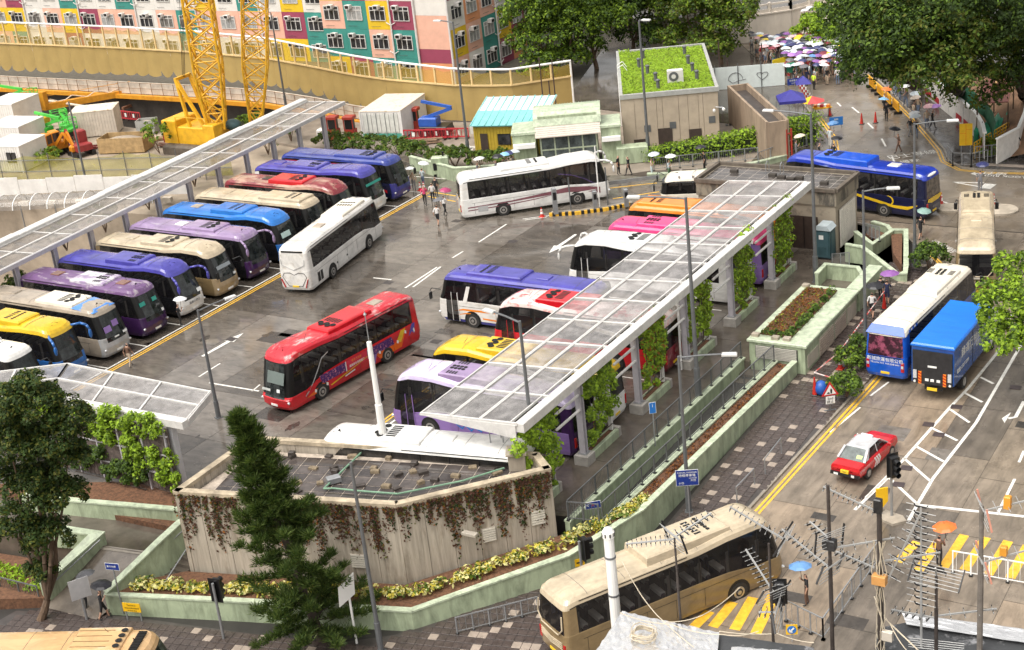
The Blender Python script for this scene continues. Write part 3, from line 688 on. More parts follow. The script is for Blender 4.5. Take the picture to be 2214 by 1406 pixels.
part('roof_front_panel',MB()._q([(3.4,-1.08,i['roofz'](3.4)-.045),(5.35,-1.0,i['roofz'](5.35)-.16),(5.35,1.0,i['roofz'](5.35)-.16),(3.4,1.08,i['roofz'](3.4)-.045),(3.5,-.68,i['roofz'](3.5)+.012),(5.15,-.6,i['roofz'](5.15)-.03),(5.15,.6,i['roofz'](5.15)-.03),(3.5,.68,i['roofz'](3.5)+.012)],[(0,1,5,4),(1,2,6,5),(2,3,7,6),(3,0,4,7),(4,5,6,7)]),paint('light blue',(0.10,0.28,0.70)),r)
row_l('dark purple coach with scuffed purple roof and teal sunshades',7.05,body=P_PURPLE,roof=P_PURPROOF,nose=P_PURPLE,ac=paint('scuffed unit',(0.32,0.24,0.38),(0.62,0.60,0.62),0.5,scale=3.0,rough=0.5),mirror='none',acx=0.9,hatch=(3.6,-2.8),hatchm=paint('rusty hatch',(0.20,0.09,0.06)),fan='row',cards=((-.95,-.45,2.35,2.62,M_TEAL),(.25,.65,2.35,2.62,M_TEAL),(.7,.9,1.5,1.7,M_CARD)))
r,i=row_l('violet blue coach with white nose and violet drooping mirrors',10.85,body=P_DARK,roof=P_INDIGO,nose=P_WHITE,ac=P_INDIGO,hump='wave',mirror='ear',mirrorm=P_INDIGO,acx=0.6,hatch=(),cards=((.55,.95,1.5,1.75,M_CARD),),slant=.8)
l_=text_mb('開源小巴士',.20,P_DARK,'lettering',r,(i['hl']+.085,0,1.02),(math.pi/2,0,math.pi/2),sx=1.1)
row_l('champagne gold coach with curved roof between violet and lilac coaches',14.65,body=P_GOLDD,roof=P_GOLDL,nose=P_GOLD,hump='wave',mirror='arm',acx=0.4,hatch=(-2.9,),slant=.75,cards=((-.7,.7,2.1,2.35,mat('grey shade',(.25,.28,.30),.5)),(.6,.85,1.4,1.55,M_CARD)))
row_l('lilac coach with purple nose and lilac drooping mirrors',18.25,body=P_DARK,roof=P_LILAC,nose=P_PURPLE,ac=P_LILAC,mirror='ear',mirrorm=P_LILAC,acx=1.2,hatch=(-1.2,),hatchm=P_WHITE)
row_l('sky blue coach with a white cloth behind its windscreen',22.0,body=P_DARK,roof=P_SKY,nose=P_SKYN,ac=P_SKY,hump='wave',mirror='none',acx=0.8,hatch=(-3.0,),hatchm=P_BEIGE,cards=((-.75,.25,1.95,2.35,mat('pale cloth',(.45,.60,.58),.7)),))
row_l('dull gold coach with black front, purple and green marks on roof',25.75,body=P_DARK,roof=P_GOLDL,nose=P_DARK,ac=P_GOLDL,fan='slots',acx=2.9,acl=4.2,hatch=(-3.0,),mirror='arm')
row_l('maroon coach with faded beige roof front and red roof unit',29.45,body=P_MAROON,roof=P_REDBEIGE,nose=P_MAROON,ac=P_RED,hump='wave',mirror='none',acx=0.6,acl=3.6,hatch=(-1.9,),hatchm=P_DARK,cards=((-.85,.85,2.0,2.3,mat('silver shade',(.42,.46,.46),.4)),))
r,i=row_l('violet coach with white nose and teal windscreen band',33.35,body=P_WHITE,roof=P_INDIGO,nose=P_WHITE,ac=P_INDIGO,hump='hump',mirror='none',acx=-0.8,hatch=(-3.8,),cards=((-1.0,1.0,2.42,2.62,M_TEAL),))
r,i=row_l('navy coach with red waist stripe, farthest in its row',36.95,body=P_DNAVY,roof=P_NAVYROOF,nose=P_NAVY,ac=P_NAVYROOF,mirror='arm',acx=1.9,acl=4.2,hatch=())
swoosh(r,i,-1,[(-5.5,1.35),(2.5,1.35),(4.0,1.2),(5.2,.9)],[.10,.10,.12,.25],P_RED)
for sd in (-1,1):part('stripe',MB().beam((-5.4,sd*1.165,2.99),(3.6,sd*1.165,2.99),.03,.06),P_RED,r)
r,i=coach('all white coach with heart shaped rear panel driving along plaza',(3.12,22.2,0),RAD(100.1),inner=True,body=P_WHITE,roof=P_WHITEDIRTY,rear=P_WHITEDIRTY,ac=P_CREAM,fan='slots',acx=2.3,acl=3.8,hatch=(-1.6,),hatchm=P_BEIGE,mirror='none',tail='slim',rearwin=False,L=12.2,belt=1.75,drop=.5,panes=6,group='coaches driving across plaza')
part('rear_spoiler',MB().box(-6.03,-5.85,-.85,.85,3.12,3.22),M_PILLAR,r)
part('heart_moulding',MB().path([(-6.11,0,.95+.5),(-6.12,.35,1.62),(-6.10,.8,1.58),(-6.10,.98,1.3),(-6.11,.55,.6),(-6.11,-.55,.6),(-6.10,-.98,1.3),(-6.10,-.8,1.58),(-6.12,-.35,1.62),(-6.11,0,1.45)],.022),M_PILLAR,r)
part('rear_panel_seam',MB().path([(-6.08,-.95,2.6),(-6.10,-.9,2.2),(-6.11,0,1.82),(-6.10,.9,2.2),(-6.08,.95,2.6)],.02),P_SILVER,r)
for k in range(2):part('engine_grille',MB().box(-4.95+.42*k,-4.62+.42*k,-1.262,-1.25,.55,1.25),M_PILLAR,r)
for x in (-2.0,-.4):part('luggage_handle',MB().box(x,x+.16,-1.265,-1.25,.82,.95),M_PILLAR,r)
r,i=coach('bright red coach with festival collage on its side',(16.3,5.8,0),RAD(-96.9),inner=True,body=P_RED,roof=P_REDWORN,nose=P_RED,rear=P_RED,ac=P_RED,hump='hump',acx=-.2,acl=3.9,hatch=(-3.4,),hatchm=P_BEIGE,mirror='none',L=12.0,belt=1.62,drop=.55,group='coaches driving across plaza',
             cards=((.35,.6,1.42,1.62,M_CARD),(-.9,-.2,1.4,1.55,mat('dash clutter',(.45,.47,.45),.6)),(-.5,.9,1.9,2.6,mat('pale interior',(.14,.17,.16),.3))))
dp=mat('photo band',(0.05,0.012,0.12),0.3,var=0.5,scale=9,col2=(0.75,0.30,0.35),thr=0.60)
decal(r,i,1,[(3.1,.95),(3.3,1.52),(-3.2,1.52),(-3.4,.95)],dp,'photo_band',.006)
decal(r,i,1,[(1.0,.92),(1.0,1.54),(-.9,1.54),(-.9,.92)],paint('poster red',(0.62,.02,.06)),'poster_panel',.010)
for x in (1.05,-.95):decal(r,i,1,[(x,.90),(x,1.54),(x-.07,1.54),(x-.07,.90)],M_PLATEW,'poster_edge',.013)
text_mb('戲劇嘉年華開鑼了',.17,M_PLATEW,'lettering',r,(.05,i['hw']+.014,1.10),(math.pi/2,0,math.pi),ext=.002)
text_mb('香港 文化節',.17,M_AMBER,'lettering',r,(.05,i['hw']+.014,1.38),(math.pi/2,0,math.pi),ext=.002)
decal(r,i,1,[(2.4,.55),(2.5,.62),(-.8,1.12),(-1.3,1.16)],P_YELLOW,'ribbon',.012)
decal(r,i,1,[(1.2,.60),(1.2,.68),(.3,.78),(.3,.70)],P_WHITE,'ribbon',.012)
decal(r,i,1,[(4.6,.6),(3.1,1.0),(2.9,.92),(3.6,.55)],paint('flame orange',(.72,.12,.01)),'ribbon',.011)
decal(r,i,1,[(-2.0,.5),(-1.6,.95),(-3.5,1.0),(-4.2,1.5),(-4.6,1.5),(-4.0,.5)],paint('flame orange',(.72,.12,.01)),'ribbon',.005)
decal(r,i,1,[(-3.6,1.0),(-4.1,1.6),(-4.55,1.62),(-4.0,.85)],P_YELLOW,'ribbon',.012)
decal(r,i,1,[(-4.75,.95),(-5.15,1.66),(-5.45,1.66),(-5.3,.95),(-5.1,1.15)],P_INDIGO,'ribbon',.012)
decal(r,i,1,[(-.9,.42),(-1.3,.95),(-1.75,.98),(-1.5,.42)],P_LILAC2,'ribbon',.009)
for x,z,a in [(3.75,.75,.3),(2.75,.8,.3),(-2.0,.95,.3),(-3.7,.98,.35),(-4.5,1.35,.35),(-5.3,1.18,1.2)]:
    decal(r,i,1,[(x+.1*math.cos(t+a)*1.0,z+.17*math.sin(t+a)) for t in (.6,2.5,3.7,5.6)],M_PLATEW,'ticket',.016)
swoosh(r,i,1,[(4.6,.75),(4.2,1.0),(3.8,1.4),(3.3,2.0),(2.9,2.55),(2.3,2.75)],[.09,.10,.12,.14,.12,.06],P_SILVER,'trim_strip',.0)
r,i=coach('cream coach with mauve swoosh waiting at the exit booth',(11.4,37.8,0),RAD(40.4),inner=True,body=P_WHITE,roof=P_WHITE,rear=P_WHITEDIRTY,ac=P_WHITE,hump='hump',acx=-.6,acl=4.0,hatch=(),mirror='ear',mirrorm=P_WHITE,drop=.2,group='coaches driving across plaza',belt=1.7)
swoosh(r,i,-1,[(-5.5,1.05),(-2,1.1),(.8,1.25),(2.6,1.35),(4.1,1.2),(5.2,.95)],[.10,.12,.25,.42,.42,.5],P_MAUVE)
swoosh(r,i,-1,[(-5.5,.82),(-2.5,.85),(0,.98),(1.4,1.12)],[.08,.09,.07,.03],P_MAUVE)
swoosh(r,i,-1,[(1.9,.75),(3.6,.98),(4.9,1.05)],[.02,.12,.02],P_WHITE,off=.012)
part('engine_grille',MB().box(-4.7,-3.9,-1.262,-1.25,.6,1.05),P_SILVER,r)
part('stripe',MB().path([(1.9,-1.245,2.75),(3.0,-1.25,2.5),(4.0,-1.255,2.05),(4.7,-1.26,1.6)],.018),paint('violet line',(.12,.06,.25)),r)
def row_r(label,y,x=29.65,hd=180.0,**k):return coach(label,(x,y,0),RAD(hd),group=ROWR,**k)
row_r('white coach behind the flat roofed concrete building, roof only in view',-5.55,x=30.3,hd=190,body=P_WHITE,roof=P_WHITE,hump='flat',acx=1.3,hatch=(-1.5,),mirror='none')
r,i=row_r('lilac coach with open door next to the concrete building',1.8,inner=True,body=P_LILAC2,roof=P_LILACPALE,rear=P_PURPLE,ac=P_LILAC,hump='wave',acx=.8,acl=3.6,mirror='arm',door=True,hatch=(-3,),drop=.35)
swoosh(r,i,1,[(4.0,1.2),(3.4,1.5),(2.6,1.62),(1.0,1.64)],[.10,.14,.12,.04],P_SILVER)
swoosh(r,i,1,[(-.2,.8),(.3,1.0),(.5,.75),(.9,1.05),(1.1,.8),(1.5,1.0)],[.1,.12,.12,.12,.12,.06],P_SKY)
row_r('yellow roofed coach beside the lilac one',5.5,body=P_WHITE,roof=P_YELLOW,ac=P_YELLOW,hump='wave',acx=.8,mirror='none',hatch=(-3,))
r,i=row_r('red coach with peeling pale roof front',12.95,body=P_RED,roof=P_REDPEEL,rear=P_MAROON,ac=P_RED,hump='wave',acx=.9,acl=3.8,mirror='none',hatch=(-3,),door=True)
r,i=row_r('violet roofed white coach with orange flashes nosing into the lane',16.0,x=23.4,inner=True,body=P_WHITEDIRTY,roof=P_INDIGO,skirt=P_NAVY,ac=P_INDIGO,hump='flat',acx=1.5,acl=4.2,acw=1.75,mirror='arm',hatch=(-1.9,),door=True,L=11.9,belt=1.75)
swoosh(r,i,1,[(4.6,1.05),(3.9,1.2),(2.2,1.22),(1.4,1.2)],[.02,.12,.14,.04],P_ORANGE);swoosh(r,i,1,[(4.4,.78),(3.7,.95),(3.3,.98)],[.02,.08,.04],P_ORANGE);swoosh(r,i,1,[(2.4,.72),(.5,.66),(-1.4,.62)],[.1,.1,.03],P_ORANGE)
part('pillar_panel',MB().slab([(3.55,1.256,1.7),(3.85,1.256,1.7),(3.45,1.20,2.86),(3.18,1.20,2.86)],.02,(0,1,0)),P_WHITEDIRTY,r)
row_r('white coach with curved roof and white drooping mirrors facing the lane',24.0,x=28.9,inner=True,body=P_WHITE,roof=P_WHITE,ac=P_WHITE,hump='wave',acx=.4,mirror='ear',mirrorm=P_WHITE,hatch=(-3,),door=True,drop=.2)
r,i=row_r('pink roofed coach with purple roof edge',27.55,body=P_LILAC2,roof=P_PINK,nose=P_INDIGO,ac=P_PINK,hump='flat',acx=1.2,acl=4.0,mirror='none',hatch=(-3,))
for sd in (-1,1):part('stripe',MB().slab([(5.2,sd*1.2,2.95),(-5.5,sd*1.2,3.1),(-5.5,sd*1.1,3.33),(3.5,sd*1.1,3.33)],.012,(0,sd,.3)),P_WHITE,r)
row_r('orange coach farthest along under the glass canopy',31.6,x=29.2,body=P_ORANGE,roof=P_ORANGE,ac=P_ORANGE,fan='slots',acx=2.6,acl=4.4,mirror='none',hatch=(-3,))
r,i=coach('small white minibus coming in beside the concrete pavilion',(25.0,41.2,0),RAD(200),L=7.2,H=2.75,W=2.1,body=P_CREAM,roof=P_CREAM,acl=0,hatch=(),mirror='arm',panes=4,belt=1.3,name='minibus',cat='minibus',wheelx=(2.2,-1.9),slant=.5)
r,i=coach('navy coach with yellow crescent turning in past the pavilion',(36.2,43.65,0),RAD(171),inner=True,body=P_DNAVY,roof=P_BLUEROOF,ac=paint('bright blue',(.02,.10,.62)),rear=P_DNAVY,hump='hump',acx=.9,acl=4.4,hatch=(-3.0,),hatchm=P_WHITEDIRTY,mirror='arm',L=12.2,group='coaches near the junction',belt=1.6,rearm=mat('rear glass warm',(.10,.08,.06),.1,var=.8,scale=3))
swoosh(r,i,1,[(5.3,1.75),(3.5,1.62),(1.5,1.55),(-.5,1.42),(-2.3,1.10),(-3.5,.88),(-4.6,.86),(-5.4,1.15)],[.03,.15,.2,.2,.22,.2,.25,.05],P_YELLOW)
cr=[(-3.0+.42*math.cos(t)*-1,1.27+.34*math.sin(t)) for t in [RAD(a) for a in range(-90,100,18)]]
y_=i['hw']+.014;mb=MB()
for k in range(len(cr)-1):
    w0,w1=.11*math.sin(math.pi*(k+.6)/len(cr))+.01,.11*math.sin(math.pi*(k+1.6)/len(cr))+.01
    def off(c,w):d=Vector((c[0]+3.0,c[1]-1.27)).normalized()*w;return (c[0]-d.x*0+d.x,y_,c[1]+d.y)
    mb.poly([(cr[k][0],y_,cr[k][1]),(cr[k+1][0],y_,cr[k+1][1]),off(cr[k+1],w1),off(cr[k],w0)])
part('crescent',mb,P_YELLOW,r)
part('rear_trim',MB().slab([(-6.12,-1.0,1.62),(-6.12,1.0,1.62),(-6.13,1.05,1.42),(-6.14,.5,1.28),(-6.14,-.5,1.28),(-6.13,-1.05,1.42)],.02,(-1,0,0)),P_YELLOW,r)
part('roof_tail_cap',MB().blob((-5.75,0,3.22),.28,.9,.12,12,6),P_WHITE,r,smooth=True)
r,i=coach('champagne gold coach seen from behind at the junction',(47.6,34.1,0.0),RAD(105.5),inner=True,body=P_GOLDD,roof=P_GOLDL,rear=P_GOLDD,ac=P_GOLDL,hump='flat',fan='row',acx=2.2,acl=4.0,hatch=(-1.0,),mirror='arm',L=12.0,H=3.6,group='coaches near the junction',tail='std')
part('rear_window_frame',MB().path([(-5.98,-1.0,2.75),(-6.04,-1.05,2.0),(-6.06,-.7,1.58),(-6.06,.7,1.58),(-6.04,1.05,2.0),(-5.98,1.0,2.75)],.035),P_GOLDL,r)
for k in range(3):part('rear_louvre',MB().path([(-6.04,-.85,1.28-.09*k),(-6.07,0,1.22-.09*k),(-6.04,.85,1.28-.09*k)],.025),P_GOLDL,r)
part('rear_sticker',MB().box(-6.05,-6.02,.2,.5,1.42,1.53),M_TAIL,r);part('rear_sticker',MB().box(-6.05,-6.02,-.5,.15,1.40,1.6),P_CREAM,r)
part('leaf_decal',MB().slab([(-6.03,.75,.75),(-6.03,.25,1.0),(-6.03,-.0,.95),(-6.03,.35,.8)],.015,(-1,0,0)),P_PURPLE,r);part('leaf_decal',MB().slab([(-6.03,-.15,.98),(-6.03,-.8,1.1),(-6.03,-.5,.9)],.015,(-1,0,0)),P_PURPLE,r)
r,i=coach('cream roofed blue coach on the street with company lettering at rear',(47.95,21.7,street_z(21)),RAD(86),inner=True,body=P_BLUED,roof=P_CREAM,rear=P_BLUE,nose=P_BLUE,ac=P_CREAM,fan='row',acx=1.7,acl=4.0,hatch=(),mirror='arm',L=11.7,H=3.4,group='coaches on the street',rearm=mat('rear poster glass',(.035,.012,.02),.12,col2=(.28,.07,.12),thr=.56,scale=2.2))
bx_=-i['hl']-.02
text_mb('新誠旅運有限公司',.27,M_PLATEW,'lettering',r,(bx_-.002,0,1.38),(math.pi/2,0,-math.pi/2))
text_mb('TEL:2326 7212  FAX:2348 6401',.135,M_PLATEW,'lettering',r,(bx_-.002,0,1.16),(math.pi/2,0,-math.pi/2))
part('rear_seam',MB().box(bx_-.005,bx_+.03,-.95,.95,1.55,1.58),M_PILLAR,r)
part('rear_roof_cap',MB().slab([(-5.78,-1.16,2.92),(-5.78,1.16,2.92),(-5.42,.95,3.34),(-5.42,-.95,3.34)],.03,(-.6,0,.6)),P_BLUE,r)
for sy in (-1,1):part('tail_lens',MB().box(-5.88,-5.86,sy*1.03-.07,sy*1.03+.07,.98,1.14),M_HEAD,r)
for k in range(3):part('side_patch',MB().slab([(-5.2+.5*k,-1.165,2.95),(-4.95+.5*k,-1.165,2.95),(-4.85+.5*k,-1.14,3.1),(-5.1+.5*k,-1.14,3.1)],.012,(0,-1,.2)),P_BLUE,r)
GC=G(1262,1322,.9)
r,i=coach('champagne gold coach pulling away at the street corner behind aerials',(45.3,-8.5,street_z(-8)),RAD(60),inner=True,body=P_GOLDD,roof=P_GOLDL,rear=P_GOLDD,ac=P_GOLDL,hump='hump',fan='slots',acx=.9,acl=4.6,hatch=(-2.6,),mirror='none',L=12.0,H=3.58,group='coaches on the street',belt=1.75,drop=.3)
part('rear_window_frame',MB().path([(-5.97,-1.0,2.75),(-6.03,-1.05,2.1),(-6.05,-.7,1.72),(-6.05,.7,1.72),(-6.03,1.05,2.1),(-5.97,1.0,2.75)],.035),P_GOLDL,r)
for k in range(4):part('rear_louvre',MB().path([(-6.02,-.9,1.36-.1*k),(-6.06,0,1.30-.1*k),(-6.02,.9,1.36-.1*k)],.028),P_GOLDL,r)
r,i=coach('tan coach cut off by the lower left corner',(22.0,-24.6,street_z(-24)),RAD(24),body=P_TAN,roof=P_TAN,nose=P_TAN,ac=P_TAN,hump='flat',fan='none',acx=2.7,acl=2.6,acw=2.0,hatch=(),mirror='none',L=11.5,H=3.4,group='coaches on the street')
zt=i['roofz'](2.7)+.17
for k in range(4):part('fan',MB().lathe((3.75,-.6+.4*k,zt),[(.15,0),(.16,.02),(.1,.02)],12),M_FAN,r)
for k in range(13):part('vent_slat',MB().box(4.35,4.75,-.78+.12*k,-.72+.12*k,zt-.19,zt-.13),M_FAN,r)
for k in range(4):part('roof_rib',MB().box(1.6,3.3,-.66+.42*k,-.63+.42*k,zt-.01,zt+.012),P_GOLDD,r)
part('mirror_arm',MB().path([(5.4,-1.1,3.0),(6.1,-1.35,2.95),(6.25,-1.4,2.5)],.035),M_BLACK,r)
t=thing('box_truck','blue box truck with black tail lift beside cream roofed coach','truck',(50.75,18.35,street_z(17)),RAD(88))
P_TRK=paint('truck blue',(0.014,0.085,0.33));P_TRKTOP=mat('truck tarpaulin',(0.006,0.16,0.66),0.3,var=0.15,scale=1.0,bump=0.5,bscale=2.5,stretch=(2.5,.3,1))
part('cargo_box',MB().box(-3.6,2.9,-1.2,1.2,1.0,3.25),P_TRK,t)
part('cargo_top',MB().cbox(-3.66,2.96,-1.24,1.24,3.18,3.36,.08),P_TRKTOP,t)
part('tail_lift',MB().box(-3.68,-3.61,-1.12,1.12,.95,2.95),mat('tail lift plate',(.02,.02,.022),.5,var=.4,scale=3),t)
cab=part('cab',MB()._q([(3.1,-1.1,.5),(5.0,-1.1,.5),(5.0,1.1,.5),(3.1,1.1,.5),(3.1,-1.08,2.5),(4.6,-1.05,2.5),(4.6,1.05,2.5),(3.1,1.08,2.5),(5.05,-1.1,1.4),(5.05,1.1,1.4)],[(0,3,2,1),(4,5,6,7),(0,1,8,5,4),(1,2,9,8),(8,9,6,5),(2,3,7,6,9),(3,0,4,7)]),P_WHITE,t)
part('windscreen',MB().slab([(5.04,-.95,1.5),(5.04,.95,1.5),(4.65,.9,2.4),(4.65,-.9,2.4)],.02,(1,0,.4)),M_WIND,cab)
part('chassis',MB().box(-3.5,4.9,-.5,.5,.55,1.0),M_BLACK,t)
for sy in (-1,1):
    for x in (4.0,-1.6):
        w=link('wheel',MB().tube((0,-.15,0),(0,.15,0),.44,n=18).mesh('wheel',M_RUBBER),t,(x,sy*.98,.44));part('rim',MB().tube((0,sy*.12,0),(0,sy*.17,0),.25,n=14),M_RIM,w)
    part('tail_light',MB().box(-3.72,-3.66,sy*.98-.1,sy*.98+.1,1.25,1.75),M_HEAD,t)
    mk=part('hazard_marker',MB().box(-3.72,-3.68,sy*.70-.09,sy*.70+.09,.95,1.7),M_AMBER,t)
    for k in range(4):part('hazard_stripe',MB().slab([(-3.725,sy*.70-.09,1.0+.18*k),(-3.725,sy*.70+.09,1.08+.18*k),(-3.725,sy*.70+.09,1.15+.18*k),(-3.725,sy*.70-.09,1.07+.18*k)],.006,(-1,0,0)),M_TAIL,mk)
    part('reflector',MB().tube((-3.72,sy*1.0,1.05),(-3.66,sy*1.0,1.05),.07,n=10),M_PLATEW,t)
part('number_plate',MB().box(-3.74,-3.68,-.28,.28,.62,.78),M_PLATEY,t)
for k,y in enumerate((-.35,.0,.3)):part('notice',MB().box(-3.71,-3.68,y-.1,y+.1,1.15,1.3),M_PLATEW,t)
part('badge',MB().box(-3.71,-3.68,-.25,.25,2.0,2.1),M_PLATEW,t)
text_mb('鋒運行物流',.62,M_PLATEW,'lettering',t,(-.6,-1.206,2.45),(math.pi/2,0,0),sx=1.15)
text_mb('電話: 2727 3399',.30,M_PLATEW,'lettering',t,(-2.1,-1.206,1.65),(math.pi/2,0,0));text_mb('電話: 2711 8226',.30,M_PLATEW,'lettering',t,(1.2,-1.206,1.95),(math.pi/2,0,0))
for k in range(1,2):part('box_seam',MB().box(-.42,-.38,-1.215,-1.2,1.02,3.2),M_BLACK,t)
def make_taxi():
    p=Gs(1868,1018)
    t=thing('taxi','red taxi with silver roof waiting by the ladder road marking','taxi',tuple(Gs(1872,1003)),RAD(83))
    P_TR=paint('taxi red',(0.55,0.012,0.018));P_TS=paint('taxi silver',(0.50,0.50,0.51))
    xs=[(-2.32,.62,.80,.76),(-2.28,.42,.96,.82),(-1.2,.28,1.0,.84),(-.2,.26,.98,.845),(.75,.27,.97,.845),(1.6,.30,.93,.83),(2.15,.36,.84,.78),(2.3,.45,.72,.70)]
    mb=MB();ringp=[]
    for x,z0,z1,w in xs:
        ringp.append([(x,-w+.05,z0),(x,-w,z0+.12),(x,-w,z1-.16),(x,-w+.06,z1-.03),(x,-w+.2,z1),(x,w-.2,z1),(x,w-.06,z1-.03),(x,w,z1-.16),(x,w,z0+.12),(x,w-.05,z0)])
    vs=[v for r_ in ringp for v in r_];fs=[]
    for k in range(len(xs)-1):
        for i in range(10):a=k*10;fs.append((a+i,a+(i+1)%10,a+10+(i+1)%10,a+10+i))
    fs += [tuple(range(9,-1,-1)),tuple(range((len(xs)-1)*10,len(xs)*10))]
    mb._q(vs,fs);part('body',mb,P_TR,t)
    cb=[(-1.62,.99,.74),(-1.0,1.43,.62),(.35,1.46,.62),(1.05,.98,.74)]
    mb=MB();(x0,z0,w0),(x1,z1,w1),(x2,z2,w2),(x3,z3,w3)=cb
    part('roof',MB()._q([(x1,-w1,z1),(x2,-w2,z2),(x2,w2,z2),(x1,w1,z1),(x1+.1,-w1+.12,z1+.06),(x2-.1,-w2+.12,z2+.06),(x2-.1,w2-.12,z2+.06),(x1+.1,w1-.12,z1+.06)],[(0,1,5,4),(1,2,6,5),(2,3,7,6),(3,0,4,7),(4,5,6,7)]),P_TS,t)
    part('rear_window',MB().poly([(x0,w0,z0),(x0,-w0,z0),(x1,-w1,z1),(x1,w1,z1)][::1]),mat('taxi rear glass',(.10,.12,.115),.08,var=.5,scale=3),t)
    part('windscreen',MB().poly([(x3,-w3,z3),(x3,w3,z3),(x2,w2,z2),(x2,-w2,z2)]),M_WIND,t)
    for s in (-1,1):
        q=[(x0,s*w0,z0),(x3,s*w3,z3),(x2,s*w2,z2),(x1,s*w1,z1)]
        part('side_window',MB().poly(q if s<0 else q[::-1]),M_GLASS,t)
        part('roof_pillar',MB().beam((x0-.02,s*w0,z0),(x1-.02,s*w1,z1),.12,.10).beam((x2,s*w2,z2),(x3,s*w3,z3),.06,.05),P_TS,t)
        part('quarter_panel',MB().slab([(x0,s*(w0+.008),z0),(x0+.42,s*(w0+.008),z0),(x1+.18,s*(w1+.008),z1),(x1,s*(w1+.008),z1)],.012,(0,s,0)),P_TS,t)
        part('door_pillar',MB().beam((-.18,s*.75,1.0),(-.2,s*.635,1.45),.05,.03),P_TS,t)
        for k in range(3):part('stripe',MB().slab([(-.75+.22*k,s*.848,.9),(-.62+.22*k,s*.848,.9),(-.40+.22*k,s*.848,.62),(-.62+.22*k,s*.848,.34),(-.72+.22*k,s*.848,.34),(-.55+.22*k,s*.848,.62)],.006,(0,s,0)),P_WHITE,t)
        for x in (1.32,-1.36):
            w=link('wheel',MB().tube((0,-.1,0),(0,.1,0),.31,n=18).mesh('wheel',M_RUBBER),t,(x,s*.755,.31));part('rim',MB().tube((0,s*.08,0),(0,s*.115,0),.19,n=14),M_RIM,w)
        part('tail_light',MB().box(-2.345,-2.28,s*.58-.16,s*.58+.16,.68,.80),M_TAIL,t);part('headlight',MB().box(2.26,2.32,s*.5-.16,s*.5+.16,.58,.70),M_HEAD,t)
        part('wing_mirror',MB().cbox(.75,.9,s*.95-.1,s*.95+.08,.95,1.1,.02),P_TR,t)
    part('bumper',MB().box(-2.42,-2.24,-.8,.8,.42,.58),M_BLACK,t);part('number_plate',MB().box(-2.43,-2.3,-.22,.22,.6,.76),M_PLATEY,t)
    text_mb('TAXI',.1,M_BLACK,'lettering',t,(-2.435,0,.68),(math.pi/2,0,-math.pi/2),ext=.002)
    part('roof_sign',MB().cbox(.12,.26,-.32,.32,1.51,1.66,.03),mat('roof sign',(.72,.68,.78),.3),t);part('sticker',MB().slab([(-1.5,-.52,1.08),(-1.5,-.2,1.08),(-1.33,-.2,1.2),(-1.33,-.52,1.2)],.006,(-.6,0,.6)),mat('green sticker',(.45,.62,.22),.5),t)
    part('sticker',MB().box(-2.44,-2.41,-.55,-.38,.46,.58),M_PLATEW,t);part('sticker',MB().box(-2.44,-2.41,.36,.6,.44,.55),M_PLATEW,t)
make_taxi()
# ---------------------------------------------------------------- foliage helpers
import numpy as np
RNG=np.random.default_rng(11)
def leaf_mesh(name,P,N,size,mats,wts=None,aspect=0.55,droop=0.0):
    """one rhombic leaf per point; N is the facing direction"""
    P=np.asarray(P,float);n=len(P);N=np.asarray(N,float)+RNG.normal(0,.45,(n,3));N /= np.linalg.norm(N,axis=1)[:,None]+1e-9
    D=RNG.normal(0,1,(n,3));D[:,2] -= droop;D -= N*(D*N).sum(1)[:,None];D /= np.linalg.norm(D,axis=1)[:,None]+1e-9
    B=np.cross(N,D);s=size*RNG.uniform(.45,1.55,n)[:,None]
    V=np.empty((n,4,3));V[:,0]=P-D*s*.5;V[:,1]=P+B*s*.5*aspect+N*s*.06;V[:,2]=P+D*s*.5;V[:,3]=P-B*s*.5*aspect+N*s*.06
    me=bpy.data.meshes.new(name);me.vertices.add(4*n);me.vertices.foreach_set('co',V.reshape(-1));me.loops.add(4*n);me.loops.foreach_set('vertex_index',np.arange(4*n,dtype=np.int32))
    me.polygons.add(n);me.polygons.foreach_set('loop_start',np.arange(0,4*n,4,dtype=np.int32));me.polygons.foreach_set('loop_total',np.full(n,4,dtype=np.int32))
    for m in mats:me.materials.append(m)
    w=np.array(wts or [1]*len(mats),float);me.polygons.foreach_set('material_index',RNG.choice(len(mats),n,p=w/w.sum()).astype(np.int32))
    me.update(calc_edges=True);me.validate();return me
def leafm(name,c,tr=0.25):
    if name in _mats:return _mats[name]
    m=mat(name,c,0.6,var=0.35,scale=2.0,coords='World',spec=0.22)
    nt=m.node_tree;p=nt.nodes['Principled BSDF'];t=nt.nodes.new('ShaderNodeBsdfTranslucent');t.inputs[0].default_value=(c[0]*1.6,c[1]*1.7,c[2]*.9,1)
    mx=nt.nodes.new('ShaderNodeMixShader');mx.inputs[0].default_value=tr;nt.links.new(p.outputs[0],mx.inputs[1]);nt.links.new(t.outputs[0],mx.inputs[2]);nt.links.new(mx.outputs[0],nt.nodes['Material Output'].inputs[0])
    return m
LF_LIME=leafm('leaf lime',(0.21,0.31,0.025));LF_MID=leafm('leaf mid green',(0.105,0.17,0.022));LF_DARK=leafm('leaf dark green',(0.042,0.075,0.016));LF_OLIVE=leafm('leaf olive',(0.105,0.115,0.020));LF_YEL=leafm('leaf yellow',(0.50,0.42,0.06));LF_RUST=leafm('leaf rust',(0.24,0.09,0.02));LF_PALE=leafm('leaf cream',(0.62,0.58,0.26));LF_BRIGHT=leafm('leaf bright',(0.27,0.41,0.03));LF_DEEP=leafm('leaf deep',(0.026,0.045,0.012));LF_BROWN=leafm('leaf brown vine',(0.085,0.040,0.026))
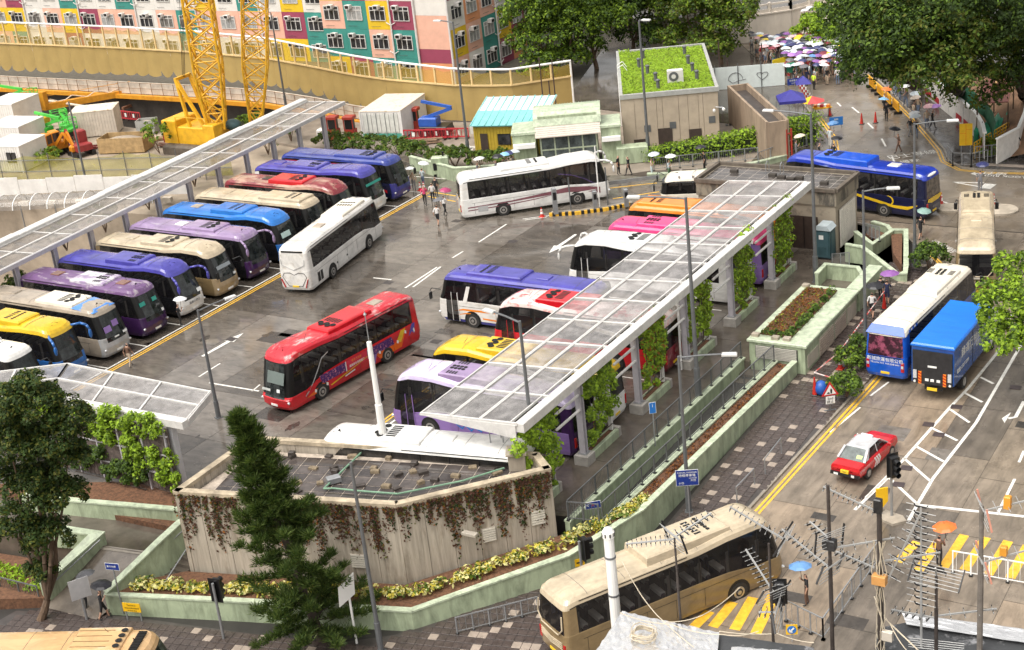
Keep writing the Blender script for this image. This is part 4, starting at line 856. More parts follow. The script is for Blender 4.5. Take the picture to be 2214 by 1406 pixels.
M_BARK=mat('bark',(0.13,0.085,0.055),0.85,var=0.4,scale=6,bump=0.5,bscale=20,stretch=(1,1,.25));M_BARKD=mat('dark bark',(0.055,0.04,0.03),0.85,var=0.4,scale=6,bump=0.5,bscale=20)
def clump_pts(blobs,nclump,nleaf,rc,shell=0.62,flat=0.75):
    """leaf points: clumps near the skin of ellipsoids, leaves on each clump's upper side"""
    Ps,Ns=[],[];vol=np.array([b[3]*b[4]+b[4]*b[5]+b[3]*b[5] for b in blobs]);cnt=np.maximum(1,(nclump*vol/vol.sum()).astype(int))
    for (cx,cy,cz,rx,ry,rz),k in zip(blobs,cnt):
        d=RNG.normal(0,1,(k,3));d /= np.linalg.norm(d,axis=1)[:,None];d[:,2]=np.where(d[:,2]<-.35,-d[:,2]*.6,d[:,2])
        r=RNG.uniform(shell,1.05,k)[:,None];C=np.array([cx,cy,cz])+d*r*np.array([rx,ry,rz])
        for c,dd in zip(C,d):
            m=int(nleaf*RNG.uniform(.6,1.4));e=RNG.normal(0,1,(m,3));e /= np.linalg.norm(e,axis=1)[:,None];e=e+dd*.5+np.array([0,0,.35]);e /= np.linalg.norm(e,axis=1)[:,None]
            rr=rc*RNG.uniform(.65,1.35)*RNG.uniform(.55,1.0,(m,1));Ps.append(c+e*rr*np.array([1,1,flat]));Ns.append(e+np.array([0,0,.5]))
    return np.concatenate(Ps),np.concatenate(Ns)
def crown(parent,blobs,nclump,nleaf,rc,leaf,mats,wts=None,**k):
    P,N=clump_pts(blobs,nclump,nleaf,rc,**k);return link('crown',leaf_mesh('crown',P,N,leaf,mats,wts),parent)
def limb(mb,p,q,r0,r1,n=4,wob=0.15):
    p=Vector(p);q=Vector(q);pts=[p]
    for k in range(1,n):t=k/n;L_=(q-p).length;pts.append(p.lerp(q,t)+Vector((random.uniform(-1,1),random.uniform(-1,1),random.uniform(-.5,.5)))*wob*L_*.25)
    pts.append(q)
    for k in range(n):a=r0+(r1-r0)*k/n;c=r0+(r1-r0)*(k+1)/n;mb.tube(pts[k],pts[k+1],a,c,n=8,caps=False)
    return pts
def vine_panel(label,x,y0,y1,z0,z1,n,mats,wts,leaf=.185,group='climbing plants on the canopy trellises',thick=.35,along='y',lean=0.0):
    t=thing('climbing_plant',label,'climbing plant',(x,(y0+y1)/2,z0) if along=='y' else ((y0+y1)/2,x,z0),group=group)
    h=z1-z0;w=y1-y0;P=[];Nn=[]
    nb=max(14,int(w*h*4.6));n=int(n*2.3)
    for k in range(nb):
        u,v=random.uniform(-.5,.5),random.random()**.75
        if random.random()<.12:u *= 1.25
        r=random.uniform(.2,.46)*(1.0 if v>.25 else .7);m=int(n/nb*random.uniform(.5,1.5))
        e=RNG.normal(0,1,(m,3));e /= np.linalg.norm(e,axis=1)[:,None];q=e*r*RNG.uniform(.5,1,(m,1));q[:,0]=q[:,0]*thick/.35;q += np.array([lean*v,u*w,v*h])
        P.append(q);Nn.append(e+np.array([.6,-.6,.6]))
    P=np.concatenate(P);Nn=np.concatenate(Nn)
    if along=='x':P=P[:,[1,0,2]];Nn=np.abs(Nn)*np.array([.5,-1,1])
    link('foliage',leaf_mesh('foliage',P,Nn,leaf,mats,wts),t)
    mb=MB()
    for k in range(5):
        u=random.uniform(-.4,.4)*w;pts=[(0,u+random.uniform(-.1,.1),h*s/6) for s in range(6)]
        if along=='x':pts=[(b_,a,c) for a,b_,c in pts]
        mb.path(pts,.018,5)
    mb.tube((0,-.42*w,.02) if along=='y' else (-.42*w,0,.02),(0,.42*w,.02) if along=='y' else (.42*w,0,.02),.03,n=5);part('stems',mb,M_BARKD,t);return t
# ---------------------------------------------------------------- glass canopy on the right
def glass_mat(name,col,alpha,rough=.12):
    return mat(name,col,rough,var=.3,scale=.9,alpha=alpha,coords='World',rvar=.08,stain=(1.4,.5))
M_PANE=glass_mat('canopy glass',(0.47,0.45,0.44),0.36);M_PANE2=glass_mat('canopy glass streaky',(0.43,0.41,0.40),0.44);M_PANEL=glass_mat('grimy canopy glass',(0.27,0.24,0.21),0.50);M_PANEL2=glass_mat('clearer grimy glass',(0.38,0.345,0.315),0.52)
M_COL=mat('lilac grey steel',(0.42,0.40,0.425),0.4,var=0.12,scale=2)
cz=lambda x:5.0+(x-30.6)/(36.4-30.6)*.35
M_CFR=mat('canopy frame paint',(0.66,0.645,0.62),0.4,var=0.1,scale=1.5,stain=(1.5,.25))
rc=thing('glass_canopy','long glass roofed canopy with white frame over the right hand coaches','canopy',(36.2,0,0))
def W2(o,*p):return tuple(Vector(p)-Vector(o.location))
Y0,Y1,NP=-5.7,32.9,12
ystep=(Y1-Y0)/NP
def at_rc(mb):return mb.xf(Matrix.Translation((-36.2,0,0)))
for k in range(NP):
    a,c=Y0+ystep*k+.06,Y0+ystep*(k+1)-.06
    for j in range(3):
        x0=30.68+1.78*j+.05;x1=x0+1.68
        mb=MB().slab([(x0,a,cz(x0)+.02),(x1,a,cz(x1)+.02),(x1,c,cz(x1)+.02),(x0,c,cz(x0)+.02)],.015,(0,0,1))
        part('glass_pane',at_rc(mb),random.choice([M_PANE,M_PANE,M_PANE2]),rc)
for k in range(NP+1):
    y=Y0+ystep*k;part('rafter',at_rc(MB().beam((30.6,y,cz(30.6)),(36.4,y,cz(36.4)),.12,.16)),M_CFR,rc)
for j in range(4):
    x=30.66+1.78*j
    for dx in ((-.05,.05) if j in (1,2) else (0,)):part('purlin',at_rc(MB().beam((x+dx,Y0,cz(x)+.035),(x+dx,Y1,cz(x)+.035),.07,.13)),M_CFR,rc)
for k in range(6):
    a,c=Y0+6.44*k,Y0+6.44*(k+1)-.02
    part('fascia',at_rc(MB().cbox(36.25,36.75,a,c,4.92,5.42,.03)),M_CFR,rc)
part('end_fascia',at_rc(MB().slab([(30.6,Y0-.03,4.98),(36.3,Y0-.03,5.3),(36.3,Y0-.03,4.55),(33.5,Y0-.03,4.75)],.05,(0,-1,0))),M_CFR,rc)
part('end_fascia',at_rc(MB().slab([(30.6,Y1+.03,4.98),(36.3,Y1+.03,5.3),(36.3,Y1+.03,4.65),(33.5,Y1+.03,4.8)],.05,(0,1,0))),M_CFR,rc)
COLY=[0.67,7.15,13.5,20.2,26.8]
def hcol(mb,x,y,z0,z1,w=.34,d=.34,t=.05):
    mb.box(x-w/2,x+w/2,y-d/2,y-d/2+t,z0,z1);mb.box(x-w/2,x+w/2,y+d/2-t,y+d/2,z0,z1);mb.box(x-t/2,x+t/2,y-d/2+t,y+d/2-t,z0,z1);return mb
for i,y in enumerate(COLY):
    part('column',at_rc(hcol(MB(),36.2,y,.62,4.95)),M_COL,rc);part('base_plate',at_rc(MB().box(35.95,36.45,y-.25,y+.25,.57,.63)),M_GALV,rc)
    part('bracket',at_rc(MB().beam((36.1,y,4.4),(32.6,y,4.98),.14,.22)),M_CFR,rc)
    part('slim_post',at_rc(MB().box(36.1,36.3,y+3.0,y+3.16,.5,4.95)),M_CFR,rc)
    for z in (4.75,4.05,3.2):part('cross_pipe',at_rc(MB().tube((36.25,y-.15,z),(36.25,y-2.6,z),.075,n=8)),M_CFR,rc)
part('slim_post',at_rc(MB().box(36.1,36.3,-2.7,-2.54,.5,4.95)),M_CFR,rc)
part('downpipe',at_rc(MB().path([(36.0,13.2,4.6),(36.0,13.1,.9),(36.1,12.9,.6),(36.1,12.9,.05)],.07,8)),M_CFR,rc)
M_FOOT=mat('concrete footing',(0.34,0.32,0.29),0.6,var=0.25,scale=2,coords='World')
for i,y in enumerate([-6.0]+COLY):
    t=thing('concrete_planter',['long planter with concrete footing at the near end of glass canopy','planter with footing under the densest climbing plant','planter with footing under second dense climbing plant','planter with footing beside the white downpipe','planter with footing below thinning climbing plant','planter with footing nearest the portable toilet'][i],'planter',(36.2,y,0),group='planters along the glass canopy')
    part('footing',MB().cbox(-.42,.42,-.42,.42,0,.58,.04),M_FOOT,t)
    part('planter_wall',MB().cbox(.12,.34,.42,3.3,0,.5,.03),M_TILE,t);part('planter_wall',MB().cbox(-.34,-.2,.42,3.3,0,.5,.03),M_TILE,t);part('end_block',MB().cbox(-.36,.36,3.3,3.56,0,.56,.03),M_FOOT,t)
    part('soil',MB().box(-.2,.12,.42,3.3,.05,.42),M_SOIL,t)
lab=['leafy climbing plant nearest the concrete building','densest climbing plant, full height on second trellis','climbing plant with reddish leaves on third trellis','climbing plant thinning at its foot on fourth trellis','tall climbing plant on fifth trellis beside the downpipe','climbing plant at far end beside the pavilion']
for i,(y0,y1,z0,z1,n,ms,w) in enumerate([(-5.6,-2.3,.5,4.9,2600,(LF_BRIGHT,LF_LIME,LF_MID),(4,4,2)),(1.0,3.9,.9,5.0,2600,(LF_LIME,LF_MID,LF_BRIGHT),(4,3,1)),(7.5,10.3,.8,5.2,2000,(LF_LIME,LF_BRIGHT,LF_MID,LF_RUST),(4,2,3,1)),(13.9,16.6,.8,5.0,1700,(LF_LIME,LF_BRIGHT,LF_MID,LF_OLIVE),(4,2,2,2)),(20.5,23.3,.7,5.3,1900,(LF_LIME,LF_BRIGHT,LF_MID,LF_OLIVE),(3,2,3,2)),(27.0,29.9,.7,5.3,2000,(LF_MID,LF_LIME,LF_BRIGHT,LF_OLIVE),(3,3,2,2))]):
    vine_panel(lab[i],36.35,y0,y1,z0,z1,n,ms,w)
# ---------------------------------------------------------------- long canopy behind the left row
lc0,lc1=Vector((-11.2,-8.5)),Vector((-14.85,48.4));ld=(lc1-lc0).normalized();ln_=Vector((-ld.y,ld.x))
lc=thing('long_canopy','long grimy glass canopy running behind the left row of coaches','canopy',(lc0.x,lc0.y,0),math.atan2(ld.y,ld.x))
LZ=lambda v:4.55-v*.02
LL_=(lc1-lc0).length;NPL=14;st=LL_/NPL
for k in range(NPL):
    for j in range(2):
        v0=.15+2.05*j;v1=v0+1.95
        part('glass_pane',MB().slab([(st*k+.06,v0,LZ(v0)),(st*(k+1)-.06,v0,LZ(v0)),(st*(k+1)-.06,v1,LZ(v1)),(st*k+.06,v1,LZ(v1))],.015,(0,0,1)),random.choice([M_PANEL,M_PANEL,M_PANEL2]),lc)
for k in range(NPL+1):part('rafter',MB().beam((st*k,0,LZ(0)-.05),(st*k,4.5,LZ(4.5)-.05),.11,.16),M_CFR,lc)
for v in (.08,2.1,2.2,4.15):part('purlin',MB().beam((0,v,LZ(v)+.02),(LL_,v,LZ(v)+.02),.08,.14),M_CFR,lc)
for k in range(12):
    a=LL_*k/12;c=LL_*(k+1)/12-.03;part('gutter',MB().cbox(a,c,4.22,5.0,4.42,4.78+(.04 if k%3==0 else 0),.06),M_CFR,lc)
part('edge_fascia',MB().box(0,LL_,-.08,.02,4.3,4.62),mat('edge fascia',(.52,.51,.52),.4),lc)
for k in range(15):
    u=2.6+3.93*k
    if u>LL_:break
    part('post',hcol(MB(),u,.35,0,4.4,.36,.34),M_COL,lc);part('bracket',MB().beam((u,.3,4.0),(u,4.2,4.35),.12,.2),M_COL,lc)
# ---------------------------------------------------------------- bent canopy at lower left
bz_=4.45
A0,A1,B0,B1,C0,C1=(17.0,-6.5),(18.2,-9.7),(5.6,-6.3),(7.7,-9.9),(-2.0,-11.5),(1.6,-14.8)
bc=thing('bent_canopy','bent glass canopy with white frame over the near left corner','canopy',(16.2,-8.6,0))
def at_bc(mb):return mb.xf(Matrix.Translation((-16.2,8.6,0)))
def lerp2(p,q,t):return (p[0]+(q[0]-p[0])*t,p[1]+(q[1]-p[1])*t)
def canopy_quad(N0,N1,F0,F1,n):
    """N = far edge pair, F = near edge pair"""
    for k in range(n):
        for j in range(2):
            s0,s1=k/n+.012,(k+1)/n-.012;t0,t1=j*.5+.025,j*.5+.475
            f=lambda s,t:(*lerp2(lerp2(N0,N1,s),lerp2(F0,F1,s),t),bz_+.02)
            part('glass_pane',at_bc(MB().slab([f(s0,t0),f(s0,t1),f(s1,t1),f(s1,t0)],.015,(0,0,1))),random.choice([M_PANE,M_PANE2]),bc)
    for k in range(n+1):s=k/n;part('rafter',at_bc(MB().beam((*lerp2(N0,N1,s),bz_),(*lerp2(F0,F1,s),bz_),.11,.16)),M_CFR,bc)
    for t,w in ((0,.10),(.5,.12),(1,.10)):part('purlin',at_bc(MB().beam((*lerp2(N0,F0,t),bz_+.03),(*lerp2(N1,F1,t),bz_+.03),w,.14)),M_CFR,bc)
    d=Vector((F1[0]-F0[0],F1[1]-F0[1])).normalized();o=Vector((d.y,-d.x))*.25
    if o.y>0:o=-o
    part('fascia',at_bc(MB().beam((F0[0]+o.x,F0[1]+o.y,bz_-.12),(F1[0]+o.x,F1[1]+o.y,bz_-.12),.4,.42)),M_CFR,bc)
canopy_quad(B0,A0,B1,A1,3);canopy_quad(C0,B0,C1,B1,3)
part('end_fascia',at_bc(MB().beam((16.95,-6.45,bz_-.12),(18.15,-9.75,bz_-.12),.06,.5)),M_CFR,bc)
part('column',at_bc(MB().box(16.75,17.1,-9.95,-9.6,0,bz_-.2)),mat('pale steel',(.5,.5,.52),.4),bc)
for (x,y) in [(12.2,-9.85),(7.6,-10.0),(3.0,-13.4)]:part('column',at_bc(MB().box(x-.15,x+.15,y-.15,y+.15,0,bz_-.2)),M_COL,bc)
tw=thing('trellis_wall','dark trellis wall overgrown with climbers under the bent canopy','trellis',(12,-10.2,0))
def at_tw(mb):return mb.xf(Matrix.Translation((-12,10.2,0)))
part('mesh_panel',at_tw(MB().box(7.7,17.0,-10.22,-10.16,.1,4.0)),mat('dead vine mesh',(.11,.085,.075),.9,var=.6,scale=7,bump=.6,bscale=30,coords='World'),tw)
for x in (7.8,9.6,11.4,13.2,15.0,16.8):part('post',at_tw(MB().box(x-.05,x+.05,-10.32,-10.22,.0,4.1)),M_COL,tw)
for z in (1.1,2.3,3.5):part('rail',at_tw(MB().box(7.7,17.0,-10.30,-10.24,z,z+.07)),M_COL,tw)
for i,(x0,x1,z0,z1,n) in enumerate([(7.6,10.6,3.2,4.9,700),(10.8,13.2,2.6,4.8,700),(12.6,16.6,3.3,4.9,900),(13.6,15.2,.6,3.4,500),(15.6,17.2,.2,3.0,600),(9.0,12.0,.1,2.0,700),(11.8,15.0,.0,1.5,800),(2.5,7.4,2.4,4.9,1200)]):
    vine_panel(['bright climber spilling over the left of bent canopy','bright climber at the middle of bent canopy fascia','bright climber along the right of bent canopy fascia','climber hanging down the middle of trellis wall','yellow green shrub at the right foot of trellis wall','dark shrub at the left foot of trellis wall','dark shrub below the middle of trellis wall','bright climber over the left bend of the canopy'][i],-10.45,x0,x1,z0,z1,n,(LF_BRIGHT,LF_LIME,LF_MID) if i<5 or i==7 else (LF_MID,LF_DARK,LF_DARK),None,group='climbers on the trellis wall',along='x')
# ---------------------------------------------------------------- walls, fences, planters beside the street
def wall_run(name,label,pts,w,zt,zb,m=None,cap=None,group=None,cat='wall',capw=.05):
    """wall along pts (x, y); zt / zb functions of index or lists"""
    t=thing(name,label,cat,(pts[0][0],pts[0][1],zb[0]),group=group);o=Vector(t.location)
    P=[Vector(p) for p in pts];A,B=[],[]
    for i,p in enumerate(P):
        if 0<i<len(P)-1:
            d1=(P[i]-P[i-1]).normalized();d2=(P[i+1]-P[i]).normalized();n1=Vector((-d1.y,d1.x));n2=Vector((-d2.y,d2.x));n=(n1+n2).normalized();k=w/2/max(.4,n.dot(n1))
        else:
            d=(P[min(i+1,len(P)-1)]-P[max(i-1,0)]).normalized();n=Vector((-d.y,d.x));k=w/2
        A.append((p+n*k,n));B.append((p-n*k,n))
    for i in range(len(P)-1):
        for nm,e,z0,z1,mm in (('wall_face',0,None,None,m or M_TILE),('coping',capw,1,None,cap or M_TILECAP)):
            def pt(q,s,z):return (q[0].x+q[1].x*e*s-o.x,q[0].y+q[1].y*e*s-o.y,z-o.z)
            if z0 is None:lo=(zb[i],zb[i+1]);hi=(zt[i]-.09,zt[i+1]-.09)
            else:lo=(zt[i]-.09,zt[i+1]-.09);hi=(zt[i],zt[i+1])
            v=[pt(A[i],1,lo[0]),pt(B[i],-1,lo[0]),pt(B[i+1],-1,lo[1]),pt(A[i+1],1,lo[1]),pt(A[i],1,hi[0]),pt(B[i],-1,hi[0]),pt(B[i+1],-1,hi[1]),pt(A[i+1],1,hi[1])]
            part(nm,MB()._q(v,[(0,1,2,3)[::-1],(4,5,6,7),(0,1,5,4),(1,2,6,5),(2,3,7,6),(3,0,4,7)]),mm,t)
    return t
XR=lambda y,x0,x1:x0+(x1-x0)*(y+4)/20.0
def tilelines(t,p,q,z0a,z1a,n,side):
    pass
wall_run('fence_kerb','low green kerb under the inner railing beside the walkway',[(38.5,-5.4),(38.95,15.4)],.28,[.22,.22],[-2.4,-2.4])
wall_run('fence_kerb','low green kerb under the outer railing beside bare soil bed',[(40.3,-5.2),(41.05,15.4)],.3,[.3,.3],[-2.4,-2.4])
wall_run('planter_wall','long pale green tiled planter wall stepping down beside the pavement',[(42.25,15.4),(41.55,-3.2),(39.75,-7.6),(34.6,-13.7),(26.0,-16.1),(19.1,-18.1),(18.75,-16.9)],.26,[.42,.38,-.15,-.85,-.95,-1.05,-1.05],[-1.2,-1.9,-2.2,-2.6,-2.8,-3,-3])
b=MB().prism([(40.5,-5),(41.4,-3.2),(42.1,15.3),(41.2,15.3)],-2.3,.16);struct('soil_bed',b,M_SOIL)
b=MB();b._q([(18.95,-17.9,-1.22),(26.0,-15.95,-1.14),(34.5,-13.5,-1.02),(39.6,-7.5,-.35),(41.4,-3.3,.1),(40.4,-4.9,.1),(38.4,-6.0,-.3),(33.0,-11.9,-.95),(21.4,-14.9,-1.1),(19.2,-16.8,-1.2)],[tuple(range(10))]);struct('soil_bed',b,M_SOIL)
b=MB().prism([(38.6,-5.4),(40.2,-5.2),(40.95,15.4),(39.1,15.4)],-3,-1.5);struct('sunken_passage',b,M_PAVE)
for k in range(7):
    y=9.4+.85*k;part('step',MB().box(39.05,40.75,y,y+.84,-1.6,-1.45+.18*k),M_PAVE,None) if False else tag(part('passage_step',MB().box(39.1,40.72,y,y+.84,-1.6,-1.45+.16*k),M_PAVE),kind='structure')
def railing(label,p,q,z0,z1,h=1.05,np_=14,m=None,group='railings',pick=.13,za=None,name='railing'):
    t=thing(name,label,'railing',(*p,z0),group=group);m=m or M_DKSTEEL
    P=Vector((p[0],p[1],z0));Q=Vector((q[0],q[1],z1));o=P.copy();D=Q-P;L_=D.length
    for k in range(np_+1):
        a=P+D*(k/np_)-o;part('post',MB().box(a.x-.03,a.x+.03,a.y-.03,a.y+.03,a.z,a.z+h+.02),m,t);part('foot',MB().box(a.x-.08,a.x+.08,a.y-.08,a.y+.08,a.z-.02,a.z+.04),M_BLACK,t)
    up=Vector((0,0,1))
    part('top_rail',MB().beam(P-o+up*h,Q-o+up*h,.05,.05),m,t);part('bottom_rail',MB().beam(P-o+up*.14,Q-o+up*.14,.035,.035),m,t)
    mb=MB();n=int(L_/pick)
    for k in range(n):a=P+D*((k+.5)/n)-o;mb.box(a.x-.008,a.x+.008,a.y-.008,a.y+.008,a.z+.14,a.z+h)
    o_=part('bars',mb,m,t);o_['kind']='stuff';return t
railing('dark railing beside the walkway, inner of two long railings',(38.5,-5.2),(38.95,15.2),.22,.22,np_=15)
railing('dark railing above the bare soil bed, outer of two long railings',(40.3,-5.0),(41.05,15.2),.3,.3,np_=15)
railing('short dark railing closing the near end between two long railings',(38.55,-5.35),(40.2,-5.15),.22,.3,np_=2)
def bedding(label,pts,w,n,z,mats,wts,leaf=.2,h=.28,name='bedding_plants',cat='plants',dens=10):
    t=thing(name,label,cat,(pts[0][0],pts[0][1],z(0)),group='bedding plants by the street')
    P,N=[],[];o=np.array(t.location)
    segs=[Vector(b_)-Vector(a) for a,b_ in zip(pts[:-1],pts[1:])];tot=sum(s.length for s in segs);acc=0
    for s,a in zip(segs,pts[:-1]):
        k=int(n*s.length/tot)
        for _ in range(k):
            u=random.random();c=Vector(a)+s*u;nn=Vector((-s.y,s.x)).normalized()*random.uniform(-.5,.5)*w
            zz=z((acc+s.length*u)/tot);r=random.uniform(.12,.24);m=dens
            e=RNG.normal(0,1,(m,3));e[:,2]=abs(e[:,2]);e /= np.linalg.norm(e,axis=1)[:,None]
            P.append(np.array([c.x+nn.x,c.y+nn.y,zz+random.uniform(.0,h)])-o+e*r);N.append(e+np.array([0,0,.4]))
        acc += s.length
    link('foliage',leaf_mesh('foliage',np.concatenate(P),np.concatenate(N),leaf,mats,wts),t);return t
bedding('yellow and green leafy border along the left planter wall',[(19.8,-17.0),(26.0,-15.1),(30.5,-13.7)],.75,260,lambda u:-1.1+.05*u,(LF_PALE,LF_YEL,LF_MID,LF_DARK),(4,3,2,1))
bedding('yellow and green leafy border round the bend below the concrete wall',[(30.8,-13.6),(34.0,-12.6),(36.5,-9.9),(39.2,-7.0),(41.0,-3.6)],.6,290,lambda u:-1.0+1.15*smooth(u),(LF_PALE,LF_YEL,LF_MID,LF_DARK),(4,3,2,1))
bedding('small yellow border at the foot of the bare soil bed',[(40.9,-4.2),(41.3,-2.0)],.5,50,lambda u:.16,(LF_PALE,LF_YEL,LF_MID),(4,3,2))
bedding('dry brown litter on the long bare soil bed',[(41.0,-2),(41.7,15.0)],.6,160,lambda u:.13,(LF_RUST,LF_BROWN),(2,3),leaf=.12,h=.03,name='leaf_litter',cat='leaf litter',dens=8)
# ---------------------------------------------------------------- vent box with planted roof
vb=thing('vent_building','pale green tiled vent housing with planted roof beside the pavement','vent housing',(41.2,15.6,-.7))
def at(o,mb):return mb.xf(Matrix.Translation(-Vector(o.location)))
part('walls',at(vb,MB().prism([(39.35,15.55),(42.85,15.55),(42.85,24.5),(39.35,24.5)],-1.2,1.25)),M_TILE,vb)
part('roof_slab',at(vb,MB().cbox(39.25,42.98,15.45,24.6,1.25,1.42,.04)),M_TILECAP,vb)
part('soil',at(vb,MB().box(39.75,41.75,16.3,24.0,1.42,1.5)),M_SOIL,vb)
for (y0,y1,z0,z1,nm) in [(15.9,17.6,-.2,.6,'access_hatch'),(17.8,20.2,-.3,.9,'louvre'),(20.4,22.4,-.2,.9,'louvre'),(22.6,24.2,-.1,.9,'access_hatch')]:
    fr=part(nm,at(vb,MB().box(42.85,42.89,y0,y1,z0,z1)),mat('louvre frame',(.48,.44,.36),.5,var=.15),vb)
    if nm=='louvre':
        for k in range(7):part('slat',at(vb,MB().box(42.89,42.93,y0+.06,y1-.06,z0+.06+(z1-z0-.1)*k/7,z0+.06+(z1-z0-.1)*k/7+.07)),mat('louvre slat',(.42,.34,.28),.6),fr)
lv_=part('louvre',at(vb,MB().box(39.75,42.4,15.5,15.55,.25,1.05)),mat('dark louvre',(.05,.05,.045),.6),vb)
for k in range(8):part('slat',at(vb,MB().box(39.8,42.35,15.44,15.5,.28+.1*k,.34+.1*k)),mat('louvre slat pale',(.45,.43,.38),.6),lv_)
for (x,y) in [(39.6,16.0),(40.9,15.9),(41.6,15.95),(39.6,24.2)]:part('roof_block',at(vb,MB().cbox(x-.22,x+.22,y-.17,y+.17,1.42,1.62,.03)),M_OLDC,vb)
P=np.column_stack([RNG.uniform(39.8,41.2,1500),RNG.uniform(16.4,23.9,1500),RNG.uniform(1.5,1.62,1500)])-np.array(vb.location)
o=link('dry_grass',leaf_mesh('dry_grass',P,np.tile([0,0,1.],(1500,1)),.2,(LF_RUST,LF_OLIVE,LF_BROWN,LF_LIME),(4,2,3,1),aspect=.25),vb);o['kind']='stuff'
bedding('dark green edging plants along the planted vent roof',[(39.9,16.35),(41.5,16.35),(41.6,23.9)],.35,90,lambda u:1.5,(LF_DARK,LF_MID),(3,2),h=.15)
wall_run('stair_parapet','green tiled stair parapet with sloping top beside the vent housing',[(39.0,27.6),(39.0,29.3),(41.2,29.3),(42.1,28.3)],.22,[1.0,1.05,1.05,.6],[-.5,-.5,-.5,-.5],group='stair parapets')
wall_run('stair_parapet','green coping wall that links vent housing and stairwell',[(42.55,24.7),(42.55,29.0)],.8,[1.4,1.4],[-.8,-.4],group='stair parapets')
wall_run('stair_parapet','long green stair parapet sloping down to the pavement',[(39.2,32.6),(40.4,32.5),(43.7,29.9),(44.2,29.9),(43.9,31.0),(41.9,37.2),(40.9,37.0)],.24,[1.3,1.25,.6,.75,.85,.95,.95],[-.4]*7,group='stair parapets')
wall_run('stair_parapet','curved green planter wall behind the concrete pavilion',[(38.6,36.2),(40.6,34.0),(41.0,36.8),(40.3,37.9),(39.0,38.6)],.22,[.9,.95,.95,.9,.85],[-.3]*5,group='stair parapets')
b=MB().prism([(42.3,33.2),(43.6,31.0),(41.7,37.0),(41.0,36.7)],-.3,.7);struct('soil_bed',b,M_SOIL)
b=MB().prism([(40.0,37.4),(40.7,36.9),(40.2,35.8),(39.2,36.6),(39.0,38.2)],-.3,.55);struct('soil_bed',b,M_SOIL)
b=MB().prism([(38.4,15.6),(42.6,25.0),(44.0,29.7),(42.0,37.8),(36.0,41.0),(33,46),(30.0,44),(38.4,33.5)],-2,-.02);struct('walkway',b,M_PAVE)
b=MB().prism([(38.35,15.3),(39.4,15.3),(39.4,33.5),(38.35,33.5)],-1,.002);struct('walkway',b,M_PAVE)
railing('light railing round the stairs behind the pavilion',(38.9,37.2),(40.9,34.6),.1,.9,np_=4,m=M_GALV,group='stair railings')
railing('light railing beside the stair parapet above pavement',(38.9,30.8),(40.6,29.4),.1,.9,np_=2,m=M_GALV,group='stair railings')
# ---------------------------------------------------------------- concrete pavilion with roller shutter, portable toilet
pv=thing('concrete_pavilion','weathered flat roofed concrete pavilion with white roller shutter','pavilion',(38.0,34.2,0))
PVP=[(27.4,34.35),(38.0,34.2),(38.1,38.4),(27.4,38.5)]
part('walls',at(pv,MB().prism([(27.5,34.45),(37.9,34.3),(38.0,38.3),(27.5,38.4)],-.2,3.3)),mat('pavilion concrete',(.34,.29,.22),.8,var=.35,scale=1.0,bump=.2,coords='World',col2=(.20,.17,.13),thr=.62),pv)
part('parapet_band',at(pv,MB().prism(PVP,3.3,4.3)),mat('stained concrete',(.26,.225,.17),.85,col2=(.09,.08,.065),thr=.55,scale=1.3,coords='World',bump=.25,stretch=(1,1,.4)),pv)
part('roof_deck',at(pv,MB().prism([(27.65,34.65),(37.75,34.5),(37.85,38.1),(27.65,38.2)],4.302,4.312)),mat('dark wet roof',(.085,.075,.07),.18,var=.5,scale=.8,rvar=.1,coords='World'),pv)
for (a,c) in zip(PVP,PVP[1:]+PVP[:1]):
    d=Vector((c[0]-a[0],c[1]-a[1]));part('coping',at(pv,MB().beam((*a,4.42),(*c,4.42),.28,.24)),mat('dark coping',(.11,.09,.07),.8,var=.4,scale=2,coords='World'),pv)
for k in range(11):
    x=28.2+.9*k;part('roof_joint',at(pv,MB().box(x,x+.04,34.7,38.05,4.312,4.318)),mat('pale joint',(.30,.27,.24),.6),pv)
for k in range(4):part('roof_joint',at(pv,MB().box(27.7,37.7,35.2+.8*k,35.24+.8*k,4.312,4.319)),mat('pale joint',(.30,.27,.24),.6),pv)
for (x,y) in [(29.3,36.9),(33.2,36.3),(34.0,36.0),(34.5,36.4),(36.6,35.7),(32.4,36.6)]:part('roof_block',at(pv,MB().cbox(x-.28,x+.28,y-.16,y+.16,4.31,4.56,.03)),mat('dark block',(.05,.042,.035),.8),pv)
for x in (31.9,33.0):part('cat_ladder_hoop',at(pv,MB().path([(x,36.6,4.3),(x,36.6,5.2),(x,36.9,5.35),(x,37.2,5.2),(x,37.2,4.3)],.03)),M_GALV,pv)
sh=part('roller_shutter',at(pv,MB().box(38.0,38.03,34.75,37.9,.1,2.9)),mat('shutter frame',(.45,.42,.37),.5),pv)
for k in range(18):part('slat',at(pv,MB().box(38.03,38.06,34.8,37.85,.12+.15*k,.25+.15*k)),mat('shutter white',(.72,.68,.60),.45,var=.1),sh)
dr=part('dark_doorway',at(pv,MB().box(34.6,36.6,34.2,34.27,0,2.4)),mat('dark door',(.05,.035,.028),.5,var=.3),pv);part('door_leaf_gap',at(pv,MB().box(35.58,35.62,34.17,34.2,0,2.4)),M_BLACK,dr)
pt=thing('portable_toilet','dark teal portable toilet with pale domed roof against the pavilion','toilet',(37.55,33.1,0),0)
M_PT=mat('toilet shell',(.035,.075,.085),.4,var=.2)
part('shell',MB().box(-.55,.55,-.55,.55,.08,2.1),M_PT,pt);part('base',MB().box(-.6,.6,-.6,.6,0,.1),M_BLACK,pt)
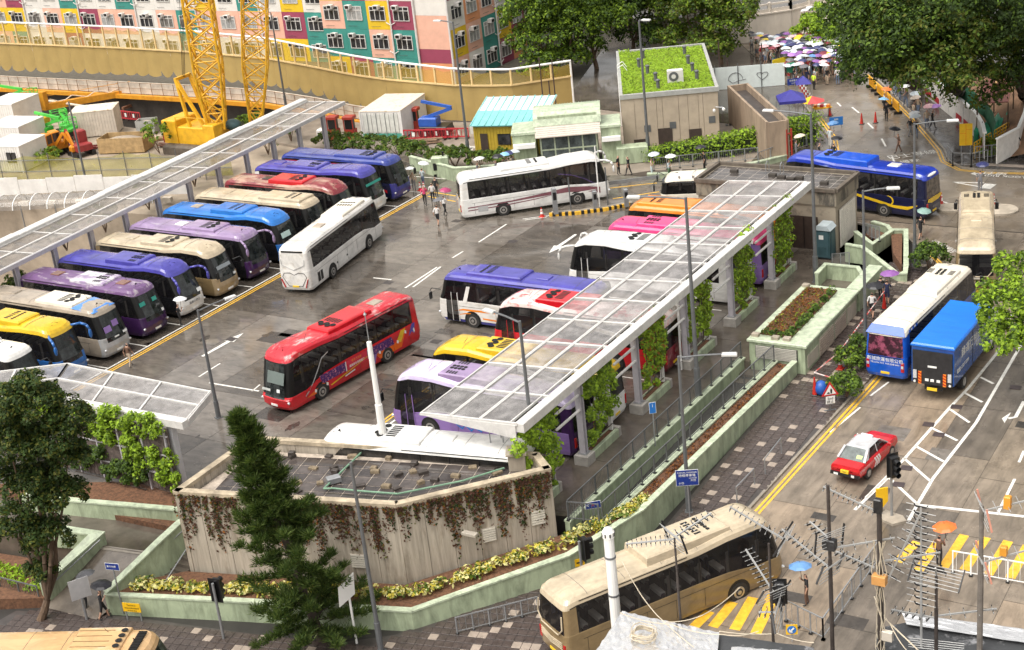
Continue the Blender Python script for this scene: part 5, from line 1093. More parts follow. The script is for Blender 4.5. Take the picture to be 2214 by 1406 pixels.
part('roof',MB()._q([(-.62,-.62,2.1),(.62,-.62,2.1),(.62,.62,2.1),(-.62,.62,2.1),(-.35,-.62,2.42),(.35,-.62,2.42),(.35,.62,2.42),(-.35,.62,2.42)],[(0,1,5,4),(1,2,6,5),(2,3,7,6),(3,0,4,7),(4,5,6,7)]),mat('toilet roof',(.42,.48,.50),.4),pt)
d_=part('door',MB().box(-.42,.42,-.585,-.55,.15,2.0),mat('toilet door',(.05,.10,.115),.4),pt);part('notice',MB().box(-.22,.1,-.6,-.585,1.45,1.75),M_PLATEW,d_);part('vent',MB().box(-.3,.3,-.595,-.585,.3,.9),M_PT,d_)
for s in (-1,1):part('side_rib',MB().box(s*.555-.02,s*.555+.02,-.3,.3,.3,1.9),mat('toilet rib',(.06,.11,.125),.4),pt)
# ---------------------------------------------------------------- flat roofed concrete building in the foreground
cbd=thing('concrete_building','weathered flat roofed concrete building with dead vines on its walls','building',(33.0,-11.7,-2.4))
CB=[(21.4,-14.6),(33.0,-11.7),(38.2,-5.95),(36.8,-4.75),(21.2,-8.35)]
M_BOARD=mat('board marked concrete',(.47,.41,.33),.8,col2=(.33,.275,.21),thr=.60,scale=1.1,coords='World',bump=.3,bscale=5,stretch=(1,1,.3),stain=(2.6,.42,(1.3,1.3,.10)))
cin=[(21.75,-14.15),(32.8,-11.35),(37.7,-5.95),(36.7,-5.1),(21.55,-8.75)]
part('inner_core',at(cbd,MB().prism(cin,-3,2.78)),mat('roof tile grout',(.40,.34,.28),.5,var=.5,scale=2,coords='World'),cbd)
for a,c in zip(CB,CB[1:]+CB[:1]):
    A_=Vector(a);C_=Vector(c);L_=(C_-A_).length;d=(C_-A_)/L_;n=Vector((-d.y,d.x));k=max(1,round(L_/1.35))
    for j in range(k):
        p0=A_+d*(L_*j/k+.012);p1=A_+d*(L_*(j+1)/k-.012);th=.26+random.uniform(-.008,.008)
        q=[p0,p1,p1+n*.26,p0+n*.26];sft=n*random.uniform(0,.012)
        part('wall_panel',at(cbd,MB().prism([(v.x+sft.x,v.y+sft.y) for v in q],-3.2,3.2)),M_BOARD,cbd)
        for hx in (.25,.75):
            if random.random()<.9:hp=p0.lerp(p1,hx)-n*.01;part('tie_hole',at(cbd,MB().tube((hp.x,hp.y,-1.55+(hp.y+12)*.06),(hp.x-n.x*.012,hp.y-n.y*.012,-1.55+(hp.y+12)*.06),.05,n=6)),M_BLACK,cbd)
    part('coping',at(cbd,MB().beam((A_.x+n.x*.14,A_.y+n.y*.14,3.3),(C_.x+n.x*.14,C_.y+n.y*.14,3.3),.40,.2)),M_OLDCAP,cbd)
tm=[mat('wet roof tile '+str(k),c,r_,var=.45,scale=1.4,rvar=.1,coords='World') for k,(c,r_) in enumerate([((.062,.052,.048),.14),((.08,.066,.06),.18),((.048,.040,.038),.12)])]
ang=math.atan2(CB[1][1]-CB[0][1],CB[1][0]-CB[0][0]);ca,sa=math.cos(ang),math.sin(ang)
for i in range(-3,24):
    for j in range(-3,14):
        u,v=i*.86,j*.86;c0=(22+ca*u-sa*v,-14.4+sa*u+ca*v)
        q=[(c0[0]+ca*du-sa*dv,c0[1]+sa*du+ca*dv) for du,dv in ((.025,.025),(.835,.025),(.835,.835),(.025,.835))]
        if all(inside(*p,cin) for p in q):part('roof_tile',at(cbd,MB().prism(q,2.77,2.80)),random.choice(tm),cbd)
blk=[(598,985),(632,988),(608,1012),(711,986),(677,1012),(620,1052),(645,1043),(645,1062),(692,1044),(722,1012),(762,987),(725,1020),(811,1020),(780,1050),(840,992),(896,1004),(893,1020),(862,1026),(835,1052),(858,1056),(808,1012),(1035,998),(1050,988),(915,1022),(1022,1010),(752,1008),(910,1044),(940,1038),(985,1030),(1060,1015),(1075,1022)]
bm_=[mat('mossy block',(.20,.155,.10),.85,var=.5,scale=5),mat('dark wet block',(.05,.04,.034),.6,var=.4,scale=5)]
for k,(x,y) in enumerate(blk):
    p=G(x,y,2.85)
    if not inside(p.x,p.y,cin):continue
    w,d_,h=random.uniform(.15,.26),random.uniform(.11,.16),random.uniform(.11,.2)
    o=part('roof_block',MB().cbox(-w,w,-d_,d_,0,h,.03),bm_[k%2],cbd);o.location=p-Vector(cbd.location)+Vector((0,0,-.05));o.rotation_euler=(0,0,random.uniform(0,1.5))
    if k in (1,15):o2=part('roof_block',MB().cbox(-w*.9,w*.9,-d_,d_,h,h*2,.03),bm_[1],cbd);o2.location=o.location;o2.rotation_euler=(0,0,.3)
M_GPIPE=mat('green pipe',(.17,.30,.20),.45,var=.2)
pp=[G(x,y,2.95) for x,y in [(865,968),(788,972),(700,1057),(720,1056),(780,1062),(860,1068),(900,1060),(1000,1040),(1090,1012)]]
part('pipe',at(cbd,MB().path([tuple(p) for p in pp[:3]],.05,8)),M_GPIPE,cbd);part('pipe',at(cbd,MB().path([tuple(p) for p in pp[2:]],.05,8)),M_GPIPE,cbd)
p=G(722,1042,2.85);o=part('pump_box',MB().cbox(-.35,.35,-.22,.22,0,.3,.04),M_GALV,cbd);o.location=p-Vector(cbd.location);o.rotation_euler=(0,0,.9)
p=G(1120,1010,2.8);o=part('roof_vent',MB().cbox(-.42,.42,-.42,.42,0,.85,.0).cbox(-.52,.52,-.52,.52,.85,1.0,.05),M_OLDC,cbd);o.location=p-Vector(cbd.location);o.rotation_euler=(0,0,.5)
p=G(833,972,2.8);part('white_mast',at(cbd,MB().tube((p.x,p.y,2.7),(p.x,p.y,5.4),.22,.19,n=12).tube((p.x,p.y,5.4),(p.x,p.y,8.9),.15,.13,n=12)),M_WHITEP,cbd)
part('mast_tip',at(cbd,MB().tube((p.x,p.y,8.9),(p.x,p.y,10.6),.03,.02,n=6).lathe((p.x,p.y,10.3),[(.03,0),(.09,.1),(.03,.2)],8)),M_GALV,cbd)
for dx in (0,.6):
    q=G(1062+28*dx/.6,968,3.3);part('cat_ladder_hoop',at(cbd,MB().path([(q.x,q.y,2.6),(q.x,q.y,4.1),(q.x+.1,q.y+.3,4.4),(q.x+.2,q.y+.7,4.1),(q.x+.2,q.y+.7,2.9)],.035)),M_GALV,cbd)
def wall_vent(px,py,z,w,h):
    p=G(px,py,z);a,c=(Vector(CB[0]),Vector(CB[1])) if px<880 else (Vector(CB[1]),Vector(CB[2]));d=(c-a).normalized();t_=(Vector((p.x,p.y))-a).dot(d);q=a+d*t_;n=Vector((-d.y,d.x))
    f=part('wall_vent',at(cbd,MB().beam((q.x-d.x*w/2-n.x*.02,q.y-d.y*w/2-n.y*.02,z),(q.x+d.x*w/2-n.x*.02,q.y+d.y*w/2-n.y*.02,z),.06,h)),mat('vent frame',(.40,.36,.30),.6),cbd)
    for k in range(6):zz=z-h/2+h*(k+.5)/6;part('slat',at(cbd,MB().beam((q.x-d.x*w*.45-n.x*.06,q.y-d.y*w*.45-n.y*.06,zz),(q.x+d.x*w*.45-n.x*.06,q.y+d.y*w*.45-n.y*.06,zz),.03,h/9)),mat('vent slat',(.62,.58,.50),.5),f)
wall_vent(775,1215,.1,.85,.75);wall_vent(1168,1125,.9,.75,.8);wall_vent(1065,1168,.6,.7,.75)
part('conduit_box',at(cbd,MB().cbox(35.15,35.95,-9.75,-9.45,1.1,1.25,.02)),mat('vent frame',(.40,.36,.30),.6),cbd)
dv=thing('dead_vine','brown dead creeper hanging over the concrete walls from the roof edge','creeper',(33.0,-11.75,3.3))
P,N=[],[]
for (a,c,dens) in [(CB[0],CB[1],150),(CB[1],CB[2],140)]:
    A_=Vector(a);C_=Vector(c);L_=(C_-A_).length;d=(C_-A_)/L_;n=Vector((d.y,-d.x))
    for k in range(dens):
        u=random.random();q=A_+d*(L_*u)
        ln=random.uniform(.4,2.8)*(1.35 if .3<u<.95 else .8)*(.55+.45*math.sin(u*21+1.0)**2)
        if c is CB[1] and u<.25:ln *= 1.6
        m=int(10+ln*17);z=3.25-RNG.random(m)**1.25*ln;w=RNG.normal(0,.035,m)*(1+.6*(3.2-z))+.05*np.sin(z*3+k)
        P.append(np.column_stack([q.x+d.x*w+n.x*.05,q.y+d.y*w+n.y*.05,z]));N.append(np.tile([n.x,n.y,.3],(m,1)))
P=np.concatenate(P);N=np.concatenate(N);P += RNG.normal(0,.02,P.shape)
link('stems_and_leaves',leaf_mesh('stems_and_leaves',P-np.array(dv.location),N,.13,(LF_BROWN,LF_DEEP,LF_RUST,LF_OLIVE),(8,3,1,1)),dv)
# ---------------------------------------------------------------- lower left path, ramp, stairs
b=MB().prism([(4.0,-13.6),(20.6,-12.9),(20.0,-15.0),(15.8,-15.6),(4.0,-17.2)],-3,-.42);struct('lower_path',b,M_PAVE)
b=MB().prism([(4.0,-13.6),(14.5,-9.3),(20.9,-8.6),(20.6,-12.9)],-3,-.1);struct('planting_strip',b,M_SOIL)
b=MB()._q([(15.6,-15.6,-.40),(20.0,-14.9,-.40),(19.3,-17.6,-1.7),(15.3,-18.2,-1.75),(18.9,-19.0,-2.1),(15.2,-19.2,-2.12)],[(3,2,1,0),(5,4,2,3)]);struct('ramp',b,mat('ramp concrete',(.15,.125,.10),.25,var=.4,scale=.8,rvar=.12,coords='World'))
b=MB()._q([(15.6,-15.55,-.39),(20.0,-14.85,-.39),(20.0,-15.1,-.47),(15.6,-15.8,-.48)],[(3,2,1,0)]);struct('ramp_strip',b,M_KERB)
wall_run('garden_wall','pale green wall under the trellis planting at lower left',[(9.0,-14.1),(13.4,-13.3),(18.9,-12.2),(20.9,-11.9)],.28,[.5,.55,.6,.7],[-1]*4,group='green garden walls')
wall_run('garden_wall','thick green ramp wall with a corner turning left',[(13.2,-15.9),(16.1,-15.5),(15.2,-18.9)],.42,[.35,.35,-.95],[-.8,-.6,-2.6],group='green garden walls')
wall_run('garden_wall','sloping green wall between the ramp and the dark stairs',[(20.45,-13.4),(20.1,-15.0),(18.9,-18.1)],.34,[1.05,.55,-1.0],[-1,-2.0,-2.6],group='green garden walls')
for s,(p0,p1,z0,z1) in enumerate([((16.35,-15.6),(15.5,-18.7),.05,-1.15),((20.62,-13.6),(19.9,-15.9),.55,-.35)]):
    tag(part('handrail',MB().tube((*p0,z0),(*p1,z1),.035,n=8),M_GALV),'grey handrail on the '+('thick ramp wall' if s==0 else 'stair side of the sloping wall'),'handrail','handrails at the lower left')
stt=thing('stairs','dark wet stairs between the green wall and the concrete building','stairs',(20.6,-15.0,-2.2))
for k in range(10):
    y=-16.6+.34*k;part('step',at(stt,MB().box(19.75+.09*k,21.35,y,y+.36,-3,-2.05+.17*k)),M_PAVE,stt)
part('rail',at(stt,MB().path([(21.2,-16.6,-1.2),(21.25,-14.0,.1)],.03,6)),M_GALV,stt)
b=MB().prism([(2,-25),(15.3,-19.0),(15.1,-15.8),(12.9,-16.2),(4,-17.4),(-6,-14),(-12,-16)],-4,-1.7);struct('lower_bed',b,M_SOIL)
b=MB().prism([(-20,-9.4),(14.5,-9.4),(4,-13.6),(4,-17),(-6,-14),(-20,-13)],-4,-.3);struct('side_strip',b,M_PAVE)
bedding('bright green ground cover behind the low fence at lower left',[(9,-18.2),(14.6,-18.2)],1.2,120,lambda u:-1.7,(LF_BRIGHT,LF_LIME),(1,1))
railing('low dark fence in front of bright ground cover at lower left',(8,-19.3),(14.9,-19.0),-2.0,-2.0,h=.9,np_=5)
# ---------------------------------------------------------------- construction site
b=MB().prism([(-130,20),(-19.6,28.5),(-19.6,47.9),(-27.5,49.6),(-38,50.0),(-59,52.6),(-130,54.5)],-9.5,-.3);struct('site_ground',b,M_EARTH)
b=MB().prism([(-27.4,49.6),(-19.6,47.9),(-13.5,47.8),(1.2,43.7),(14.4,46.8),(16.5,48.6),(24.0,51.2),(22.5,62),(-2,66),(-9,60.5),(-27.4,62)],-9.5,-.06);struct('site_ground',b,mat('site paving',(.24,.20,.16),.6,var=.35,scale=.6,coords='World'))
b=MB().prism([(-130,62.6),(-27.4,62.6),(-9,60.6),(-2,66.2),(-26,140),(-130,140)],-9.5,-.1);struct('back_ground',b,mat('back ground',(.10,.09,.07),.8,var=.3,coords='World'))
b=MB().prism([(22.5,62.0),(24.0,51.2),(31.9,48.5),(30.4,54),(27.9,60),(24.2,66),(20.4,72),(15,79.5),(6,92),(0,100),(-26,140),(-2,66.2)],-9.5,-.03);struct('yard',b,M_PAVE)
b=MB().box(-130,-27.4,62.3,62.58,-9,-.02);struct('pit_wall',b,M_PIT)
b=MB().prism([(33.0,47.3),(31.9,48.5),(30.3,44.4),(32.5,43)],-1,.0);struct('walkway',b,M_PAVE)
kb=thing('pit_edge_walkway','white concrete edge with orange beam along far side of pit','walkway',(-60,62.3,0))
RIM=[(-110,61.9),(-78,61.9),(-58,61.9),(-46,61.9),(-35.6,61.4),(-27.5,59.6),(-21,57.6),(-15.5,56.6)]
for a,c in zip(RIM[:-1],RIM[1:]):
    part('concrete_edge',at(kb,MB().beam((*a,.75),(*c,.75),.25,1.3)),mat('white concrete edge',(.55,.49,.41),.7,var=.25,scale=1.0,coords='World'),kb)
    part('orange_beam',at(kb,MB().beam((a[0],a[1]-.5,-.15),(c[0],c[1]-.5,-.15),.5,.45)),mat('orange steel',(.62,.27,.02),.45,var=.2),kb)
    L_=(Vector(c)-Vector(a)).length;n=int(L_/1.6)
    mb=MB()
    for k in range(n):
        q=lerp2(a,c,k/n);mb.beam((q[0],q[1]-.35,.0),(q[0],q[1]-.35,1.5),.05,.05)
    mb.beam((a[0],a[1]-.35,1.45),(c[0],c[1]-.35,1.45),.05,.05);mb.beam((a[0],a[1]-.35,.8),(c[0],c[1]-.35,.8),.04,.04)
    part('scaffold_rail',at(kb,mb),mat('rusty tube',(.22,.12,.06),.7,var=.3),kb)
sb=thing('orange_strut','orange steel strut bridging the pit corner','beam',tuple(G(100,225,-.2)))
a,c=G(95,232,.0),G(285,198,.0)
M_OR=mat('orange steel',(.62,.27,.02))
part('beam',at(sb,MB().beam(a,c,.7,.7)),M_OR,sb);part('guard_rail',at(sb,MB().beam(a+Vector((0,0,1.2)),c+Vector((0,0,1.2)),.05,.05).beam(a+Vector((0,0,.3)),a+Vector((0,0,1.2)),.05,.05).beam(c+Vector((0,0,.3)),c+Vector((0,0,1.2)),.05,.05)),M_OR,sb)
part('hose',at(sb,MB().path([a+(c-a)*(k/12)+Vector((0,0,.55+.25*math.sin(k*1.9))) for k in range(13)],.06,6)),mat('pale hose',(.6,.52,.42),.6),sb)
part('end_frame',at(sb,MB().box(a.x-.6,a.x+.6,a.y-.3,a.y+.3,-.3,1.8)),M_OR,sb)
sb=tag(part('steel_pipe',MB().tube(G(90,216,0),G(208,234,0),.14,n=8),mat('pale hose',(.6,.52,.42),.6)),'pale pipe lying along near rim of pit','pipe')
tag(part('rusty_brace',MB().beam(G(265,235,-1.5),G(325,212,-1.5),.3,.3),mat('rust',(.20,.09,.05),.8)),'rusty brace across the dark pit wall','beam')
cu_=thing('noise_barrier','long tan fabric noise barrier with cream frame above the pit','barrier',(-40,63,0))
CPT=[(-112,62.3,7.9,1.9),(-78,62.5,7.9,1.9),(-58,63.4,7.4,1.8),(-46,63.2,7.15,1.7),(-35.6,62.4,6.85,1.6),(-27.5,60.5,6.45,1.3),(-22,59.0,6.2,.7),(-17.3,58.4,5.9,.35),(-9.1,58.7,5.25,.1),(-4,60.0,5.0,.0),(.4,64.4,4.9,.0)]
cum=[0]
for p,q in zip(CPT[:-1],CPT[1:]):cum.append(cum[-1]+math.hypot(q[0]-p[0],q[1]-p[1]))
def cpos(s):
    for k in range(len(CPT)-1):
        if s<=cum[k+1] or k==len(CPT)-2:
            t=(s-cum[k])/(cum[k+1]-cum[k]);return [CPT[k][i]+(CPT[k+1][i]-CPT[k][i])*t for i in range(4)]
M_FAB=mat('tan barrier fabric',(.37,.26,.088),.65,var=.10,scale=.5,bump=.15,bscale=2,coords='World');M_NET=mat('yellow safety net',(.52,.36,.05),.7,var=.1,alpha=.42,coords='World');M_CRF=mat('cream frame',(.68,.50,.24),.5,var=.1)
npan=int(cum[-1]/1.95)
for k in range(npan):
    s0,s1=cum[-1]*k/npan,cum[-1]*(k+1)/npan;A_,C_=cpos(s0),cpos(s1)
    mid=lambda P_:P_[2]*.63+.25
    mb=MB();NX,NZ=6,5;V=[]
    sc_=random.uniform(.1,.6) if A_[3]>.5 else random.uniform(0,.12)
    for j in range(NZ+1):
        for i in range(NX+1):
            t=i/NX;P_=[A_[q]+(C_[q]-A_[q])*t for q in range(4)];zt=mid(P_);zb=P_[3]+sc_*(2*t-1)**2*1.3
            z=zb+(zt-zb)*j/NZ;bulge=.14*math.sin(math.pi*t)*(1-j/NZ*.7)+random.uniform(-.015,.015)
            V.append((P_[0],P_[1]-bulge,z))
    F_=[(j*(NX+1)+i,j*(NX+1)+i+1,(j+1)*(NX+1)+i+1,(j+1)*(NX+1)+i) for j in range(NZ) for i in range(NX)]
    part('fabric_panel',at(cu_,mb._q(V,F_)),M_FAB,cu_,smooth=True)
    part('net_panel',at(cu_,MB().poly([(A_[0],A_[1],mid(A_)+.1),(C_[0],C_[1],mid(C_)+.1),(C_[0],C_[1],C_[2]-.25),((A_[0]+C_[0])/2,(A_[1]+C_[1])/2,(A_[2]+C_[2])/2-.45),(A_[0],A_[1],A_[2]-.25)])),M_NET,cu_)
    part('frame_post',at(cu_,MB().beam((A_[0],A_[1]-.05,mid(A_)),(A_[0],A_[1]-.05,A_[2]),.16,.16)),M_CRF,cu_)
    part('lower_rail',at(cu_,MB().beam((A_[0],A_[1]-.12,mid(A_)+.08),(C_[0],C_[1]-.12,mid(C_)+.08),.10,.16)),M_CRF,cu_)
    part('top_rail',at(cu_,MB().tube((A_[0],A_[1]-.05,A_[2]),(C_[0],C_[1]-.05,C_[2]),.11,n=8)),M_WHITEP,cu_)
part('end_post',at(cu_,MB().tube((.4,64.35,0),(.4,64.35,5.0),.1,n=8)),M_WHITEP,cu_)
# ---------------------------------------------------------------- coloured housing blocks
HC={'p':(.74,.42,.31),'y':(.72,.48,.02),'w':(.70,.67,.62),'t':(.045,.25,.21),'m':(.30,.055,.10),'o':(.70,.30,.14)}
HM={k:mat('facade paint '+k,v,.6,var=.08,scale=1,coords='World') for k,v in HC.items()}
M_WFR=mat('window frame',(.62,.60,.57),.45,var=.1);M_WGL=mat('flat window glass',(.035,.035,.038),.12,var=.9,scale=1.2,coords='World');M_ACW=mat('air conditioner white',(.62,.60,.57),.5,var=.1);M_PIPEW=mat('white pipe',(.66,.63,.60),.5)
PANES=[M_WGL,M_WGL,M_WGL,mat('curtained glass',(.16,.15,.14),.15,var=.6,scale=2,coords='World'),mat('pale blind glass',(.36,.36,.35),.2,var=.3,scale=2,coords='World')]
u_pane=MB().box(-.82,.82,-.02,.02,-.62,.62).mesh('pane',M_WGL)
fr_=MB()
for x in (-.85,-.28,.28,.85):fr_.box(x-.035,x+.035,-.06,.02,-.66,.66)
for z in (-.66,.3,.66):fr_.box(-.88,.88,-.065,.015,z-.03,z+.03)
u_frame=fr_.mesh('window_frame',M_WFR);u_ac=MB().cbox(-.34,.34,-.5,0,-.22,.22,.02).mesh('air_conditioner',M_ACW);u_acf=MB().box(-.24,.24,-.52,-.505,-.15,.15).mesh('grille',M_BLACK)
def facade(root,p0,dirv,nb,bay,floors,fh,z0,cols,out):
    """dirv along the wall, out = outward normal"""
    d=Vector((*dirv,0));n=Vector((*out,0));o=Vector(root.location);rz=math.atan2(d.y,d.x)
    if (Vector((0,-1,0))-Vector((d.y,-d.x,0))).length>9:pass
    for f in range(floors):
        for k in range(nb):
            a=Vector((*p0,0))+d*bay*k;c=a+d*bay;z=z0+fh*f
            col=cols[(k*3+f*5+(k//4))%len(cols)] if not callable(cols) else cols(k,f)
            q=[a+d*.01,c-d*.01,c-d*.01-n*.2,a+d*.01-n*.2]
            part('wall_panel',MB().prism([(v.x-o.x,v.y-o.y) for v in q],z-o.z,z+fh-.02-o.z),HM[col],root)
            m=a+d*bay*.47+n*.03
            w=link('window',u_pane,root,(m.x-o.x,m.y-o.y,z+fh*.56-o.z),rz,scale=(bay/2.65,1,1.12));recol(w,random.choice(PANES));link('window_frame',u_frame,w)
            mm=a+d*bay*(.30 if k%2 else .52)+n*.05
            ac_=link('air_conditioner',u_ac,root,(mm.x-o.x,mm.y-o.y,z+fh*.80-o.z),rz);link('grille',u_acf,ac_)
            if k%3==2:
                pq=c+n*.12;part('drain_pipe',MB().tube((pq.x-o.x,pq.y-o.y,z-o.z),(pq.x-o.x,pq.y-o.y,z+fh-o.z),.09,n=6).tube((pq.x-o.x,pq.y-o.y,z+.5-o.z),(pq.x+d.x*.6-o.x,pq.y+d.y*.6-o.y,z+.8-o.z),.05,n=5).tube((pq.x-o.x,pq.y-o.y,z+.5-o.z),(pq.x-d.x*.6-o.x,pq.y-d.y*.6-o.y,z+.8-o.z),.05,n=5),M_PIPEW,root)
            part('drying_rack',MB().tube((a.x+d.x*.5+n.x*.1-o.x,a.y+d.y*.5+n.y*.1-o.y,z+.35-o.z),(a.x+d.x*1.7+n.x*.1-o.x,a.y+d.y*1.7+n.y*.1-o.y,z+.35-o.z),.02,n=4),M_BLACK,root)
hb=thing('housing_block','long housing block of pink, yellow, teal and maroon flats behind barrier','apartment block',(-75,79,0))
part('core',at(hb,MB().box(-112,-36.5,79.2,92,-.1,30)),HM['w'],hb)
facade(hb,(-111.6,79.0),(1,0),22,3.4,4,3.2,-.6,'pywpwtmpwwtywpmwtpyw',(0,-1))
hb2=thing('housing_block','nearer housing block with blank white and pink end wall','apartment block',(-24,71,0))
part('core',at(hb2,MB().box(-34.4,-17.9,71.2,86.2,-.1,30)),HM['w'],hb2)
seq={0:'ywmp',1:'ytwp',2:'tpmt',3:'wpym'}
facade(hb2,(-34.5,71.0),(1,0),4,3.12,4,3.1,-.3,lambda k,f:'ypmwtytwpmtpywm'[(k*2+f*4)%15],(0,-1))
part('end_wall',at(hb2,MB().box(-22.0,-17.75,70.95,71.2,-.1,2.4)),HM['o'],hb2);part('end_wall',at(hb2,MB().box(-22.0,-17.75,70.95,71.2,2.41,3.9)),HM['m'],hb2);part('end_wall',at(hb2,MB().box(-22.0,-17.75,70.95,71.2,3.91,7.5)),HM['p'],hb2);part('end_wall',at(hb2,MB().box(-22.0,-17.75,70.95,71.2,7.51,30)),HM['w'],hb2)
facade(hb2,(-17.75,71.2),(0,1),5,3.0,4,3.1,-.3,lambda k,f:'pwtmoyptymwo'[(k+f*5)%12],(1,0))
for xx in (-21.9,-17.6):part('corner_pipe',at(hb2,MB().tube((xx,70.8,0),(xx,70.8,16),.12,n=8)),M_PIPEW,hb2)
# ---------------------------------------------------------------- crane
M_CRY=mat('crane yellow',(.66,.36,.015),.45,var=.22,scale=1.5)
def lattice(root,p,q,w0,w1,n,m,ax=Vector((1,0,0)),r=.08):
    p=Vector(p);q=Vector(q);d=(q-p).normalized();a=(ax-d*ax.dot(d)).normalized();b_=d.cross(a)
    def c(t,i):w=w0+(w1-w0)*min(1,t*4);return p.lerp(q,t)+a*(w/2*(1 if i in (0,3) else-1))+b_*(w/2*(1 if i<2 else-1))
    for i in range(4):part('chord',MB().tube(c(0,i),c(.25,i),r*1.5,n=6).tube(c(.25,i),c(1,i),r*1.5,n=6),m,root)
    mb=MB()
    for k in range(n):
        t0,t1=k/n,(k+1)/n
        for i in range(4):
            j=(i+1)%4;mb.tube(c(t0,i),c(t1,j) if k%2 else c(t1,j),r,n=4,caps=False);mb.tube(c(t0,j),c(t1,i),r,n=4,caps=False);mb.tube(c(t0,i),c(t0,j),r*.8,n=4,caps=False)
    part('lacing',mb,m,root)
cr=thing('crawler_crane','yellow crawler crane with two lattice booms beside the pit','crane',tuple(G(440,322,-.3)))
cb_=Vector(cr.location)
part('counterweight',MB().cbox(-3.4,-1.6,-1.6,1.6,.9,3.2,.08),M_CRY,cr);part('machine_house',MB().cbox(-1.6,2.6,-1.5,1.5,.9,2.6,.1),M_CRY,cr)
for s in (-1,1):part('crawler_track',MB().cbox(-3.0,3.0,s*2.0-.5,s*2.0+.5,0,.95,.2),mat('track steel',(.10,.08,.06),.7,var=.4),cr)
for k in range(6):part('hazard_stripe',MB().slab([(-3.42,-1.6,1.0+.38*k),(-3.42,-.9,1.25+.38*k),(-3.42,-.9,1.42+.38*k),(-3.42,-1.6,1.17+.38*k)],.02,(-1,0,0)),M_BLACK,cr)
part('cab',MB().cbox(2.0,3.4,-1.7,-.5,1.2,3.0,.1),M_CRY,cr);part('a_frame',MB().beam((.0,-1.2,2.4),(-1.0,-1.0,7.2),.25,.3).beam((0,1.2,2.4),(-1.0,1.0,7.2),.25,.3).beam((-1.0,-1.1,7.2),(-1.0,1.1,7.2),.3,.3).beam((1.9,-1.1,2.4),(-1.0,-1.0,7.2),.3,.25).beam((1.9,1.1,2.4),(-1.0,1.0,7.2),.3,.25),M_CRY,cr)
part('walkway_rail',MB().path([(-1.5,-1.55,2.6),(-1.5,-1.55,3.6),(2.4,-1.55,3.6),(2.4,-1.55,2.6)],.04,5),M_CRY,cr)
part('tarpaulin',MB().blob((3.3,1.2,2.3),.9,.8,.55,10,6),mat('dark green sheet',(.04,.09,.10),.6,var=.3),cr,smooth=True)
lattice(cr,(2.4,0,2.2),(2.6,.5,26),1.5,2.5,14,M_CRY,ax=Vector((.8,.55,0)))
lattice(cr,(4.6,3.0,1.5),(7.4,5.5,26),1.0,2.3,15,M_CRY,ax=Vector((.8,.55,0)),r=.06)
part('sign_board',at(cr,MB().slab([G(403,35,18.5),G(424,33,18.5),G(426,60,17.2),G(405,62,17.2)],.05,(.5,-.8,0))),M_PLATEW,cr) if False else part('sign_board',MB().box(1.5,2.7,-1.4,-1.35,17.6,19.2),M_PLATEW,cr)
for k in range(3):part('hoist_rope',MB().tube((-1+.15*k,0,7.2),(2.2+.3*k,.4,25),.03,n=4),M_BLACK,cr)
# ---------------------------------------------------------------- containers, cabins, plant
def container(label,px,rz,L_,W_,H_,m,top=None,name='site_container',z=-.3,doors=False,cat='container',group='site containers',base=None,door=None,window=None):
    p=G(px[0],px[1],z);t=thing(name,label,cat,(p.x,p.y,z),rz,group)
    part('body',MB().box(0,L_,0,W_,.1,H_),m,t);part('roof',MB().cbox(-.04,L_+.04,-.04,W_+.04,H_,H_+.12,.04),top or m,t)
    mb=MB()
    for k in range(int(L_/.3)):mb.box(.1+.3*k,.24+.3*k,-.04,0,.2,H_-.1)
    r_=part('side_ribs',mb,m,t);r_['kind']='stuff'
    for x in (0,L_):part('corner_post',MB().box(x-.08,x+.08,-.07,.09,0,H_+.05),m,t)
    if base:part('base_band',MB().box(.05,L_-.05,-.055,-.042,.15,.65),base,t)
    if doors:
        for k in range(4):part('door_panel',MB().box(L_*(.08+.22*k),L_*(.27+.22*k),-.085,-.05,.75,H_-.25),mat('container door',(.60,.60,.55),.5,var=.15),t);part('lock_bar',MB().tube((L_*(.18+.22*k),-.11,.3),(L_*(.18+.22*k),-.11,H_-.1),.03,n=6),M_GALV,t)
    if door:d_=part('door',MB().box(door[0],door[1],-.08,-.045,.15,2.1),mat('dark door',(.05,.035,.028)),t)
    if window:
        for (a,c) in window:w=part('window',MB().box(a,c,-.08,-.045,1.1,2.0),M_WGL,t);part('window_frame',MB().box(a-.06,a,-.1,-.04,1.05,2.05).box(c,c+.06,-.1,-.04,1.05,2.05).box(a,c,-.1,-.04,1.05,1.1).box(a,c,-.1,-.04,2.0,2.05),M_BLACK,w)
    return t
M_CW=mat('cabin white',(.68,.66,.63),.5,var=.12,scale=1.2);M_CBG=mat('container beige',(.56,.50,.42),.55,var=.18,scale=1.2);M_CTOP=mat('rusty pale roof',(.66,.58,.48),.6,col2=(.46,.30,.17),thr=.62,scale=2)
container('white site cabin cut by the left frame edge, upper',(-22,335),RAD(8),4.5,4.0,2.9,M_CW)
container('white site cabin cut by the left frame edge, lower with dark windows',(-20,372),RAD(8),4.2,4.0,2.6,M_CW,window=[(2.6,3.0),(3.2,3.6)])
container('white stacked cabin farthest up the left frame edge',(-25,283),RAD(8),4.0,4.5,2.9,M_CW)
container('beige shipping container with rusty pale roof in the site yard',(160,302),RAD(32),4.6,3.0,2.7,M_CBG,M_CTOP)
container('white shipping container with teal base band near the hedge',(786,303),RAD(12),4.2,6.2,2.75,M_CW,M_CTOP,z=0,doors=True,base=mat('teal band',(.08,.34,.26),.5))
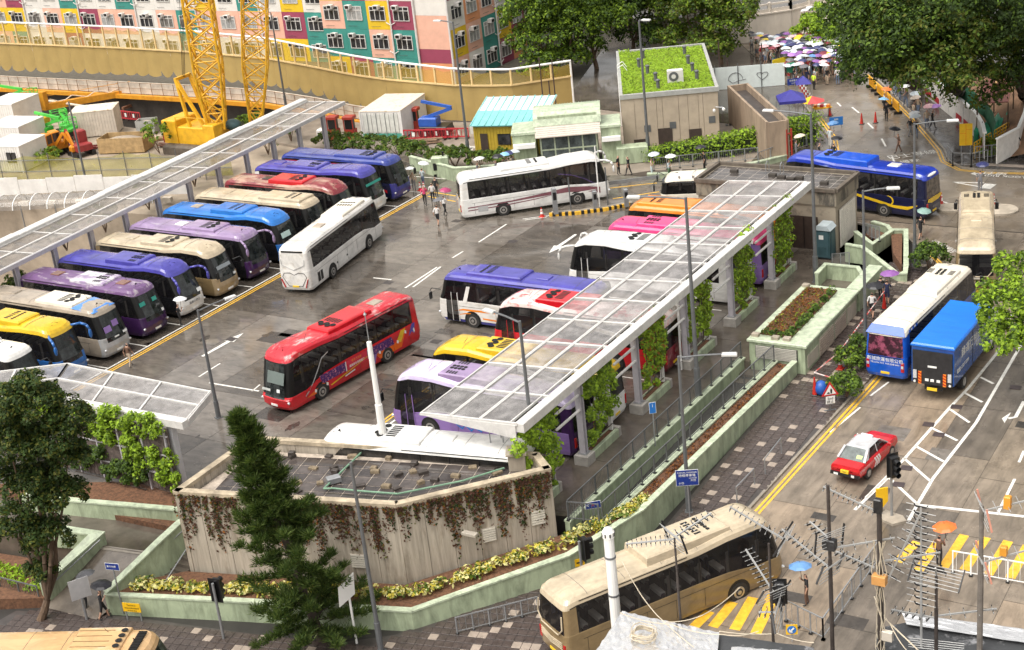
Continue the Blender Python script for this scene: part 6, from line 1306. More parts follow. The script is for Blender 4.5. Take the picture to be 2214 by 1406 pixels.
t=container('yellow site office with teal and white corrugated roof',(1032,338),RAD(14),6.2,5.0,2.7,mat('office yellow',(.42,.30,.03),.5,var=.15),mat('office teal',(.22,.52,.50),.5),z=0,door=(.5,1.2),window=[(2.2,3.3),(4.6,5.6)],name='site_office',cat='office')
for k in range(2):part('roof_sheet',MB().slab([(-.3,-.35+2.7*k,2.85+.65*k),(6.5,-.35+2.7*k,2.85+.65*k),(6.5,2.3+2.7*k,3.5+.55*k),(-.3,2.3+2.7*k,3.5+.55*k)],.06,(0,-.2,1)),[mat('corrugated teal',(.20,.50,.49),.45,var=.15),mat('corrugated white',(.66,.64,.60),.5,var=.15)][k],t)
for k in range(21):part('roof_corrugation',MB().beam((-.2+.33*k,-.35,2.95),(-.2+.33*k,5.0,4.16),.1,.06),[mat('corrugated teal',(.20,.50,.49)),mat('corrugated white',(.66,.64,.60))][0] if True else None,t) if k%2==0 else None
part('air_conditioner',MB().cbox(-.6,-.05,.6,1.4,1.9,2.6,.04),M_ACW,t)
def gen(label,px,rz,dims,m,z=-.3,name='generator',cat='generator'):
    p=G(*px,z);t=thing(name,label,cat,(p.x,p.y,z),rz);l,w,h=dims
    part('housing',MB().cbox(0,l,0,w,.25,h,.1),m,t);part('skid',MB().box(.1,l-.1,.1,w-.1,0,.25),M_BLACK,t);part('louvre',MB().box(l*.1,l*.4,-.02,0,.6,h-.5),M_BLACK,t);part('exhaust',MB().tube((l*.7,w/2,h-.05),(l*.7,w/2,h+.4),.08,n=8),M_BLACK,t);return t
gen('yellow generator box beside the white cabin',(55,302),RAD(20),(2.4,1.7,2.1),mat('plant yellow',(.68,.36,.01),.4,var=.12));gen('small yellow plant box behind the generator',(62,283),RAD(20),(2.0,1.2,1.3),mat('plant yellow',(.68,.36,.01)))
gen('small white cabinet behind the hedge at far end of canopy',(686,300),RAD(12),(1.2,.8,.9),M_CW,0,'cabinet','cabinet')
gen('pale green utility cabinet against the far green wall',(936,384),RAD(28),(1.5,.7,1.75),M_TILE,0,'cabinet','cabinet')
M_FR=mat('fuel cabinet red',(.34,.035,.02),.5,var=.2)
for k,px in enumerate([(711,303),(747,303),(885,285)]):
    p=G(*px,0);t=thing('pump_cabinet',['dark red pump cabinet left of the white container, leftmost','dark red pump cabinet nearest left of the white container','dark red pump cabinet right of the white container'][k],'cabinet',(p.x,p.y,0),RAD(12),'dark red pump cabinets')
    part('lower_case',MB().box(0,1.0,0,.8,0,1.0),M_FR,t);part('top',MB().cbox(-.05,1.05,-.05,.85,2.0,2.3,.05),M_FR,t);part('gauge_panel',MB().box(.1,.9,.1,.7,1.0,2.0),M_BLACK,t)
    for x in (.04,.96):part('upright',MB().box(x-.04,x+.04,0,.1,1.0,2.0),M_FR,t)
M_LG=mat('lift green',(.07,.48,.06),.4,var=.15);M_LB=mat('lift blue',(.03,.10,.40),.4,var=.15)
def boom_lift(label,px,rz,m,z=-.3,basket=True):
    p=G(*px,z);t=thing('boom_lift',label,'boom lift',(p.x,p.y,z),rz,'boom lifts on the site')
    part('chassis',MB().cbox(-1.4,1.4,-.9,.9,.5,1.0,.05),M_BLACK,t);part('turret',MB().cbox(-1.5,.3,-.6,.6,1.0,1.8,.1),m,t)
    for x in (-1,1):
        for y in (-.95,.95):part('wheel',MB().tube((x,y-.15,.4),(x,y+.15,.4),.4,n=14),M_RUBBER,t)
    part('lower_arm',MB().beam((-1.0,0,1.7),(1.8,0,2.6),.3,.3),m,t);part('upper_arm',MB().beam((1.8,0,2.7),(-1.2,0,3.3),.24,.26),m,t)
    if basket:
        bk=MB()
        for z_ in (1.6,2.1,2.6):bk.path([(2.2,-.8,z_),(3.2,-.8,z_),(3.2,.8,z_),(2.2,.8,z_),(2.2,-.8,z_)],.04,5)
        for x,y in [(2.2,-.8),(3.2,-.8),(3.2,.8),(2.2,.8),(2.7,-.8),(2.7,.8)]:bk.tube((x,y,1.5),(x,y,2.6),.04,n=5)
        part('basket',bk,m,t);part('basket_floor',MB().box(2.2,3.2,-.8,.8,1.45,1.55),m,t)
boom_lift('bright green boom lift behind the white cabins',(28,245),RAD(20),M_LG);boom_lift('bright green boom lift in the middle of the yard clutter',(110,310),RAD(10),M_LG);boom_lift('bright green boom lift nearest the beige container',(150,300),RAD(150),M_LG)
boom_lift('blue boom lift folded behind red barriers',(945,292),RAD(12),M_LB,0,basket=False)
def excavator(label,px,rz,m):
    p=G(*px,-.3);t=thing('excavator',label,'excavator',(p.x,p.y,-.3),rz,'small excavators on the site')
    for s in (-1,1):part('track',MB().cbox(-1.2,1.2,s*.8-.22,s*.8+.22,0,.55,.15),M_BLACK,t)
    part('body',MB().cbox(-1.2,.7,-.8,.8,.6,1.3,.1),m,t);cb2=part('cab',MB().cbox(-.3,.8,-.75,.1,1.2,2.5,.1),m,t);part('cab_window',MB().box(.8,.82,-.68,.03,1.5,2.35).box(-.2,.7,-.77,-.75,1.6,2.3),M_WGL,cb2)
    part('boom',MB().beam((.7,.4,1.0),(2.0,.4,2.4),.2,.28).beam((2.0,.4,2.4),(2.9,.4,1.2),.18,.22),m,t);part('bucket',MB().cbox(2.6,3.2,.1,.7,.6,1.2,.15),m,t)
M_EXO=mat('excavator orange',(.60,.22,.015),.45,var=.2)
excavator('orange excavator among the yard clutter, right of two',(130,332),RAD(-20),M_EXO);excavator('orange excavator among the yard clutter, left of two',(106,340),RAD(10),M_EXO);excavator('dark red excavator beside the orange machines',(178,335),RAD(160),mat('plant red',(.26,.03,.03),.5,var=.3))
def skip(label,px,rz,dims,m):
    p=G(*px,-.3);t=thing('skip',label,'skip',(p.x,p.y,-.3),rz);l,w,h=dims
    for a in ((0,l,0,.08),(0,l,w-.08,w),(0,.08,.08,w-.08),(l-.08,l,.08,w-.08)):part('side',MB().box(*a,.1,h),m,t)
    part('floor',MB().box(.08,l-.08,.08,w-.08,.1,.2),m,t);part('spoil',MB().blob((l/2,w/2,h*.6),l*.45,w*.42,h*.35,12,6),M_EARTH,t,smooth=True)
skip('long rusty skip full of spoil in the site yard',(215,335),RAD(18),(5.0,2.4,1.6),mat('rusty skip',(.36,.24,.11),.7,var=.35,scale=2));skip('small grey open skip at back of the yard',(297,294),RAD(25),(2.0,1.4,1.5),mat('grey skip',(.32,.32,.30),.6,var=.25))
M_RB=mat('red barrier plastic',(.42,.03,.04),.45,var=.2)
def barrier(label,p,rz,L_=2.0,m=None,group='red plastic barriers',n=1,z=None,h=1.0,name='barrier'):
    t=thing(name,label,'barrier',(p.x,p.y,p.z),rz,group);m=m or M_RB
    part('frame',MB().box(0,L_,-.03,.03,h-.12,h).box(0,L_,-.03,.03,.1,.22).box(0,.1,-.029,.029,.22,h-.12).box(L_-.1,L_,-.029,.029,.22,h-.12),m,t)
    for k in range(5):part('bar',MB().box(L_*(.2+.15*k)-.03,L_*(.2+.15*k)+.03,-.02,.02,.22,h-.12),m,t)
    part('sign_panel',MB().box(L_*.42,L_*.56,-.045,-.03,h*.35,h*.75),M_PLATEW,t)
    for x in (.15,L_-.15):part('foot',MB().box(x-.08,x+.08,-.3,.3,0,.1),M_BLACK,t)
for k in range(3):p=G(244+17*k,256+2*k,-.3);barrier(['red barrier by the pit rim, leftmost of three','red barrier by the pit rim, middle of three','red barrier by the pit rim, rightmost of three'][k],p,RAD(-4))
p=G(355,310,-.3);barrier('red barrier standing in the yard left of the crane',p,RAD(50),3.0);p=G(218,330,-.3);barrier('red barrier leaning at foot of rusty skip',p,RAD(10),2.4)
for k in range(5):p=G(874+24*k,303-1*k,0);barrier('red barrier before the blue boom lift, '+['first from the container','second from the container','third from the container','fourth from the container','fifth from the container'][k],p,RAD(12),2.1)
hw_=thing('site_hoarding','white panel hoarding between the site and the long canopy','hoarding',(-30,29,0))
ha,hc_=Vector((-44,24.2)),Vector((-19.9,32.0));hd=(hc_-ha);nH=9
for k in range(nH):
    a,c=ha+hd*(k/nH)+hd.normalized()*.02,ha+hd*((k+1)/nH)-hd.normalized()*.02;dz=.12*((k*7)%3-1)
    part('panel',at(hw_,MB().beam((a.x,a.y,1.45+dz),(c.x,c.y,1.45+dz),.08,2.0)),M_CW,hw_);part('block',at(hw_,MB().beam((a.x,a.y-.3,.2),(a.x+hd.x/nH*.3,a.y-.3+hd.y/nH*.3,.2),.5,.4)),M_CBG,hw_)
nt_=thing('netting_fence','yellow green safety netting on scaffold tubes behind the white hoarding','fence',(-36,34,0))
na,nc=Vector((-52,29.8)),Vector((-21,38.5));nd=nc-na
for k in range(12):
    a,c=na+nd*(k/12),na+nd*((k+1)/12);h0,h1=2.3+.25*math.sin(k*1.7),2.3+.25*math.sin((k+1)*1.7)
    part('net',at(nt_,MB().poly([(a.x,a.y,.1),(c.x,c.y,.1),(c.x,c.y,h1),((a.x+c.x)/2,(a.y+c.y)/2,(h0+h1)/2-.2),(a.x,a.y,h0)])),mat('green yellow net',(.30,.28,.04),.7,alpha=.55,var=.3,coords='World'),nt_)
    part('post',at(nt_,MB().tube((a.x,a.y-.1,-.3),(a.x,a.y-.1,2.7),.04,n=6)),M_DKSTEEL,nt_)
for z in (.9,2.0):part('tube_rail',at(nt_,MB().tube((na.x,na.y-.1,z),(nc.x,nc.y-.1,z),.035,n=6)),M_DKSTEEL,nt_)
bs=thing('barrel_shelter','low barrel vaulted glass shelter behind the long canopy','shelter',(-24,24,0))
ba_,bc2=Vector((-33,20.5)),Vector((-18.5,26.5));bd=(bc2-ba_);bn=Vector((-bd.y,bd.x)).normalized();nb_=10
for k in range(nb_+1):
    a=ba_+bd*(k/nb_);pts=[(a.x+bn.x*1.4*math.cos(t),a.y+bn.y*1.4*math.cos(t),2.1+.9*math.sin(t)) for t in [math.pi*j/8 for j in range(9)]]
    part('rib',at(bs,MB().path(pts,.05,6)),M_WHITEP,bs)
    if k<nb_:
        c=ba_+bd*((k+1)/nb_);mb=MB()
        for j in range(8):
            t0,t1=math.pi*j/8,math.pi*(j+1)/8;f=lambda q,t:(q.x+bn.x*1.38*math.cos(t),q.y+bn.y*1.38*math.cos(t),2.1+.88*math.sin(t));mb.poly([f(a,t0),f(c,t0),f(c,t1),f(a,t1)])
        part('glass_panel',at(bs,mb),M_PANEL,bs,smooth=True)
    if k%2==0:part('post',at(bs,MB().tube((a.x,a.y,-.3),(a.x,a.y,2.1),.06,n=6)),M_GALV,bs)
# ---------------------------------------------------------------- far green wall, station entrance, green roof building
wall_run('boundary_wall','pale green boundary wall at the far end of coach park',[tuple(G(x,y,0))[:2] for x,y in [(890,366),(985,392),(1012,391),(1165,380)]],.25,[1.25,1.25,1.25,1.25],[-.2]*4)
wall_run('boundary_wall','low pale green plinth under the railing before the hedge',[tuple(G(x,y,0))[:2] for x,y in [(1400,386),(1470,384),(1560,374),(1640,360),(1700,345)]],.3,[.45]*5,[-.2]*5)
a,c=G(1415,380,0),G(1640,357,0);railing('grey railing in front of the clipped hedge',(a.x,a.y),(c.x,c.y),.45,.45,np_=8,m=M_GALV,pick=.16,group='railings near hedge')
a,c=G(1640,362,0),G(1745,322,0);railing('grey railing climbing beside hedge end',(a.x,a.y),(c.x,c.y),.2,.2,np_=4,m=M_GALV,pick=.3,group='railings near hedge')
hg=thing('hedge','clipped bright green hedge in front of the green roofed building','hedge',(20,53,0))
hp=[G(1410,352,0),G(1560,336,0),G(1700,312,0),G(1765,308,0)];P,N=[],[]
for k in range(8000):
    i=random.choices([0,1,2],[4,5,3])[0];t_=random.random();c=hp[i].lerp(hp[i+1],t_);hh=1.3+1.2*(i+t_)/3;w=1.5;e=Vector((random.gauss(0,1),random.gauss(0,1),abs(random.gauss(0,1)))).normalized();dd=max(abs(e.x),abs(e.y),abs(e.z));e2=e/dd
    P.append((c.x+e2.x*w/2*random.uniform(.8,1.1),c.y+e2.y*w/2*random.uniform(.8,1.1),e2.z*hh*random.uniform(.8,1.08) if e2.z>.3 else random.random()*hh));N.append((e.x,e.y,e.z+.3))
link('foliage',leaf_mesh('foliage',np.array(P)-np.array(hg.location),np.array(N),.22,(LF_BRIGHT,LF_LIME,LF_MID,LF_DARK),(2,4,3,1)),hg)
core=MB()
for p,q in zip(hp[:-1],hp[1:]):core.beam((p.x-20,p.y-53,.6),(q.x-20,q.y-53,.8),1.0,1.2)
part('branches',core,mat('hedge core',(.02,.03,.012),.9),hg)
ANG=RAD(28.5);e1=Vector((math.cos(ANG),math.sin(ANG),0));e2=Vector((-math.sin(ANG),math.cos(ANG),0))
gb=thing('green_roof_building','beige panelled building with a lush grass roof and parapet','building',(11.95,52.6,0),ANG)
M_BEI=mat('beige cladding',(.42,.345,.26),.6,var=.12,scale=1.2,coords='World')
part('core',MB().box(.1,8.2,.1,17.0,-.1,4.7),M_BEI,gb)
xsb=[0,.9,2.2,2.55,4.2,4.9,5.9,6.25,7.5,8.3];xsb=[0,1.1,3.0,3.5,4.9,5.7,6.6,7.0,8.3]
for a,c in zip(xsb[:-1],xsb[1:]):part('cladding_panel',MB().box(a+.015,c-.015,-.02,.1,0,4.75),M_BEI,gb)
for k in range(9):part('cladding_panel',MB().box(-.02,.1,.12+1.87*k,1.96+1.87*k,0,4.75),M_BEI,gb);part('cladding_panel',MB().box(8.2,8.32,.12+1.87*k,1.96+1.87*k,0,4.75),M_BEI,gb)
for a in ((-.1,8.4,-.12,.18),(-.1,8.4,16.8,17.1),(-.1,.18,.18,16.8),(8.12,8.4,.18,16.8)):part('parapet',MB().box(*a,4.76,5.15),mat('parapet grey',(.36,.36,.34),.6,var=.15),gb)
part('roof_soil',MB().box(.18,8.12,.18,16.8,4.76,4.95),M_SOIL,gb)
n=15000;P=np.column_stack([RNG.uniform(.2,8.1,n),RNG.uniform(.2,16.7,n),np.zeros(n)]);hh=.05+.07*(np.sin(P[:,0]*1.3+2)*np.sin(P[:,1]*.9)+1)/2+np.where(P[:,0]<1.2,.16,0);P[:,2]=4.96+RNG.random(n)*hh*1.6
o=link('roof_grass',leaf_mesh('roof_grass',P,np.tile([0,-.6,.8],(n,1)),.24,(LF_BRIGHT,LF_LIME,leafm('grass yellow green',(.26,.40,.03)),LF_MID),(4,4,4,1),aspect=.35),gb);o['kind']='stuff'
for (x,y) in [(1.9,10.2),(2.6,7.2),(3.2,4.2),(6.4,9.6),(6.6,6.6),(6.8,3.6),(3.3,1.6),(6.3,13.5),(2.4,13.5)]:part('roof_vent',MB().tube((x,y,4.9),(x,y,5.75),.16,n=10).lathe((x,y,5.7),[(.2,0),(.22,.1),(.1,.18)],10),M_DKSTEEL,gb)
acu=part('air_conditioner',MB().cbox(4.2,5.6,3.1,3.7,5.05,6.15,.05),M_ACW,gb);part('fan_grille',MB().tube((4.75,3.1,5.6),(4.75,3.06,5.6),.42,n=18),M_DKSTEEL,acu);part('fan_hub',MB().tube((4.75,3.06,5.6),(4.75,3.03,5.6),.2,n=12),M_ACW,acu)
for (x,z0,z1,w) in [(1.35,.0,1.1,1.0),(3.6,.0,1.9,1.25),(6.2,.0,1.6,1.1)]:part('doorway',MB().box(x-w/2,x+w/2,-.06,-.025,z0,z1),mat('dark door',(.05,.035,.028)),gb)
for (x,z) in [(2.1,2.0),(4.3,2.1),(7.7,2.3)]:part('louvre',MB().box(x-.28,x+.28,-.06,-.025,z-.3,z+.3),M_DKSTEEL,gb)
for k in range(2):
    y=8.0+1.3*k;part('cat_ladder',MB().path([(-.1,y,.2),(-.1,y,5.6),(.4,y,5.9),(.8,y,5.3)],.035,6),M_WHITEP,gb)
for k in range(12):part('ladder_rung',MB().tube((-.12,8.0,.5+.4*k),(-.12,9.3,.5+.4*k),.025,n=5),M_WHITEP,gb)
part('camera_arm',MB().tube((8.0,-.1,3.4),(8.7,-.5,3.4),.03,n=5),M_GALV,gb);part('cctv_camera',MB().lathe((8.7,-.5,3.1),[(.06,0),(.14,.08),(.14,.2),(.04,.3)],10),M_WHITEP,gb);part('cctv_camera',MB().lathe((7.9,-.3,3.0),[(.06,0),(.12,.08),(.12,.2),(.04,.3)],10),M_WHITEP,gb)
se=thing('station_entrance','pale green glazed entrance kiosk with curved ribbed roof','entrance',(6.3,47.0,0),ANG)
part('glass_wall',MB().box(.5,5.3,.0,.06,.2,2.7),mat('kiosk glass',(.10,.12,.12),.08,var=.6,scale=1.5,coords='World'),se)
for k in range(5):part('mullion',MB().box(.5+1.2*k-.06,.5+1.2*k+.06,-.05,.1,0,2.75),M_TILECAP,se)
for z in (.1,1.5,2.7):part('transom',MB().box(.5,5.3,-.04,.09,z-.06,z+.06),M_TILECAP,se)
part('brown_panel',MB().box(4.2,5.2,.08,.1,.2,2.2),mat('brown panel',(.20,.09,.05),.6),se)
fa=part('ribbed_fascia',MB().slab([(.1,-.7,2.75),(5.7,-.7,2.75),(5.7,.1,3.55),(.1,.1,3.55)],.1,(0,-.7,.7)),mat('ribbed fascia',(.50,.44,.38),.5,var=.1),se)
for k in range(6):part('fascia_rib',MB().beam((.1,-.72+.14*k,2.86+.14*k),(5.7,-.72+.14*k,2.86+.14*k),.06,.06),mat('ribbed fascia pale',(.60,.55,.48),.5),fa)
pr=[(-.0,3.55),(.25,4.15),(.9,4.55),(2.2,4.65),(3.4,4.5)]
for k in range(4):part('roof_panel',MB().slab([(0,pr[k][0],pr[k][1]),(5.8,pr[k][0],pr[k][1]),(5.8,pr[k+1][0],pr[k+1][1]),(0,pr[k+1][0],pr[k+1][1])],.08,(0,-.4,.9)),M_TILECAP,se)
for k in range(24):part('roof_seam',MB().beam((.12+.24*k,.95,4.66),(.12+.24*k,3.3,4.64),.03,.05),mat('roof seam',(.40,.50,.36),.5),se)
part('rear_core',MB().box(.4,5.4,.2,3.4,0,4.4),M_TILE,se)
for x0,x1 in ((-1.9,.1),(5.7,7.4)):
    part('wing_wall',MB().box(x0,x1,-.3,3.0,0,3.1),M_TILE,se);part('wing_cap',MB().cbox(x0-.06,x1+.06,-.4,3.05,3.1,3.35,.05),M_TILECAP,se);part('canopy_lip',MB().box(x0+.05,x1-.05,-.8,-.3,2.0,2.35),M_WHITEP,se)
tag(part('planter_box',MB().cbox(6.9,9.6,-1.1,.2,0,1.4,.06).xf(Matrix.Translation((6.3,47.0,0)) @ Matrix.Rotation(ANG,4,'Z')),M_TILE),'pale green tiled planter box right of the entrance kiosk','planter')
stk=[((75,318),'stack of grey planks by the yellow generator',(.30,.27,.23)),((118,290),'bundle of pale pipes behind the green lifts',(.52,.48,.42)),((195,322),'stack of dark red steel by the excavators',(.22,.05,.04)),((255,300),'stack of rusty beams behind the skip',(.20,.10,.06)),((330,305),'stack of timber left of the crane',(.36,.24,.12)),((60,250),'stack of grey blocks behind the cabins',(.33,.32,.30)),((225,262),'pale plank pile near the pit rim',(.48,.42,.33)),((150,322),'blue tarpaulin bundle in the clutter',(.05,.09,.22)),((300,325),'dark beam pile by the sapling',(.10,.07,.06)),((365,318),'rusty rail pile left of the crane track',(.16,.08,.055)),((930,308),'long brown planks before the blue boom lift',(.26,.17,.11)),((1000,330),'white tilted panel stack by the site office',(.62,.60,.57))]
for (px,lb,c) in stk:
    p=G(*px,-.3 if px[0]<700 else 0);t=thing('material_stack',lb,'stack',tuple(p),random.uniform(-.3,.8));m=mat('stack '+lb[:22],c,.7,var=.35,scale=3)
    for k in range(random.randint(5,9)):w=random.uniform(1.2,2.6);y=random.uniform(-.6,.6);z=.12+.14*(k//3);o=part('length',MB().box(-w/2,w/2,-.11,.11,-.06,.06),m,t,loc=(random.uniform(-.2,.2),y,z),rz=random.uniform(-.12,.12))
# ---------------------------------------------------------------- upper road surroundings
hill=[(90,54.3),(46.0,54.45),(43.2,54.05),(41.0,54.25),(39.45,55.85),(38.25,58.65),(35.95,62.65),(33.05,67.65),(28.65,74.65),(24.25,81.55),(18,92),(13,100),(-26,140),(90,200)]
b=MB().prism(hill,-9.5,.10);struct('hill_footpath',b,mat('wet dark pavers',(.055,.047,.042),.22,var=.4,scale=1.5,rvar=.1,coords='World'))
HL=[(27.5,80.5),(30.2,76.6),(33.2,72.2),(35.6,68.6),(37.9,65.2),(39.9,61.9),(41.1,59.2),(42.0,56.6)]
hn=thing('road_hoarding','curved white hoarding with red marks along the upper pavement','hoarding',(38,65,0))
for k,(a,c) in enumerate(zip(HL[:-1],HL[1:])):
    for j in range(2):
        p,q=lerp2(a,c,j/2+.01),lerp2(a,c,(j+1)/2-.01)
        part('panel',at(hn,MB().beam((*p,1.15),(*q,1.15),.07,2.1)),mat('hoarding white',(.62,.60,.56),.55,var=.15,coords='World'),hn)
        if (k+j)%2==0:part('red_board',at(hn,MB().beam((lerp2(p,q,.1)[0]-.06,lerp2(p,q,.1)[1]-.06,.6),(lerp2(p,q,.8)[0]-.06,lerp2(p,q,.8)[1]-.06,.6),.03,.5)),M_RB,hn)
    part('cap',at(hn,MB().beam((*a,2.24),(*c,2.24),.3,.08)),M_WHITEP,hn)
    part('support',at(hn,MB().beam((*a,.1),(*a,2.4),.06,.06)),M_GALV,hn)
gn=thing('green_netting','green sheet fence standing above the white hoarding','netting',(39,66,0))
for a,c in zip(HL[2:-1],HL[3:]):part('sheet',at(gn,MB().slab([(a[0]+.5,a[1]+.4,1.8),(c[0]+.5,c[1]+.4,1.8),(c[0]+.7,c[1]+.5,3.0),(a[0]+.7,a[1]+.5,3.0)],.03,(1,0,0))),mat('dark green net',(.03,.13,.07),.7,var=.3,coords='World'),gn)
h2=thing('road_hoarding','pale hoarding climbing the slope at the right frame edge','hoarding',(44.5,57,0));HL2=[(43.4,54.9),(44.2,58.2),(43.6,62.5),(42.6,67.5),(42.0,72)]
for a,c in zip(HL2[:-1],HL2[1:]):
    part('panel',at(h2,MB().beam((*a,1.3),(*c,1.3),.08,2.0)),mat('hoarding white',(.62,.60,.56)),h2);part('cap',at(h2,MB().beam((*a,2.34),(*c,2.34),.25,.08)),M_WHITEP,h2)
b=MB()._q([(39.6,63.5,.12),(42.0,57.5,.12),(43.4,57.0,.12),(42.4,66,2.0),(40.0,72,3.5),(35,74,2.5),(60,75,6),(50,57,2)],[(0,1,2,3),(0,3,4,5),(2,7,6,4,3)]);struct('slope',b,mat('brown slope',(.16,.09,.05),.9,var=.4,scale=1,coords='World',bump=.4))
tr=thing('tarpaulin_roof','reddish brown tarpaulin roof on bamboo poles below the trees','tarpaulin',tuple(G(2150,232,1.5)))
q=[G(2113,225,3.2),G(2180,222,3.2),G(2192,172,4.2),G(2150,160,4.6),G(2122,190,4.0)]
part('sheet',at(tr,MB().slab(q,.08,(0,0,1))),mat('brown tarp',(.19,.065,.05),.5,var=.3,scale=1.5),tr)
for p in q[:4]:part('pole',at(tr,MB().tube((p.x,p.y,.2),p,.06,n=6)),M_BARK,tr)
part('timber',at(tr,MB().beam(G(2148,190,4.6),G(2158,172,4.8),.2,.12)),mat('new timber',(.55,.33,.13),.6),tr)
gs=thing('green_sheet_heap','bright green sheeting draped over a heap beside the hoarding','sheeting',tuple(G(2145,300,.3)))
V,F_=[],[]
for j in range(8):
    for i in range(12):
        p=G(2105+6.6*i,322-5.2*i*.6-4*j,.2);V.append((p.x,p.y,.2+1.1*math.sin(math.pi*(j+.5)/8)*(1+.3*math.sin(i*2.1+j))+.12*math.sin(i*5+j*3)))
F_=[(j*12+i,j*12+i+1,(j+1)*12+i+1,(j+1)*12+i) for j in range(7) for i in range(11)]
part('sheet',at(gs,MB()._q(V,F_)),mat('bright green sheet',(.015,.30,.16),.45,var=.25,scale=2),gs,smooth=True)
ym=thing('mesh_barrier','yellow mesh barrier leaning by the green sheeting','barrier',tuple(G(2112,338,.1)))
a,c=G(2106,335,.1),G(2180,300,.1)
mb=MB()
for z in (.1,.4,.7,1.0):mb.beam(a+Vector((0,0,z)),c+Vector((0,0,z+.4)),.06,.08)
for k in range(13):p=a.lerp(c,k/12);mb.beam(p+Vector((0,0,.1+.4*k/12)),p+Vector((0,0,1.0+.4*k/12)),.06,.08)
part('mesh',at(ym,mb),mat('barrier yellow',(.72,.42,.02),.45,var=.1),ym)
yb=thing('notice_board','tall yellow notice board on posts at the pavement corner','sign',tuple(G(2088,338,.1)),RAD(20));part('board',MB().box(-.5,.5,-.03,.03,.9,2.7),mat('sign yellow',(.78,.46,.01),.5),yb)
for x in (-.35,.35):part('post',MB().box(x-.03,x+.03,.03,.09,0,2.6),M_GALV,yb)
part('board_seam',MB().box(-.02,.02,-.045,-.03,.95,2.65).box(-.45,-.02,-.045,-.03,1.9,1.93).box(.02,.45,-.045,-.03,2.2,2.23),M_AMBER,yb)
ra=[G(x,y,.1) for x,y in [(2048,342),(2060,358),(2100,360),(2135,352)]]
for k in range(3):railing(['pipe railing at rounded kerb, left length','pipe railing at rounded kerb, middle length','pipe railing at rounded kerb, right length'][k],(ra[k].x,ra[k].y),(ra[k+1].x,ra[k+1].y),.1,.1,np_=2,m=M_GALV,pick=.8,group='pipe railings at the corner')
a,c=G(2108,345,.1),G(2180,338,.1);railing('grey railing below the green sheeting',(a.x,a.y),(c.x,c.y),.1,.1,np_=4,m=M_GALV,pick=.16,group='railing by sheeting')
tag(part('tactile_paving',MB().box(-1.6,1.6,-.28,.28,0,.02).xf(Matrix.Translation(G(2170,358,.1)) @ Matrix.Rotation(RAD(2),4,'Z')),M_BRICKL),kind='structure')
M_WB=mat('water barrier yellow',(.72,.36,.015),.4,var=.1)
for k,(px,ang) in enumerate([((1880,188),-38),((1897,204),-38),((1914,220),-40),((1931,236),-40)]):
    p=G(*px,.02);t=thing('water_barrier','yellow plastic barrier in the queue line, '+['first from the trees','second from the trees','third from the trees','nearest the viewer'][k],'barrier',(p.x,p.y,.02),RAD(ang-18),'yellow plastic barriers')
    part('panel',MB().cbox(0,2.0,-.06,.06,.25,1.1,.03),M_WB,t)
    for j in range(6):part('slot',MB().box(.15+.3*j,.33+.3*j,-.075,-.06,.4,.9),mat('barrier shade',(.45,.20,.01),.5),t)
    for x in (.25,1.75):part('foot',MB().box(x-.12,x+.12,-.35,.35,0,.25),M_BLACK,t)
def cone(label,p,h=.75,band=False,group='red traffic cones',ball=False,m=None):
    t=thing('traffic_cone',label,'traffic cone',tuple(p),group=group);m=m or mat('cone red',(.50,.025,.015),.45,var=.15)
    part('base',MB().cbox(-.2,.2,-.2,.2,0,.06,.02),M_BLACK if not band else m,t);part('cone',MB().lathe((0,0,.06),[(.15,0),(.04,h-.06)],12),m,t)
    if band:part('band',MB().lathe((0,0,h*.35),[(.125,0),(.095,h*.25)],12),M_PLATEW,t);part('band',MB().lathe((0,0,h*.72),[(.078,0),(.06,h*.12)],12),M_PLATEW,t)
for k,px in enumerate([(1863,269),(1893,266),(1795,251)]):cone(['red cone on the upper road, left of the close pair','red cone on the upper road, right of the close pair','red cone by the roadside stall'][k],G(*px,0),1.0)
cone('red and white cone on the kerb nose left of the gold coach',G(2035,443,0),.95,True);cone('red and white cone right of the gold coach',G(2148,446,0),.95,True);cone('red and white cone on the booth island',G(1172,469,0),.75,True)
cone('red and white cone near the bushes on the pavement',Gs(1817,802)+Vector((0,0,.12)),.9,True);cone('tall plain red cone by the road works sign',Gs(1762,858)+Vector((0,0,.12)),1.1);cone('red cone standing behind pedestrians by the blue coach',Gs(1912,672)+Vector((0,0,.12)),1.0)
for k,px in enumerate([(909,412),(917,411)]):cone(['red and white cone by the navy coach, left of pair','red and white cone by the navy coach, right of pair'][k],G(*px,0),.75,True)
for nm,c,r_ in (('left',(2052,452),.9),('right',(2166,456),1.15)):tag(part('kerb_island',MB().lathe(G(*c,0),[(r_,0),(r_,.14),(r_-.1,.18),(.05,.19)],20),M_OLDC),'low round concrete island '+('left' if nm=='left' else 'right')+' of the gold coach','island','round islands')
tn=thing('gazebo_tent','blue gazebo tent at the roadside stall','tent',(*G(1712,262,0)[:2],0),RAD(28))
M_TENT=mat('tent blue',(.035,.032,.24),.6,var=.15)
for k in range(4):
    c=[(-1.2,-1.2),(1.2,-1.2),(1.2,1.2),(-1.2,1.2)];a,d_=c[k],c[(k+1)%4];part('roof_panel',MB().poly([(*a,2.15),(*d_,2.15),(0,0,2.9)]),M_TENT,tn);part('valance',MB().poly([(*a,1.9),(*d_,1.9),(*d_,2.15),(*a,2.15)]),M_TENT,tn);part('leg',MB().beam((*a,0),(*a,2.15),.05,.05),M_GALV,tn)
t2=thing('gazebo_tent','smaller blue tent behind the roadside stall','tent',(*G(1738,225,0)[:2],0),RAD(28))
